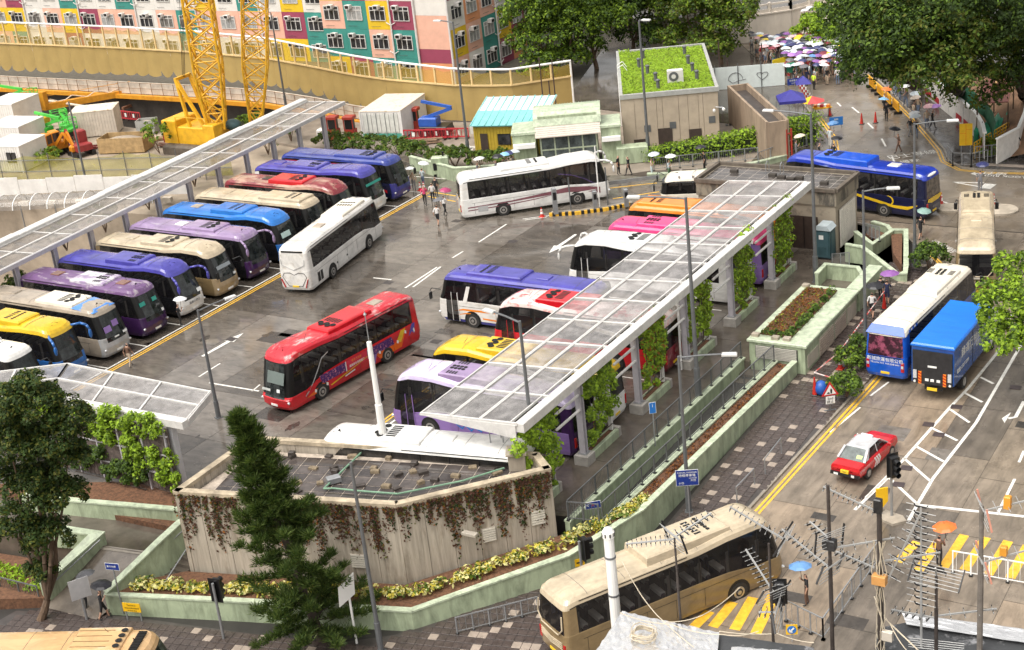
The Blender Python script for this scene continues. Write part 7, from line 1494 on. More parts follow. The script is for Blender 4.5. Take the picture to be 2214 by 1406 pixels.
for k in range(4):
    c=[(-.7,-.7),(.7,-.7),(.7,.7),(-.7,.7)];a,d_=c[k],c[(k+1)%4];part('roof_panel',MB().poly([(*a,2.0),(*d_,2.0),(0,0,2.7)]),M_TENT,t2);part('leg',MB().beam((*a,0),(*a,2.0),.05,.05),M_GALV,t2)
def sign(label,px,w,h,zb,m,txt=(),rz=RAD(33),post=M_GALV,z=0.0,name='sign',tm=None,border=None,sunk=None,group=None,legs=2):
    p=(Gs(*px)+Vector((0,0,.1))) if z=='s' else G(*px,z);t=thing(name,label,'sign',tuple(p),rz,group);b_=part('board',MB().box(-w/2,w/2,-.025,.0,zb,zb+h),m,t)
    if border:part('border',MB().box(-w/2-.02,w/2+.02,-.02,-.0051,zb-.02,zb+h+.02),border,t)
    for x in ((-w*.4,w*.4) if legs==2 else (0,)):part('post',MB().box(x-.03,x+.03,.0,.05,0,zb+h*(.98 if legs==2 else 1.02)),post,t)
    for (s,x,zz,size,tmm) in txt:text_mb(s,size,tmm or M_PLATEW,'lettering',t,(x,-.03,zb+zz),(math.pi/2,0,0),ext=.002)
    return t
M_SB=mat('sign blue',(.012,.035,.22),.4,var=.05);M_SBL=mat('sign light blue',(.02,.16,.50),.4,var=.05);M_SY=mat('sign yellow',(.78,.46,.01))
sign('light blue temporary sign standing on the upper road',(1808,277),1.2,.75,.25,M_SBL,[('車輛',0,.52,.2,None),('駛出',0,.24,.18,None)])
sign('dark blue direction sign behind the gazebo tent',(1716,215),1.1,.6,1.4,M_SB,[('停車場 P',0,.4,.2,None),('EXIT',0,.15,.16,None)],RAD(40))
hd_=thing('painted_hoarding','white hoarding with line doodles beside the upper road','hoarding',(14,76,0))
a,c=Vector((9.2,72.6)),Vector((17.3,76.4));dd=(c-a).normalized()
for k in range(4):p,q=a.lerp(c,k/4)+dd*.02,a.lerp(c,(k+1)/4)-dd*.02;part('panel',at(hd_,MB().beam((p.x,p.y,1.1),(q.x,q.y,1.1),.08,2.2)),mat('hoarding pale blue',(.62,.68,.66),.5,var=.08),hd_);part('post',at(hd_,MB().beam((p.x,p.y-.1,0),(p.x,p.y-.1,2.5),.07,.07)),M_DKSTEEL,hd_)
rzh=math.atan2(dd.y,dd.x);nn=Vector((dd.y,-dd.x))*.06
for k,(t_,sh) in enumerate([(.18,'sq'),(.48,'arc'),(.76,'heart')]):
    m0=a.lerp(c,t_)+nn;f=lambda u,z:(m0.x+dd.x*u,m0.y+dd.y*u,z)
    if sh=='sq':pts=[f(-.5,1.5),f(.3,1.5),f(.3,.9),f(-.4,.9)]
    elif sh=='arc':pts=[f(.7*math.cos(t)-.1,.9+.7*math.sin(t)) for t in [math.pi*j/8 for j in range(9)]]+[f(-.4,.6),f(.2,.8),f(.9,.9)]
    else:pts=[f(.55*(math.sin(t)**3),1.15+.45*(.81*math.cos(t)-.31*math.cos(2*t)-.12*math.cos(3*t))) for t in [2*math.pi*j/16 for j in range(17)]]
    part('doodle',at(hd_,MB().path(pts,.03,5)),M_DKSTEEL,hd_)
part('green_board',at(hd_,MB().beam((17.5,76.4,1.7),(18.2,76.7,1.7),.08,1.0)),mat('board green',(.02,.22,.12),.5),hd_)
bb=thing('banner_fence','yellow banner over red railings left of the crowd','banner',(*G(1693,165,0)[:2],0),RAD(62));part('banner',MB().box(-1.3,1.3,-.04,0,1.1,1.9),mat('banner yellow',(.78,.58,.02),.5),bb)
for k in range(7):part('rail_bar',MB().beam((-1.3+.43*k,0,0),(-1.3+.43*k,0,1.2),.06,.06),M_RB,bb)
part('rail',MB().box(-1.35,1.35,-.03,.03,1.0,1.1).box(-1.35,1.35,-.031,.031,.2,.3),M_RB,bb)
for k in range(9):
    p=G(1722+4.2*k,180+6.2*k,0);t=thing('chain_post','red and white post in the roadside line, '+['first','second','third','fourth','fifth','sixth','seventh','eighth','last'][k]+' from the crowd','post',tuple(p),group='red and white posts by the upper road')
    for j in range(4):part('segment',MB().tube((0,0,.02+.24*j),(0,0,.25+.24*j),.07,n=8),[M_RB,M_PLATEW][j%2],t)
ob=thing('parasol','large red, purple and yellow parasol at the roadside stall','parasol',tuple(G(1757,262,0)))
for k in range(8):
    t0,t1=2*math.pi*k/8,2*math.pi*(k+1)/8;part('canopy_panel',MB().poly([(0,0,2.3),(1.15*math.cos(t0),1.15*math.sin(t0),1.85),(1.15*math.cos(t1),1.15*math.sin(t1),1.85)]),[mat('parasol red',(.60,.07,.07),.6),mat('parasol purple',(.20,.13,.40),.6),M_SY,mat('parasol red',(.60,.07,.07),.6)][(k//2)%4],ob)
part('pole',MB().tube((0,0,0),(0,0,2.35),.03,n=6),M_GALV,ob)
fs_=thing('stall_table','stall table with bright goods beside the parasol','table',(*G(1778,252,0)[:2],0),RAD(40));part('table_top',MB().box(-.8,.8,-.4,.4,.8,.86),M_SY,fs_)
for x in (-.7,.7):
    for y in (-.3,.3):part('leg',MB().box(x-.03,x+.03,y-.03,y+.03,0,.8),M_GALV,fs_)
for k in range(5):tag(part('goods_box',MB().cbox(-.15,.15,-.15,.15,0,.25,.03),[M_AMBER,M_PLATEW,M_RB,M_PLATEW,M_AMBER][k],loc=Vector(fs_.location)+Vector((-.55+.27*k,.1*(k%2)+(-.55+.27*k)*.3,.87))),'small bright box on the roadside stall table','box','goods on the stall table')
tw_=thing('concrete_trough_wall','tall weathered concrete wall with a channel along its top','wall',(22,62,0))
zt_=3.4;q=[G(1607,180,zt_),G(1642,176,zt_),G(1676,242,zt_),G(1667,246,zt_)]
A_,B_=Vector((17.9,63.8)),Vector((26.0,53.2));dd=(B_-A_).normalized();nn=Vector((dd.y,-dd.x))
for o_,w_ in ((-.85,.22),(.85,.22)):
    p,r_=A_+nn*o_,B_+nn*o_;part('side_wall',at(tw_,MB().beam((p.x,p.y,zt_/2),(r_.x,r_.y,zt_/2),w_,zt_)),mat('brown concrete',(.30,.225,.16),.8,var=.35,scale=1,coords='World',stretch=(1,1,.3)),tw_)
part('channel',at(tw_,MB().beam((A_.x,A_.y,1.4),(B_.x,B_.y,1.4),1.46,2.8)),mat('dark channel',(.06,.05,.045),.5,var=.4,coords='World'),tw_)
for e in (A_,B_):part('end_wall',at(tw_,MB().beam((e.x-nn.x*.74,e.y-nn.y*.74,zt_/2-.02),(e.x+nn.x*.74,e.y+nn.y*.74,zt_/2-.02),.22,zt_-.04)),mat('brown concrete',(.30,.225,.16)),tw_)
part('red_pipes',at(tw_,MB().tube((26.6,53.6,.1),(26.6,53.6,2.6),.09,n=8).tube((26.9,53.9,.1),(26.9,53.9,2.6),.09,n=8).tube((26.6,53.6,2.2),(26.9,53.9,2.2),.06,n=6)),M_FR,tw_)
wall_run('yard_wall','low concrete wall closing the wet service yard',[(20.6,60.2),(18.4,63.2),(17.3,64.0)],.25,[2.2,2.2,2.2],[-.2]*3,m=mat('brown concrete',(.30,.225,.16)),cap=M_OLDCAP)
gt=MB()
for k in range(9):gt.box(-1.3+.3*k,-1.1+.3*k,-.25,.25,0,.02)
o=part('drain_grating',gt.xf(Matrix.Translation(G(1600,268,0)) @ Matrix.Rotation(ANG,4,'Z')),M_BLACK);tag(o,kind='stuff')
tp=thing('temple_terrace','pale granite terrace wall with carved balustrade above the crowd','wall',(9,92,0))
TP=[(-3.0,88.0),(2.0,91.0),(6.5,93.2),(10.0,96.5),(12.5,101)]
M_GRN=mat('pale granite',(.54,.48,.41),.7,var=.15,scale=.8,coords='World',stretch=(1,1,.4))
for a,c in zip(TP[:-1],TP[1:]):
    part('terrace_wall',at(tp,MB().beam((*a,1.3),(*c,1.3),.5,3.0)),M_GRN,tp);part('cornice',at(tp,MB().beam((*a,2.87),(*c,2.87),.7,.14)),M_GRN,tp)
    L_=math.dist(a,c);n=max(2,round(L_/2.1))
    for k in range(n+1):p=lerp2(a,c,k/n);part('baluster_post',at(tp,MB().cbox(p[0]-.17,p[0]+.17,p[1]-.17,p[1]+.17,2.94,4.05,.1)),M_GRN,tp)
    part('balustrade_rail',at(tp,MB().beam((*a,3.78),(*c,3.78),.22,.2).beam((*a,3.12),(*c,3.12),.2,.36)),M_GRN,tp)
b=MB().prism([(-3.0,88.4),(2.0,91.4),(6.4,93.6),(9.8,96.8),(12.3,101),(-26,141),(-40,120)],-.1,2.8);struct('temple_terrace_floor',b,M_PAVE)
st_=thing('temple_stairs','stone stairs climbing beside the terrace wall','stairs',(13.5,97,0))
for k in range(14):part('step',at(st_,MB().box(11.6-.0*k,15.5,94.5+.5*k,95.02+.5*k,-.1,.2+.2*k).xf(Matrix.Translation((.4*0,0,0)))),M_GRN,st_)
part('stair_wall',at(st_,MB().slab([(15.6,94,.1),(15.6,101.5,.1),(15.6,101.5,4.0),(15.6,94,1.1)],.25,(1,0,0))),M_GRN,st_)
wall_run('roadside_wall','pale stone wall at the back of the crowd by the trees',[(14.8,93.6),(19.0,92.5),(24.0,86.5)],.35,[2.4,2.3,2.1],[-.1]*3,m=M_GRN,cap=M_GRN)
tag(part('green_sheet',MB().slab([(13.6,94.2,.6),(15.6,94.0,.6),(15.4,94.2,2.3),(13.8,94.4,2.5)],.1,(0,-1,0)),mat('bright green sheet',(.015,.30,.16))),'bright green sheet hung beside the temple stairs','sheeting')
tag(part('lean_board',MB().slab([(12.5,103,5.0),(17,104,5.0),(17,104,8.0),(12.5,103,8.0)],.1,(0,-1,0)),mat('hoarding pale blue',(.62,.68,.66))),'pale board fence above the temple stairs','fence')
# ---------------------------------------------------------------- trees
def tree(label,base,blobs,trunk_r,nclump,nleaf,rc_,leaf,mats,wts=None,name='broadleaf_tree',group=None,bark=None,fork=.45,cat='tree',**k):
    """blobs in world coordinates"""
    t=thing(name,label,cat,tuple(base),group=group);o=Vector(base)
    bl=[(b_[0]-o.x,b_[1]-o.y,b_[2]-o.z,*b_[3:]) for b_ in blobs]
    cx=sum(b_[0] for b_ in bl)/len(bl);cy=sum(b_[1] for b_ in bl)/len(bl);cz_=min(b_[2] for b_ in bl)
    mb=MB();f=Vector((cx*fork,cy*fork,cz_*fork+.2));limb(mb,(0,0,-.2),f,trunk_r,trunk_r*.7,4,.12)
    for b_ in bl:limb(mb,f,(b_[0],b_[1],b_[2]+b_[5]*.2),trunk_r*.5,trunk_r*.12,5,.2)
    part('trunk',mb,bark or M_BARK,t);crown(t,bl,nclump,nleaf,rc_,leaf,mats,wts,**k);return t
FG='trees beyond the construction site'
def pxblob(px,py,z,r,rz=None):p=G(px,py,z);return (p.x,p.y,z,r,r,rz or r*.8)
spec=[((1170,175),[(1175,110,4,3.2),(1160,40,8,3.4)],0,'slender tree against the housing block end'),((1235,165),[(1225,95,4.5,3.3),(1240,30,8.5,3.5)],0,'bright leaved tree second from the housing block'),((1290,150),[(1300,75,5.5,3.6),(1310,15,9.5,3.6)],0,'bright leaved tree left behind the grass roof'),((1370,120),[(1370,60,4.5,3.4),(1360,5,9,4)],1,'dark tree behind the middle of the grass roof'),((1450,110),[(1440,60,5,3.6),(1460,0,9.5,4)],2,'yellow green tree behind the right of the grass roof'),((1508,125),[(1505,70,5,3.6),(1515,10,9,3.6)],2,'yellow green tree left of the crowd'),((1560,140),[(1560,90,4,2.6),(1560,35,7,2.6)],2,'yellow green tree nearest the crowd'),((1195,90),[(1200,10,9,4.5)],1,'dark tree at back behind the housing block end'),((1420,60),[(1420,-20,12,5)],1,'dark tree at back behind the grass roof'),((1520,60),[(1530,-15,11,4.5)],1,'dark tree at back left of the terrace')]
for (bpx,bls,kind,lb) in spec:
    base=G(*bpx,-.1);rel=[]
    for (x,y,z,r) in bls:rel.append((base.x+(G(x,y,z).x-base.x)*.25,base.y+(G(x,y,z).y-base.y)*.25,z,r,r,r*.85))
    ms,w=[((LF_LIME,LF_MID,LF_DARK),(2,4,3)),((LF_MID,LF_DARK,LF_DEEP),(2,3,2)),((LF_LIME,LF_OLIVE,LF_MID,LF_DARK),(1,2,3,2))][kind]
    rel=[(base.x+random.uniform(-.6,.6),base.y+random.uniform(-.6,.6),z,r,r,r*.8) for (x,y,z,r) in bls]+[(base.x+random.uniform(-1.2,1.2),base.y-.8,2.0,2.6,2.6,1.9),(base.x+1.5,base.y+.5,5.5,2.6,2.6,2.2),(base.x-1.6,base.y+.3,6.5,2.6,2.6,2.2)]
    tree(lb,base,rel,.28,250,52,.85,.32,ms,w,group=FG,fork=.6)
BAN='spreading trees above the upper road'
def big(lb,basepx,blobs,mats,wts,n,rc_=.95,leaf=.30,tr=.6):
    base=G(*basepx,.2);tree(lb,base,[pxblob(*b_) for b_ in blobs],tr,n,62,rc_,leaf,mats,wts,name='spreading_tree',group=BAN,fork=.5,bark=M_BARKD)
big('huge dark spreading tree overhanging the upper road',(1985,175),[(1905,20,12,4.4,3.2),(1900,75,10,3.8,2.8),(1898,122,8.2,3.2,2.3),(1885,160,6.5,2.2,1.5),(1960,30,12.5,4.8,3.4),(1950,95,10.5,4.2,3.0),(1930,140,8.0,3.2,2.2),(1990,125,9,3.2,2.2)],(LF_MID,LF_DARK,LF_DEEP),(3,4,2),620)
big('olive green spreading tree right of the huge dark one',(2075,205),[(2000,60,11.5,4.8,3.2),(2060,130,9,4.4,3.0),(2035,145,8.5,3.8,2.4),(2090,40,12,4.8,3.2),(2095,185,6,2.8,1.8),(2120,110,9,3.6,2.6)],(LF_OLIVE,LF_MID,LF_DARK),(3,2,3),480)
big('dark tree leaning in from the upper right corner',(2225,215),[(2190,40,12,4.6,3.4),(2215,110,9,4.0,3.0),(2225,190,6,3.0,2.4),(2160,0,14,4.5,3)],(LF_DARK,LF_DEEP,LF_MID),(3,3,1),330)
big('bright shrubby tree beside the temple stairs',(1778,100),[(1755,70,2.0,2.0,1.6),(1785,85,2.0,1.8,1.4),(1775,40,3.5,2.0,1.6)],(LF_BRIGHT,LF_LIME,LF_MID),(2,3,2),90,.6,.32,.15)
big('small leafy sapling among the green sheeting',(2150,328),[(2150,318,.6,1.0,.8),(2170,315,.5,.8,.6)],(LF_MID,LF_LIME),(2,1),30,.35,.2,.06)
base=G(2270,800,-.6)
tree('bright green street tree cut off by the right frame edge',base,[pxblob(2205,590,5.2,1.5),pxblob(2175,650,4.6,1.5),pxblob(2225,660,5.0,1.8),pxblob(2195,735,3.6,1.6),pxblob(2240,740,3.8,1.6),pxblob(2150,690,3.8,0.9)],.22,230,44,.42,.24,(LF_BRIGHT,LF_LIME,LF_MID,LF_DARK),(3,3,3,2),name='street_tree',fork=.6)
def bush(label,p,r,h,mats,wts,n=40,leaf=.2,name='bush',group='bushes on the pavement'):
    t=thing(name,label,'bush',tuple(p),group=group);mb=MB()
    for k in range(5):a=random.uniform(0,6.28);limb(mb,(0,0,-.1),(r*.5*math.cos(a),r*.5*math.sin(a),h*.7),.05,.015,3,.2)
    part('stems',mb,M_BARK,t);crown(t,[(0,0,h*.55,r,r,h*.5)],n,26,.3,leaf,mats,wts)
bush('conical dark green bush by the curving kerb',G(2012,588,.1),1.15,2.0,(LF_MID,LF_DARK),(2,3),90,.18)
bush('leafy bush beside the road works sign',Gs(1828,862)+Vector((0,0,.1)),.9,1.3,(LF_MID,LF_DARK,LF_LIME),(3,3,1),50)
bush('leafy bush beyond the road works sign',Gs(1833,800)+Vector((0,0,.1)),.8,1.2,(LF_MID,LF_DARK,LF_LIME),(3,3,1),45)
bush('leafy bush by the lamp post on the pavement',Gs(1868,770)+Vector((0,0,.1)),.8,1.2,(LF_MID,LF_DARK),(2,3),45)
FB='bushes along the far wall'
for k,(x,y,r,h) in enumerate([(715,308,1.6,1.3),(760,318,1.9,1.5),(815,322,1.9,1.6),(862,328,1.9,1.5),(898,332,1.4,1.4),(950,348,1.4,1.6),(985,352,1.5,1.8),(1040,352,1.3,1.4),(1085,348,1.3,1.3),(1118,346,1.0,1.2)]):
    bush('bushy shrub behind the far wall, '+['first','second','third','fourth','fifth','sixth','seventh','eighth','ninth','tenth'][k]+' from the long canopy',G(x,y+8,.2),r,h,(LF_MID,LF_DARK,LF_OLIVE),(3,3,1),int(30*r),.24,'shrub',FB)
YB='weedy saplings at the edge of the site'
for k,(x,y,r,h) in enumerate([(345,330,1.5,3.2),(430,310,1.3,2.2),(455,300,1.0,1.8),(85,350,2.2,1.2),(20,350,1.4,1.6),(545,280,1.5,1.6)]):bush('sapling at the site edge, '+['tallest left of the crane','left below the crane','right below the crane','low and spreading by the clutter','by the lower white cabin','over the canopy gutter'][k],G(x,y,.0),r,h,(LF_MID,LF_LIME,LF_DARK),(3,2,1),int(26*r),.24,'sapling',YB)
for k,(x,y) in enumerate([(590,330),(640,302),(430,400),(480,372),(235,500),(60,660),(150,540),(330,450)]):
    p=G(x,y,.5);bush('climber clump under the long canopy, '+['second from its far end','at its far end','fourth from its far end','third from its far end','near its middle','nearest the viewer','second nearest the viewer','just beyond its middle'][k],Vector((p.x-1.5,p.y+1.0,0)),1.2,2.6,(LF_MID,LF_DARK,LF_OLIVE),(2,3,1),40,.24,'climber_clump','climber clumps under the long canopy')
# ---------------------------------------------------------------- foreground conifer
def conifer(label,top_px,base_px,zb):
    base=G(*base_px,zb);t=thing('conifer',label,'tree',tuple(base));H_=13.0
    bestz=8;ln3=Vector((CR.x,CR.y,0)).normalized()*-2.0
    for zz in [k*.05 for k in range(60,400)]:
        d=Vector((base.x+ln3.x,base.y+ln3.y,zz))-Vector((CAMX,CAMY,CAMH));py=703-FPX*d.dot(CU)/d.dot(CF)
        if py<=top_px[1]:bestz=zz;break
    H_=bestz-zb
    mb=MB();limb(mb,(0,0,-.3),(ln3.x*.96,ln3.y*.96,H_*.96),.26,.04,8,.02);tr_=part('trunk',mb,M_BARKD,t)
    P,N,bm=[],[],MB()
    for k in range(150):
        u=.05+.93*(k/149.0);z=H_*u;a=k*2.399+random.uniform(-.3,.3)
        L_=(3.25*(1-u)**.82+.16)*random.uniform(.75,1.1)
        if .12<u<.46 and random.random()<.5:continue
        if u>.55:L_ *= .82+.15*math.sin(k)
        d=Vector((math.cos(a),math.sin(a),.10+.45*u)).normalized();p0=Vector((ln3.x*u,ln3.y*u,z));bm.tube(p0,p0+d*L_*.9,.035,.01,n=4,caps=False)
        ns=int(6+L_*7)
        for j in range(ns):
            s=.22+.78*(j+random.random())/ns;q=p0+d*L_*s+Vector((random.gauss(0,.09),random.gauss(0,.09),random.gauss(0,.05)))
            m=30;e=RNG.normal(0,1,(m,3));e[:,2]=np.abs(e[:,2])*.8+.2;e += np.array([d.x,d.y,d.z])*.8;e /= np.linalg.norm(e,axis=1)[:,None]
            P.append(np.array(q)[None]+e*RNG.uniform(.05,.30,(m,1)));N.append(e)
    part('branches',bm,M_BARKD,t)
    P=np.concatenate(P);E_=np.concatenate(N);n=len(P);side=np.cross(E_,RNG.normal(0,1,(n,3)));side /= np.linalg.norm(side,axis=1)[:,None]
    V=np.empty((n,3,3));V[:,0]=P-side*.026;V[:,1]=P+side*.026;V[:,2]=P+E_*.27
    me=bpy.data.meshes.new('needles');me.vertices.add(3*n);me.vertices.foreach_set('co',V.reshape(-1));me.loops.add(3*n);me.loops.foreach_set('vertex_index',np.arange(3*n,dtype=np.int32));me.polygons.add(n);me.polygons.foreach_set('loop_start',np.arange(0,3*n,3,dtype=np.int32));me.polygons.foreach_set('loop_total',np.full(n,3,dtype=np.int32))
    for m in (LF_DARK,LF_DEEP,leafm('needle green',(.085,.12,.028))):me.materials.append(m)
    me.polygons.foreach_set('material_index',RNG.choice(3,n,p=[.38,.17,.45]).astype(np.int32));me.update(calc_edges=True);link('crown',me,t)
conifer('tall dark conifer standing in front of the concrete building',(485,893),(700,1388),-2.1)
base=G(85,1340,-2.2);bl=[]
for (x,y,z,r) in [(60,880,6.5,2.2),(20,960,5.5,2.0),(120,960,5.5,1.9),(60,1050,4.3,1.9),(130,1070,3.8,1.5),(100,1160,2.2,1.5),(30,1140,3.2,1.5),(150,900,6.0,1.2),(85,1240,.6,1.0),(150,1000,4.8,1.3)]:
    best=min((abs((G(x,y,zz).xy-base.xy).dot(Vector((CF.x,CF.y)).normalized())),zz) for zz in [q*.1 for q in range(-20,120)])
    p=G(x,y,best[1]);bl.append((p.x,p.y,p.z,r*.74,r*.74,r*.74))
tree('dark fine leaved tree at the lower left corner',base,bl,.24,620,80,.44,.17,(LF_DARK,LF_DEEP,LF_OLIVE),(4,4,2),name='dark_tree',fork=.35)
# ---------------------------------------------------------------- people and umbrellas
def skin_body(pose):
    """one continuous figure grown over a joint skeleton; returns mesh with slots skin, top, legs, shin, shoes, hair"""
    J,R_,E_,Mt=[],[],[],[]
    def jn(p,r):J.append(p);R_.append(r);return len(J)-1
    def ed(a,b_,m):E_.append((a,b_));Mt.append(m)
    s=pose.get('stride',.18);up=pose.get('up',-1)
    pel=jn((0,0,.94),.145);sp=jn((.0,0,1.14),.125);ch=jn((.0,0,1.34),.14);nk=jn((.01,0,1.47),.055);hd=jn((.025,0,1.575),.09);ht=jn((.02,0,1.66),.075)
    ed(pel,sp,1);ed(sp,ch,1);ed(ch,nk,0);ed(nk,hd,0);ed(hd,ht,5)
    ns=jn((.125,0,1.575),.014);ed(hd,ns,0)
    for sd in (-1,1):
        f=s*sd;hp=jn((.0,.09*sd,.86),.095);kn=jn((f*.6+.03,.10*sd,.48),.062);an=jn((f*1.2-.02,.10*sd,.09),.042);to=jn((f*1.2+.14,.115*sd,.045),.036)
        ed(pel,hp,2);ed(hp,kn,2);ed(kn,an,3);ed(an,to,4)
        sh=jn((.0,.19*sd,1.375),.062);ed(ch,sh,1)
        if sd==up:el=jn((.10,.25*sd,1.14),.045);wr=jn((.24,.15*sd,1.30),.032);hn=jn((.27,.12*sd,1.36),.034);fd=(.0,0,1)
        else:el=jn((-.03-f*.5,.25*sd,1.11),.045);wr=jn((.05-f*.7,.25*sd,.88),.032);hn=jn((.07-f*.7,.245*sd,.80),.034);fd=(.1,0,-1)
        ed(sh,el,1);ed(el,wr,0);ed(wr,hn,0)
        h=J[hn]
        for k in range(4):
            o=(k-1.5)*.019;L_=(.062,.075,.07,.055)[k];a=jn((h[0]+o+fd[0]*.03,h[1],h[2]+fd[2]*.035),.0095);b_=jn((h[0]+o+.012+fd[0]*L_,h[1]-.012*sd,h[2]+fd[2]*L_),.008);ed(hn,a,0);ed(a,b_,0)
        th=jn((h[0]+.045,h[1]-.015*sd,h[2]+fd[2]*.01),.0095);ed(hn,th,0)
    me=bpy.data.meshes.new('body');me.from_pydata(J,E_,[]);ob=bpy.data.objects.new('body',me)
    ob.modifiers.new('skin','SKIN');ob.modifiers['skin'].use_smooth_shade=True
    for i,r in enumerate(R_):me.skin_vertices[0].data[i].radius=(r*(.78 if i in (0,1,2) else 1),r);me.skin_vertices[0].data[i].use_root=i==0
    ss=ob.modifiers.new('sub','SUBSURF');ss.levels=1;ss.render_levels=1
    out=baked(ob)
    out.materials.clear()
    for k in range(6):out.materials.append(SKIN)
    A_=np.array([J[a] for a,_ in E_]);B_=np.array([J[b_] for _,b_ in E_]);D_=B_-A_;LL=(D_**2).sum(1)+1e-9
    C_=np.empty(len(out.polygons)*3);out.polygons.foreach_get('center',C_);C_=C_.reshape(-1,3);idx=[]
    for c in C_:
        t=np.clip(((c-A_)*D_).sum(1)/LL,0,1);d=((A_+D_*t[:,None]-c)**2).sum(1);m=Mt[int(d.argmin())]
        if m==1 and c[2]<.93:m=2
        if m in (0,5) and c[2]>1.5:m=5 if (c[0]<.0 or c[2]>1.635) else 0
        idx.append(m)
    out.polygons.foreach_set('material_index',idx);return out
SKIN=mat('skin',(.50,.29,.20),.55,var=.05);HAIR=mat('black hair',(.012,.010,.009),.5,var=.1)
CL={k:mat('cloth '+k,c,.8,var=.12,scale=6) for k,c in dict(white=(.62,.60,.58),black=(.015,.015,.017),navy=(.02,.025,.07),grey=(.17,.17,.18),pink=(.62,.06,.16),beige=(.46,.36,.26),blue=(.10,.17,.34),green=(.08,.14,.07),brown=(.13,.07,.045),red=(.42,.03,.03),hivis=(.55,.75,.04),orange=(.70,.26,.03),pale=(.48,.54,.56),denim=(.12,.16,.24)).items()}
BODY=[skin_body(dict(stride=.2,up=-1)),skin_body(dict(stride=-.16,up=1)),skin_body(dict(stride=.04,up=-1)),skin_body(dict(stride=.2,up=0)),skin_body(dict(stride=.03,up=0))]
def umb_mesh():
    a=MB();n=8;prof=[(.0,.0),(.2,-.035),(.38,-.11),(.5,-.2)]
    for k in range(3):
        for i in range(n):
            t0,t1=2*math.pi*i/n,2*math.pi*(i+1)/n;f=lambda j,t,sag=0:(prof[j][0]*math.cos(t),prof[j][0]*math.sin(t),prof[j][1])
            if k==0:a.poly([f(0,0),f(1,t0),f(1,t1)])
            else:
                a.poly([f(k,t0),f(k+1,t0),f(k+1,t1),f(k,t1)])
    return a.mesh('canopy',SKIN)
U_CAN=umb_mesh();U_SH=MB().tube((0,0,.04),(0,0,-.85),.012,n=6).path([(0,0,-.85),(.03,0,-.9),(.06,0,-.87)],.014,6).mesh('shaft',M_BLACK);rb=MB()
for i in range(8):t=2*math.pi*i/8;rb.tube((0,0,-.02),(.5*math.cos(t),.5*math.sin(t),-.205),.006,n=4,caps=False)
U_RB=rb.mesh('ribs',M_GALV)
UC={k:mat('umbrella '+k,c,.35,var=.10,scale=3) for k,c in dict(white=(.68,.69,.70),clear=(.50,.55,.58),navy=(.035,.04,.12),black=(.018,.018,.022),pink=(.68,.40,.42),purple=(.23,.09,.30),yellow=(.76,.56,.03),blue=(.12,.26,.50),maroon=(.18,.025,.04),magenta=(.34,.04,.12),teal=(.20,.32,.28),skyblue=(.22,.45,.66),grey=(.13,.13,.14),violet=(.38,.18,.52),orange=(.72,.16,.03),cream=(.66,.55,.45)).items()}
def umbrella(label,hand,col,r=1.0,tilt=(0,0),group=None):
    t=tag(link('umbrella',None,loc=hand+Vector((0,0,.85)),rot=(tilt[0],tilt[1],random.random())),label,'umbrella',group);t.scale=(r,r,1)
    recol(link('canopy',U_CAN,t),UC[col]);link('shaft',U_SH,t);link('ribs',U_RB,t);return t
def person(label,p,face,top,leg,umb=None,pose=None,h=1.0,shorts=False,ulabel=None,group=None,ugroup=None,ur=1.0,hair=None):
    pose=pose if pose is not None else (random.choice([0,1,2]) if umb else random.choice([3,4]))
    t=thing('person',label,'person',tuple(p),face,group);t.scale=(h,h,h)
    o=link('body',BODY[pose],t);recol(o,SKIN,CL[top],CL[leg],SKIN if shorts else CL[leg],M_BLACK,hair or HAIR)
    if umb:
        sd={0:-1,1:1,2:-1}[pose];c,s=math.cos(face),math.sin(face);x,y=.26*h,.12*sd*h
        umbrella(ulabel or ('%s umbrella held by the %s'%(umb,label.split(' ',1)[0])),Vector((p.x+c*x-s*y,p.y+s*x+c*y,p.z+1.36*h)),umb,ur,(random.uniform(-.15,.15),random.uniform(-.15,.15)),ugroup)
    return t
PL=lambda x,y:G(x,y,.0);PS=lambda x,y:Gs(x,y)+Vector((0,0,.12));PR=lambda x,y:Gs(x,y);PH=lambda x,y:G(x,y,.1)
person('person in brown vest and beige trousers walking by the parked coaches',PL(283,793),RAD(100),'brown','beige',pose=3)
person('person in black under white umbrella between parked coaches',PL(392,706),RAD(60),'black','black','white',2,ulabel='white umbrella between the purple and violet coaches')
person('person in pink top walking beside the white coach',PL(920,444),RAD(-60),'pink','black',pose=3)
person('person in white shirt and black skirt in the plaza group',PL(937,438),RAD(120),'white','black',pose=4)
person('person in black standing behind the plaza group',PL(944,425),RAD(100),'black','black',pose=4)
person('person in white shirt and shorts under grey umbrella on plaza',PL(948,487),RAD(100),'white','black','grey',0,shorts=True,ulabel='grey umbrella of the nearest walker on the plaza')
person('person in white shirt under magenta umbrella striding on plaza',PL(963,465),RAD(80),'white','black','magenta',0,ulabel='magenta umbrella in the plaza group')
person('person in pale blue under white umbrella by the green cabinet',PL(916,404),RAD(80),'pale','denim','white',2,ulabel='white umbrella by the green cabinet')
person('person under white umbrella beside the navy coach front',PL(896,412),RAD(-60),'beige','grey','white',2,ulabel='white umbrella at the navy coach front')
for k,(x,y,u) in enumerate([(1035,392,'white'),(1075,387,'black'),(1090,384,'skyblue'),(1098,380,'navy'),(1112,376,'clear')]):person('person under %s umbrella behind the cream coach'%u,PL(x,y),RAD(20),'grey','black',u,ulabel='%s umbrella behind the cream coach'%u)
person('person in black with wide hat and cart by the entrance kiosk',PL(1338,378),RAD(0),'black','black',pose=4);person('person in dark clothes beside the planter box',PL(1360,380),RAD(180),'black','black',pose=3)
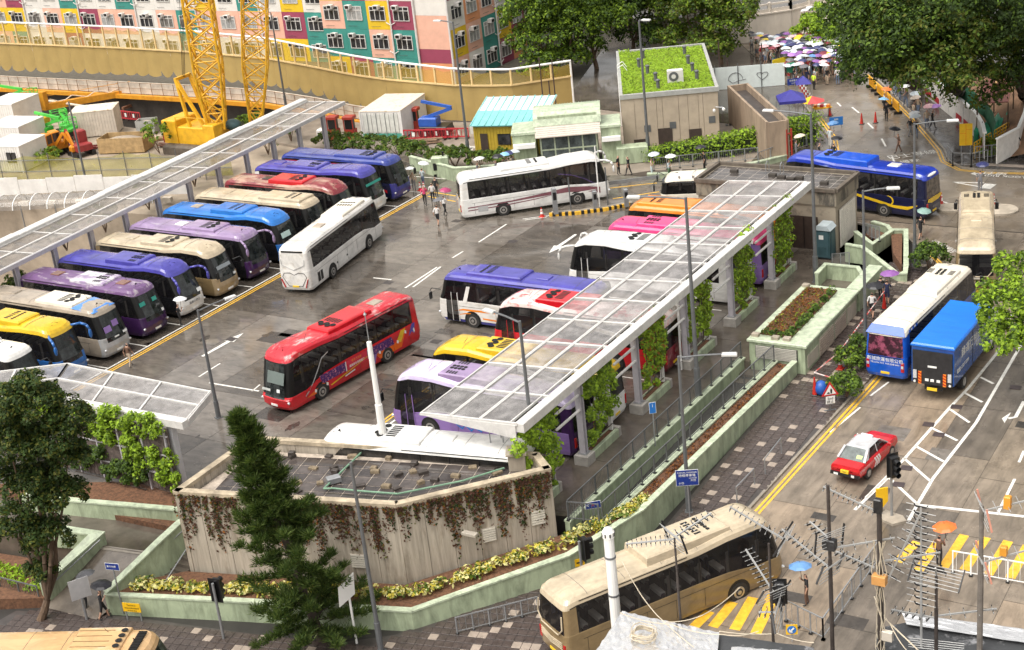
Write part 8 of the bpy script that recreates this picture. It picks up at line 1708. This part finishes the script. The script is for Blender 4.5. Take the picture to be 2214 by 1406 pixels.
person('person in pale dress under pale blue umbrella by the hedge',PL(1410,384),RAD(20),'beige','pale','clear',2,ulabel='pale blue umbrella by the hedge');person('person under white umbrella at the hedge railing',PL(1448,388),RAD(0),'pale','green','white',2,ulabel='white umbrella at the hedge railing')
person('person in black with red cap under black umbrella by the pavilion',PL(1524,370),RAD(200),'black','black','black',2,ulabel='black umbrella at the pavilion corner')
person('person in yellow vest directing traffic in the upper road',PL(1760,195),RAD(70),'hivis','black',pose=4)
person('person with orange bag under black umbrella crossing the upper road',PL(1943,331),RAD(200),'brown','brown','black',0,ulabel='black umbrella crossing the upper road')
person('person in black under blue umbrella near yellow barriers',PL(1917,262),RAD(-100),'black','black','skyblue',2,ulabel='blue umbrella of the walker near the yellow barriers')
person('person in black walking at the right frame edge',PH(2198,334),RAD(-90),'black','black',pose=3)
person('person in grey vest under navy umbrella behind gold coach',PL(2119,414),RAD(100),'grey','grey','navy',2,ulabel='navy umbrella behind the gold coach')
person('person in black with red bag under teal umbrella at the kerb',PL(1990,517),RAD(60),'black','black','teal',0,shorts=True,ulabel='teal umbrella at the curving kerb')
person('person in white top and black shorts under black umbrella on pavement',PS(1886,690),RAD(95),'white','black','black',0,shorts=True,ulabel='black umbrella on the pavement by the vent housing',ur=1.15)
person('person in dark dress sharing purple umbrella on pavement',PS(1918,662),RAD(95),'navy','navy','purple',2,shorts=True,ulabel='purple umbrella on the pavement',ur=1.25);person('person in black under the edge of purple umbrella',PS(1904,655),RAD(95),'black','black',pose=3)
person('person in dark top under blue umbrella at the crossing railing',PR(1745,1309),RAD(200),'black','brown','blue',2,ulabel='blue umbrella at the crossing railing',ur=1.1)
person('person under red, orange and green umbrella on the crossing',PR(2030,1225),RAD(80),'brown','black','orange',2,ulabel='orange and red umbrella on the crossing',ur=1.15)
person('person in black under black umbrella at the lower left ramp',PS(228,1343),RAD(40),'black','black','black',0,ulabel='black umbrella at the foot of the ramp',ur=1.1,shorts=True);person('person under dark umbrella behind the tilted grey sign',PS(190,1322),RAD(70),'black','black','grey',2,ulabel='dark umbrella behind the tilted grey sign')
person('person in pale clothes under blue umbrella beside hedge end',PL(1795,318),RAD(80),'pale','white','blue',2,ulabel='blue umbrella beside the hedge end');person('person in black under black umbrella by navy coach roof',PL(1803,352),RAD(60),'black','black','black',2,ulabel='black umbrella by the navy coach roof');person('person under cream umbrella behind the hedge railing',PL(1722,345),RAD(30),'grey','grey','cream',2,ulabel='cream umbrella behind the hedge railing');person('person in dark coat beside hedge end steps',PL(1772,352),RAD(30),'black','black',pose=4)
for k,(x,y,u) in enumerate([(1922,222,'maroon'),(1935,205,'navy'),(1940,210,'yellow'),(1946,218,'skyblue'),(1958,232,'white'),(1985,250,'clear'),(1975,262,'cream'),(1968,296,'white'),(1980,300,'clear'),(2004,278,'pink'),(2016,279,'violet'),(1912,240,'orange')]):person('person under %s umbrella in the queue beside the curved hoarding'%u+(', rear' if k in (4,5) else ''),PH(x,y) if k != 11 else PL(x,y),RAD(random.uniform(0,360)),random.choice(['white','grey','black','beige','orange']),random.choice(['black','denim','grey']),u,ulabel='%s umbrella in the queue beside the curved hoarding'%u+(', rear' if k in (4,5) else ''),group='queue beside the curved hoarding',ugroup='umbrellas in the queue')
for k,(x,y,u) in enumerate([(1735,64,'white'),(1748,58,'white'),(1756,62,'black'),(1742,78,'white')]):
    p=G(x,y,1.2);person('person under a %s umbrella on the temple stairs'%u,p,RAD(70),'grey','black',u,ulabel='%s umbrella on the temple stairs'%u,group='people on the temple stairs',ugroup='umbrellas on the temple stairs')
crowd_u=['white']*6+['clear']*6+['navy']*6+['black']*6+['grey']*4+['pink']*4+['purple']*4+['maroon']*2+['violet','yellow','yellow','blue','maroon','purple','cream']
cells=[]
for i in range(22):
    for j in range(15):
        x=1612+11.5*i+random.uniform(-5,5)+2*j;y=116+5.2*j+random.uniform(-2.5,2.5)
        if y>186 or (x<1700 and y>150):continue
        if x>1850:continue
        if y>165 and random.random()<.6:continue
        p=G(x,y,0)
        if not inside(p.x,p.y,ups):continue
        cells.append(p)
random.shuffle(cells)
for p in cells[:185]:
    u=random.choice(crowd_u);person('person under a %s umbrella in the crowd below the temple'%u,p,RAD(random.uniform(0,360)),random.choice(['white','grey','black','beige','navy','red','pale','green']),random.choice(['black','denim','grey','beige']),u,h=random.uniform(.93,1.04),ulabel='%s umbrella in the crowd below the temple'%u,group='crowd below the temple',ugroup='umbrellas in the crowd',ur=random.uniform(.85,1.08),shorts=random.random()<.25)
# ---------------------------------------------------------------- lamp posts
def lamp(label,p,h,arm,heading,m=None,r=.11,group='lamp posts',double=False,collar=True):
    t=thing('lamp_post',label,'lamp post',tuple(p),heading,group);m=m or M_DKSTEEL
    part('pole',MB().tube((0,0,0),(0,0,h*.16),r*1.35,n=10).tube((0,0,h*.16),(0,0,h),r,r*.62,n=10),m,t);part('base_plate',MB().box(-.2,.2,-.2,.2,0,.04),m,t)
    if arm:
        part('arm',MB().path([(0,0,h-.08),(arm*.5,0,h+.03),(arm,0,h+.08)],r*.42,6),m,t);part('lamp_head',MB().cbox(arm-.1,arm+.65,-.14,.14,h+.0,h+.14,.05),mat('lamp head',(.55,.55,.53),.4),t)
    return t
def top_for(p,py):
    for k in range(1,400):
        z=p.z+.05*k;d=Vector((p.x,p.y,z))-Vector((CAMX,CAMY,CAMH))
        if 703-FPX*d.dot(CU)/d.dot(CF)<=py:return z-p.z
    return 10
LP=[((192,420),0,220,0,0,'lamp post beside the site hoarding at left'),((620,240),-.1,28,.6,180,'lamp post behind the far end of long canopy'),((1015,352),0,48,1.3,180,'tall lamp post at the far green wall'),((1403,342),0,45,.4,0,'tall lamp post in front of the beige building'),((473,903),0,672,1.9,70,'lamp post with arm over the parked coaches'),((1510,862),.0,428,2.6,195,'tall lamp post on walkway beside glass canopy'),((1764,610),0,246,2.6,180,'tall lamp post beside the portable toilet'),((1978,575),.1,268,2.1,20,'lamp post on the pavement by the curving kerb'),((1490,1110),'s',772,2.2,20,'brown lamp post on pavement with blue sign'),((1872,770),'s',412,1.4,20,'slim lamp post by the vent housing'),((825,1412),'s',1000,.0,0,'lamp post in front of the concrete wall right of conifer')]
for (px,z,ty,arm,hd,lb) in LP:
    p=(Gs(*px)+Vector((0,0,.1))) if z=='s' else G(*px,z);lamp(lb,p,top_for(p,ty),arm,RAD(hd),r=.13 if 'tall' in lb else .11)
p=G(1153,965,3.0);p=Vector((p.x,p.y,0));lamp('lamp post behind the concrete building with arm over red coach',p,top_for(p,695),1.9,RAD(165),r=.12)
p=G(840,220,1.0);lamp('floodlight post before the tan barrier',Vector((p.x,p.y,0)),4.5,0,0,r=.09)
for k,(x,y0,y1) in enumerate([(1558,175,90),(1575,178,130),(1650,176,95),(1628,178,130),(1178,250,125),(1205,252,130),(1195,262,175),(1795,116,0),(1953,190,150)]):p=G(x,y1*0+y0+5,0);tag(part('slim_pole',MB().tube((0,0,0),(0,0,max(2.5,top_for(p,y1))),.06,n=6),mat('rusty pole',(.06,.035,.03),.7),loc=p),['dark slim pole left of the painted hoarding','dark slim pole at the painted hoarding edge','dark slim pole in front of heart doodle','dark slim pole between doodles','dark slim pole before barrier end, left of three','dark slim pole before barrier end, middle of three','dark slim pole before barrier end, right of three','tall dark pole beside the crowd','dark pole under the spreading tree'][k],'pole','dark slim poles')
# ---------------------------------------------------------------- booth island at the exit
bi=thing('booth_island','exit island edged with black and yellow blocks','island',tuple(G(1262,462,0)));IS=[G(x,y,0) for x,y in [(1188,468),(1250,464),(1310,456),(1362,445)]]
for k,(a,c) in enumerate(zip(IS[:-1],IS[1:])):
    n=9;part('kerb_core',at(bi,MB().beam(a+Vector((0,.35,.12)),c+Vector((0,.35,.12)),.5,.24)),M_KERB,bi)
    for j in range(n):p,q=a.lerp(c,j/n),a.lerp(c,(j+.96)/n);part('kerb_block',at(bi,MB().beam(p+Vector((0,0,.13)),q+Vector((0,0,.13)),.22,.26)),M_BLACK if j%2 else M_YEL,bi)
for k,(x,y,h,w) in enumerate([(1202,462,2.1,.36),(1288,452,1.5,.34),(1355,446,1.4,.34)]):p=G(x,y,.2);t=thing('ticket_machine',['tall grey ticket machine at near end of exit island','grey ticket machine in the middle of exit island','grey ticket machine at far end of exit island'][k],'ticket machine',tuple(p),RAD(40),'ticket machines');part('cabinet',MB().cbox(-w/2,w/2,-w/2,w/2,0,h,.04),M_GALV,t);part('screen',MB().box(-w*.35,w*.35,-w/2-.015,-w/2,h*.55,h*.85),M_BLACK,t)
for k,(x,y,h,m) in enumerate([(1235,458,2.8,M_DKSTEEL),(1297,448,5.0,M_WHITEP),(1315,446,3.2,M_DKSTEEL)]):p=G(x,y,.1);tag(part('slim_pole',MB().tube((0,0,0),(0,0,h),.05,n=6),m,loc=p),['dark camera pole on exit island','white flag pole on exit island','dark pole with sign on exit island'][k],'pole','poles on exit island')
tag(part('barrier_rail',MB().beam(G(1305,398,.7),G(1425,382,.7),.08,.3),M_GALV),'grey crash rail beyond the exit lane','guardrail')
for a,c in [((1310,408),(1420,396)),((1325,430),(1425,415)),((925,425),(985,436)),((930,415),(985,424))]:paint_path([G(*a),G(*c)],.16,M_YEL)
# ---------------------------------------------------------------- signs and small street furniture
tri=thing('road_works_sign','red bordered triangular road works sign with white plate on pavement','sign',tuple(Gs(1796,892)+Vector((0,0,.1))),RAD(40))
part('triangle',MB().slab([(-.5,0,.95),(.5,0,.95),(0,0,1.8)],.03,(0,1,0)),mat('sign red',(.50,.02,.02),.4),tri);part('triangle_face',MB().slab([(-.34,-.012,1.03),(.34,-.012,1.03),(0,-.012,1.62)],.008,(0,1,0)),M_PLATEW,tri)
part('symbol',MB().slab([(-.22,-.022,1.08),(.0,-.022,1.08),(-.1,-.022,1.2)],.006,(0,1,0)).slab([(.02,-.022,1.08),(.1,-.022,1.08),(.12,-.022,1.3),(.05,-.022,1.4),(0,-.022,1.3)],.006,(0,1,0)),M_BLACK,tri)
part('plate',MB().box(-.26,.26,-.02,.01,.45,.9),M_PLATEW,tri);text_mb('End',.22,M_BLACK,'lettering',tri,(0,-.026,.77),(math.pi/2,0,0),ext=.002);text_mb('終止',.2,M_BLACK,'lettering',tri,(0,-.026,.56),(math.pi/2,0,0),ext=.002)
part('stand',MB().box(-.03,.03,.02,.08,0,1.2).box(-.35,.35,.0,.1,0,.05),M_DKSTEEL,tri)
sign('blue parking direction sign on the brown lamp post',(1492,1128),1.1,.85,2.0,M_SB,[('CASUAL PARKING',0,.72,.12,None),('時租停車場',0,.55,.17,None),('COACHES',.28,.40,.09,None),('大巴',.3,.27,.14,None),('小巴',-.3,.12,.14,None)],RAD(28),z='s',border=M_PLATEW,legs=1)
sign('small blue pedestrian direction sign by railing end',(1290,1178),.75,.36,2.0,M_SB,[('<',-.27,.18,.3,None),('X',0,.18,.24,mat('cone red',(.5,.025,.015))),('i',.25,.18,.24,None)],RAD(40),z='s',border=M_PLATEW,legs=1)
sign('blue and white sign on a pole beside the walkway railing',(1417,965),.34,.62,2.0,M_SBL,[('i',0,.45,.3,None)],RAD(40),z=0,border=M_PLATEW,legs=1)
sign('blue pedestrian sign at the foot of the ramp',(268,1332),.75,.35,2.6,M_SB,[('黃大仙廟',-.05,.18,.13,None)],RAD(14),z='s',border=M_PLATEW,legs=1)
sign('yellow waiting notice behind the tan coach',(292,1345),1.0,.5,.5,M_SY,[('The bus is',0,.38,.12,M_BLACK),('temporarily stopped',0,.22,.1,M_BLACK),('for boarding',0,.08,.1,M_BLACK)],RAD(14),z='s')
for k,(x,y,z,w,rz) in enumerate([(396,1300,-1.5,.55,13),(1254,1213,-.75,.5,45),(1440,1170,-.6,.5,62)]):
    p=G(x,y,z);o=thing('notice_plate',['yellow notice on the left planter wall','yellow notice on the planter wall near traffic light','yellow notice on the planter wall above gold coach'][k],'notice',tuple(p+Vector((.05,-.12,0))),RAD(rz),'yellow wall notices');part('plate',MB().box(-w/2,w/2,-.02,.02,-.2,.2),M_SY,o);part('print_line',MB().box(-w/3,w/3,-.025,-.02,-.04,.04),M_BLACK,o)
gs_=thing('tilted_sign','grey backed road sign tilted on a post at the lower left','sign',tuple(Gs(190,1345)+Vector((0,0,.1))),RAD(60));part('board',MB().box(-.5,.5,-.02,.02,1.3,2.4),mat('sign back',(.45,.44,.44),.5),gs_);part('post',MB().tube((0,.05,0),(0,.05,2.4),.07,n=8),M_GALV,gs_)
w2=thing('tilted_sign','white framed road sign right of conifer seen from behind','sign',tuple(Gs(770,1398)+Vector((0,0,.1))),RAD(70));part('board',MB().slab([(-.5,0,2.3),(.4,0,2.6),(.5,0,3.7),(-.4,0,3.3)],.04,(0,1,0)),M_WHITEP,w2);part('post',MB().tube((.1,.06,0),(.1,.06,3.4),.06,n=8),M_WHITEP,w2)
def traffic_light(label,p,rz,h=2.6):
    t=thing('traffic_light',label,'traffic light',tuple(p),rz,'traffic lights');part('post',MB().tube((0,0,0),(0,0,h+.9),.07,n=8),M_GALV,t);bx=part('signal_box',MB().cbox(-.22,.22,-.42,-.1,h-.1,h+1.0,.05),M_BLACK,t)
    for k in range(3):part('visor',MB().tube((0,-.42,h+.12+.33*k),(0,-.68,h+.10+.33*k),.14,n=10,caps=False),M_BLACK,bx)
    part('backing',MB().box(-.32,.32,-.12,-.1,h-.2,h+1.1),M_BLACK,t)
traffic_light('black traffic light on the striped island near the taxi',Gs(1928,1118),RAD(50),2.5);traffic_light('black traffic light by the gold coach and planter wall',Gs(1262,1272)+Vector((0,0,.1)),RAD(150),1.6);traffic_light('black traffic light beside the railing behind aerials',Gs(1690,1360),RAD(20),1.6);traffic_light('black traffic light half hidden by the conifer',Gs(485,1385)+Vector((0,0,.1)),RAD(190),2.2)
ks=thing('keep_left_bollard','yellow shield shaped marker on the traffic island','bollard',tuple(Gs(1908,1118)),RAD(40));part('shield',MB().slab([(-.3,0,1.6),(.3,0,1.6),(.3,0,.85),(0,0,.5),(-.3,0,.85)],.08,(0,1,0)),M_SY,ks);part('post',MB().box(-.04,.04,.08,.14,0,1.5),M_GALV,ks)
tag(part('traffic_island',MB().prism([tuple(p)[:2] for p in (Gs(1895,1122),Gs(1915,1105),Gs(1952,1118),Gs(1960,1130),Gs(1930,1138))],-2.5,-1.0),M_OLDC),'low concrete traffic island under the traffic light','island')
k1=sign('yellow keep left arrow plate by the railing',(1713,1392),.5,.5,.4,M_SY,[],RAD(25),z='s',legs=1);part('arrow_disc',MB().tube((0,-.03,.65),(0,-.05,.65),.2,n=20),M_SBL,k1);part('arrow',MB().beam((.1,-.055,.75),(-.1,-.055,.55),.03,.06).beam((-.1,-.055,.55),(-.1,-.055,.68),.03,.05).beam((-.1,-.055,.55),(.03,-.055,.55),.03,.05),M_PLATEW,k1)
for k,(a,c,hh) in enumerate([((1780,1385),(1900,1215),1.1),((1700,1345),(1780,1385),1.1),((2060,1240),(2260,1275),1.15),((2060,1330),(2260,1365),1.15)]):
    A_,C_=Gs(*a),Gs(*c)
    if k==3:continue
    railing(['grey guard railing running up the crossing refuge','grey guard railing at the near end of the refuge','white guard railing across the far side of crossing'][k],(A_.x,A_.y),(C_.x,C_.y),street_z(A_.y)+.05,street_z(C_.y)+.05,h=hh,np_=[6,3,5][k],m=[M_GALV,M_GALV,M_WHITEP][k],pick=[.6,.6,.3][k],group='crossing guard railings')
a,c=Gs(990,1375)+Vector((0,0,.1)),Gs(1165,1330)+Vector((0,0,.1));railing('thin grey railing at pavement edge before the gold coach',(a.x,a.y),(c.x,c.y),a.z,c.z,h=.9,np_=5,m=M_GALV,pick=.3,group='pavement railings')
for k,(a,c) in enumerate([((1594,1092),(1632,1052)),((1655,1030),(1690,985)),((1812,870),(1825,850))]):
    A_,C_=Gs(*a)+Vector((0,0,.1)),Gs(*c)+Vector((0,0,.1));tag(part('hoop_barrier',MB().path([A_,A_+Vector((0,0,.95)),C_+Vector((0,0,.95)),C_],.035,6),M_GALV),['grey hoop barrier by the kerb, nearest the aerials','grey hoop barrier by the kerb beyond the first','grey hoop barrier among the pavement bushes'][k],'barrier','hoop barriers on pavement')
tape=[Gs(1795,850)+Vector((0,0,1.0)),Gs(1762,845)+Vector((0,0,1.15)),Gs(1815,795)+Vector((0,0,1.0)),Gs(1912,665)+Vector((0,0,1.1))]
tag(part('barrier_tape',MB().path(tape,.035,5),mat('red white tape',(.55,.08,.07),.5,col2=(.7,.66,.62),thr=.5,scale=3)),'red and white barrier tape strung between cones on pavement','tape')
tag(part('covered_bin',MB().blob((0,0,.4),.4,.4,.45,12,8),mat('blue sack',(.02,.10,.42),.4,var=.3),loc=Gs(1776,856)+Vector((0,0,.1)),smooth=True),'blue covered sack beside the tall red cone','sack')
for k,(x,y) in enumerate([(2068,880),(2008,918),(1960,1012),(1943,1048),(2030,940),(2196,838)]):tag(part('manhole_cover',MB().box(-.3,.3,-.25,.25,0,.012),mat('iron cover',(.06,.045,.045),.5,var=.3),loc=Gs(x,y)+Vector((0,0,.004)),rz=.1),kind='structure')
# ---------------------------------------------------------------- rooftop close to the viewer with aerials
RZ=21.0
rf=thing('near_rooftop','near rooftop wrapped in crinkled silver foil and grey tar','roof',tuple(G(1500,1420,RZ)))
M_FOIL=mat('silver foil',(.90,.90,.91),.22,metal=.85,var=.12,scale=3,bump=.9,bscale=5);M_TAR=mat('grey tar roof',(.05,.052,.055),.55,col2=(.30,.30,.31),thr=.62,scale=2.5,bump=.3)
def sheet(px0,px1,px2,px3,n,m,amp,nm,zoff=0.0):
    V=[];
    for j in range(n+1):
        for i in range(n+1):
            u,v=i/n,j/n;x=(px0[0]*(1-u)+px1[0]*u)*(1-v)+(px3[0]*(1-u)+px2[0]*u)*v;y=(px0[1]*(1-u)+px1[1]*u)*(1-v)+(px3[1]*(1-u)+px2[1]*u)*v
            p=G(x,y,RZ+zoff);V.append((p.x,p.y,p.z+random.uniform(-amp,amp)))
    return part(nm,at(rf,MB()._q(V,[(j*(n+1)+i,(j+1)*(n+1)+i,(j+1)*(n+1)+i+1,j*(n+1)+i+1) for j in range(n) for i in range(n)])),m,rf)
sheet((1345,1322),(1555,1368),(1540,1560),(1200,1540),30,M_FOIL,.02,'foil_sheet',.12)
ed_=[G(1345,1322,RZ),G(1552,1366,RZ),G(1560,1372,RZ-4),G(1345,1330,RZ-4)]
part('parapet',at(rf,MB().prism([tuple(G(x,y,RZ))[:2] for x,y in [(1348,1326),(1553,1370),(1545,1600),(1180,1570)]],12,RZ+.02)),M_TAR,rf)
sheet((1555,1372),(1760,1400),(1760,1500),(1548,1500),8,M_TAR,.01,'tar_sheet',.02);part('parapet',at(rf,MB().prism([tuple(G(x,y,RZ))[:2] for x,y in [(1556,1374),(1762,1402),(1800,1600),(1548,1600)]],12,RZ-.05)),M_TAR,rf)
sheet((1582,1398),(1690,1406),(1700,1480),(1560,1480),8,M_FOIL,.012,'foil_sheet',.09)
part('parapet',at(rf,MB().prism([tuple(G(x,y,RZ))[:2] for x,y in [(1900,1352),(2012,1330),(2240,1368),(2300,1600),(1850,1600)]],12,RZ-.06)),M_TAR,rf);sheet((1950,1325),(2230,1362),(2230,1392),(1960,1350),10,M_FOIL,.01,'foil_sheet',.02)
fl=thing('white_flue','white vent pipe with slotted cap rising from the foil roof','vent pipe',tuple(G(1332,1340,RZ-.5)));part('pipe',MB().tube((0,0,-1),(0,0,2.0),.115,.105,n=14),M_WHITEP,fl);part('cap',MB().lathe((0,0,1.98),[(.125,0),(.13,.12),(.08,.2),(.03,.22)],14),M_WHITEP,fl)
for k in range(8):a=k*.785;part('slot',MB().box(.126*math.cos(a)-.012,.126*math.cos(a)+.012,.126*math.sin(a)-.012,.126*math.sin(a)+.012,2.02,2.1),M_BLACK,fl)
for z in (.6,1.5):part('band',MB().tube((0,0,z),(0,0,z+.04),.122,n=14),M_DKSTEEL,fl)
M_ALU=mat('aerial aluminium',(.40,.40,.39),.45,metal=.3,var=.1);M_SALM=mat('salmon plastic',(.60,.27,.20),.5)
def cam_axes():return CR,CU,CF
def yagi(root,o,d,L_,n,w,refl=True,boom=M_ALU,dark=True,up=Vector((0,0,1)),el=None,rm=None):
    """aerial: boom from o along d with n cross rods and a reflector grid at its start"""
    d=d.normalized();s=d.cross(up).normalized();u=s.cross(d);q=o+d*L_
    a=part('boom',MB().beam(o,q,.028,.028),boom,root)
    for k in range(n):
        c=o+d*(L_*(k+1)/(n+.3));ww=w*(1-.35*k/n)
        if dark:part('director',MB().beam(c-s*ww*.3-u*.03,c+s*ww*.3-u*.03,.012,.03).beam(c-s*ww*.3-u*.03,c-s*ww*.3+u*.04,.012,.012).beam(c+s*ww*.3-u*.03,c+s*ww*.3+u*.04,.012,.012),M_BLACK,a)
        part('element',MB().tube(c-s*ww*.5,c+s*ww*.5,.007,n=5),M_ALU,a)
    if refl:
        g_=MB()
        for j in range(-3,4):h_=o+u*(.07*j)-d*.02*abs(j);part('reflector_rod',MB().tube(h_-s*w*.75,h_+s*w*.75,.007,n=5),M_ALU,a)
        for sd in (-1,1):part('reflector_edge',MB().beam(o+s*sd*w*.75-u*.24,o+s*sd*w*.75+u*.24,.02,.035),rm or M_BLACK,a)
def mast(label,foot,top,zf,m,r=.035):
    p=G(*foot,zf);t=thing('aerial_mast',label,'aerial',tuple(p),group='aerial masts on the near rooftop')
    best=min((((lambda d:(1107+FPX*d.dot(CR)/d.dot(CF)-top[0])**2*.02+(703-FPX*d.dot(CU)/d.dot(CF)-top[1])**2)(p+Vector((0,0,.04*k))-Vector((CAMX,CAMY,CAMH)))),.04*k) for k in range(10,200))
    h=best[1];part('mast',MB().tube((0,0,-.6),(0,0,h*.55),r*1.25,n=8).tube((0,0,h*.55),(0,0,h),r,n=8),m,t)
    return t,h
M_RUSTM=mat('rusty mast',(.045,.035,.03),.6,var=.4,scale=8)
t,h=mast('thin dark aerial mast left of the others with two wide aerials',(1472,1352),(1450,1165),RZ,M_RUSTM,.022)
yagi(t,Vector((.0,0,h-.02)),Vector((-.7,-.35,-.05)),.95,10,.42,refl=False);yagi(t,Vector((0,0,h+.02)),Vector((.5,.8,.25)),.9,7,.45)
t,h=mast('dark aerial mast with tilted grid aerials above the gold coach',(1672,1388),(1640,1175),RZ,M_RUSTM,.025)
yagi(t,Vector((.25,.1,h+.1)),Vector((-.75,-.1,.42)),1.15,10,.42);yagi(t,Vector((.05,0,h*.52)),Vector((-.6,.35,.45)),1.0,10,.42);yagi(t,Vector((.1,0,h*.32)),Vector((-.9,-.2,-.1)),.35,3,.5)
t,h=mast('tall leaning dark mast with black comb aerials',(1800,1400),(1720,1050),RZ,M_RUSTM,.035)
yagi(t,Vector((0,0,h*.50)),Vector((-.85,.25,.35)),1.2,11,.42);yagi(t,Vector((0,0,h*.68)),Vector((-.8,.5,.15)),.6,4,.42);yagi(t,Vector((0,0,h*.62)),Vector((.85,.45,.12)),1.2,5,.42,refl=False);part('clamp_box',MB().cbox(-.12,.12,-.08,.08,h*.62,h*.68,.02),M_BLACK,t)
t,h=mast('thick dark mast crowded with aerials, orange box and cables',(1905,1400),(1828,1085),RZ,M_RUSTM,.05)
yagi(t,Vector((0,0,h*.93)),Vector((-.9,-.1,.35)),1.1,11,.42,refl=False);yagi(t,Vector((0,0,h*.6)),Vector((.9,.4,.15)),1.1,5,.45,refl=False);yagi(t,Vector((.1,0,h*.45)),Vector((.35,.2,.9)),1.6,8,.45,up=Vector((0,-1,0)),refl=False);yagi(t,Vector((-.1,0,h*.55)),Vector((-.9,.3,.0)),.9,6,.4,refl=False)
part('black_panel',MB().cbox(-.09,.05,-.06,.06,h*.93,h*1.02,.02),M_BLACK,t);part('junction_box',MB().cbox(-.12,.14,-.14,.02,h*.46,h*.52,.01),mat('orange box',(.55,.27,.08),.5,var=.2),t);part('junction_box',MB().cbox(.05,.25,-.12,-.02,.25,.45,.01),M_CBG,t)
for k in range(7):
    a=random.uniform(-.08,.08);pts=[Vector((a+random.uniform(-.05,.05)+.06*math.sin(j*1.3+k),-.06+random.uniform(-.04,.04),h*.75-h*.95*j/9)) for j in range(10)];part('cable',MB().path(pts,.009,5),mat('pale cable',(.52,.45,.34),.6),t)
t,h=mast('upright aerial column with stacked black elements beside the crossing',(1992,1395),(1988,1095),RZ,M_ALU,.02)
for k in range(16):
    z=h*(.3+.7*k/15);part('director',MB().beam((-.1,0,z),(.1,0,z),.02,.03).beam((-.1,0,z),(-.13,0,z+.05),.02,.02).beam((.1,0,z),(.13,0,z+.05),.02,.02),M_BLACK,t);part('element',MB().tube((-.28,.02,z+.02),(.28,-.02,z+.02),.007,n=5),M_ALU,t)
t,h=mast('dark mast with a wide grid aerial in front of the crossing',(2024,1400),(2008,1245),RZ,M_RUSTM,.03)
yagi(t,Vector((0,0,h*1.02)),Vector((.1,-.5,.8)),.3,2,.62,up=Vector((0,-.5,-.3)));yagi(t,Vector((0,0,h*.45)),Vector((.9,.4,.12)),1.1,4,.4,refl=False);yagi(t,Vector((0,0,h*.42)),Vector((-.9,.1,-.1)),.9,6,.4,refl=False)
for k in range(7):part('reflector_rod',MB().tube((-.5,-.1,-.15+.05*k),(.5,.1,-.15+.05*k),.008,n=5),M_ALU,t)
t,h=mast('grey timber mast with salmon edged aerials at right',(2118,1404),(2103,1095),RZ,mat('grey timber',(.16,.14,.12),.8,var=.3,scale=6),.045)
for zf,e_ in ((.97,.1),(.62,.15)):yagi(t,Vector((.05,0,h*zf)),Vector((.85,.45,e_+.1)),1.5,7,.5,dark=False,rm=M_SALM)
part('dipole_box',MB().cbox(.35,.47,.12,.24,h*.98,h*1.06,.02),mat('orange dipole',(.70,.30,.03),.5),t);part('dipole_box',MB().cbox(.3,.42,.12,.24,h*.66,h*.72,.02),mat('orange dipole',(.70,.30,.03)),t)
M_CAB=mat('pale cable',(.52,.45,.34),.6)
def cable(label,pts,sag,z,r=.010):
    P=[G(x,y,z) for x,y in pts];out=[]
    for a,c in zip(P[:-1],P[1:]):
        for k in range(6):t=k/6;out.append(a.lerp(c,t)+Vector((0,0,-sag*4*t*(1-t))))
    out.append(P[-1]);tag(part('loose_cable',MB().path(out,r,5),M_CAB),label,'cable','loose cables on the near rooftop')
cable('pale cable looping from the white flue over the foil',[(1345,1215),(1385,1285),(1420,1330),(1500,1400)],.02,RZ+.2);cable('pale cable rising from foil roof towards the gold coach',[(1440,1345),(1520,1330),(1600,1270)],.05,RZ+.3);cable('pale cable crossing the foil edge to right',[(1340,1325),(1450,1350),(1560,1372),(1640,1365)],.06,RZ+.25);cable('pale cable hanging right of the orange box',[(1890,1290),(1925,1350),(1960,1406)],.05,RZ+.5);cable('pale cable across the tar roof',[(1555,1365),(1680,1370),(1760,1390)],.04,RZ+.2);cable('long pale stay from the crowded mast to roof',[(1905,1330),(1985,1406)],.0,RZ+.5,.014)
cc=thing('cable_coil','coil of pale cable lying on the foil roof','cable',tuple(G(1392,1378,RZ+.16)))
for k in range(8):
    rr=.22+random.uniform(-.04,.04);part('loop',MB().path([(rr*math.cos(t)+random.uniform(-.02,.02),rr*math.sin(t)+random.uniform(-.02,.02),.02+.02*k+.02*math.sin(3*t)) for t in [2*math.pi*j/16 for j in range(17)]],.011,5),M_CAB,cc)
bpy.data.scenes.remove(_tmp)
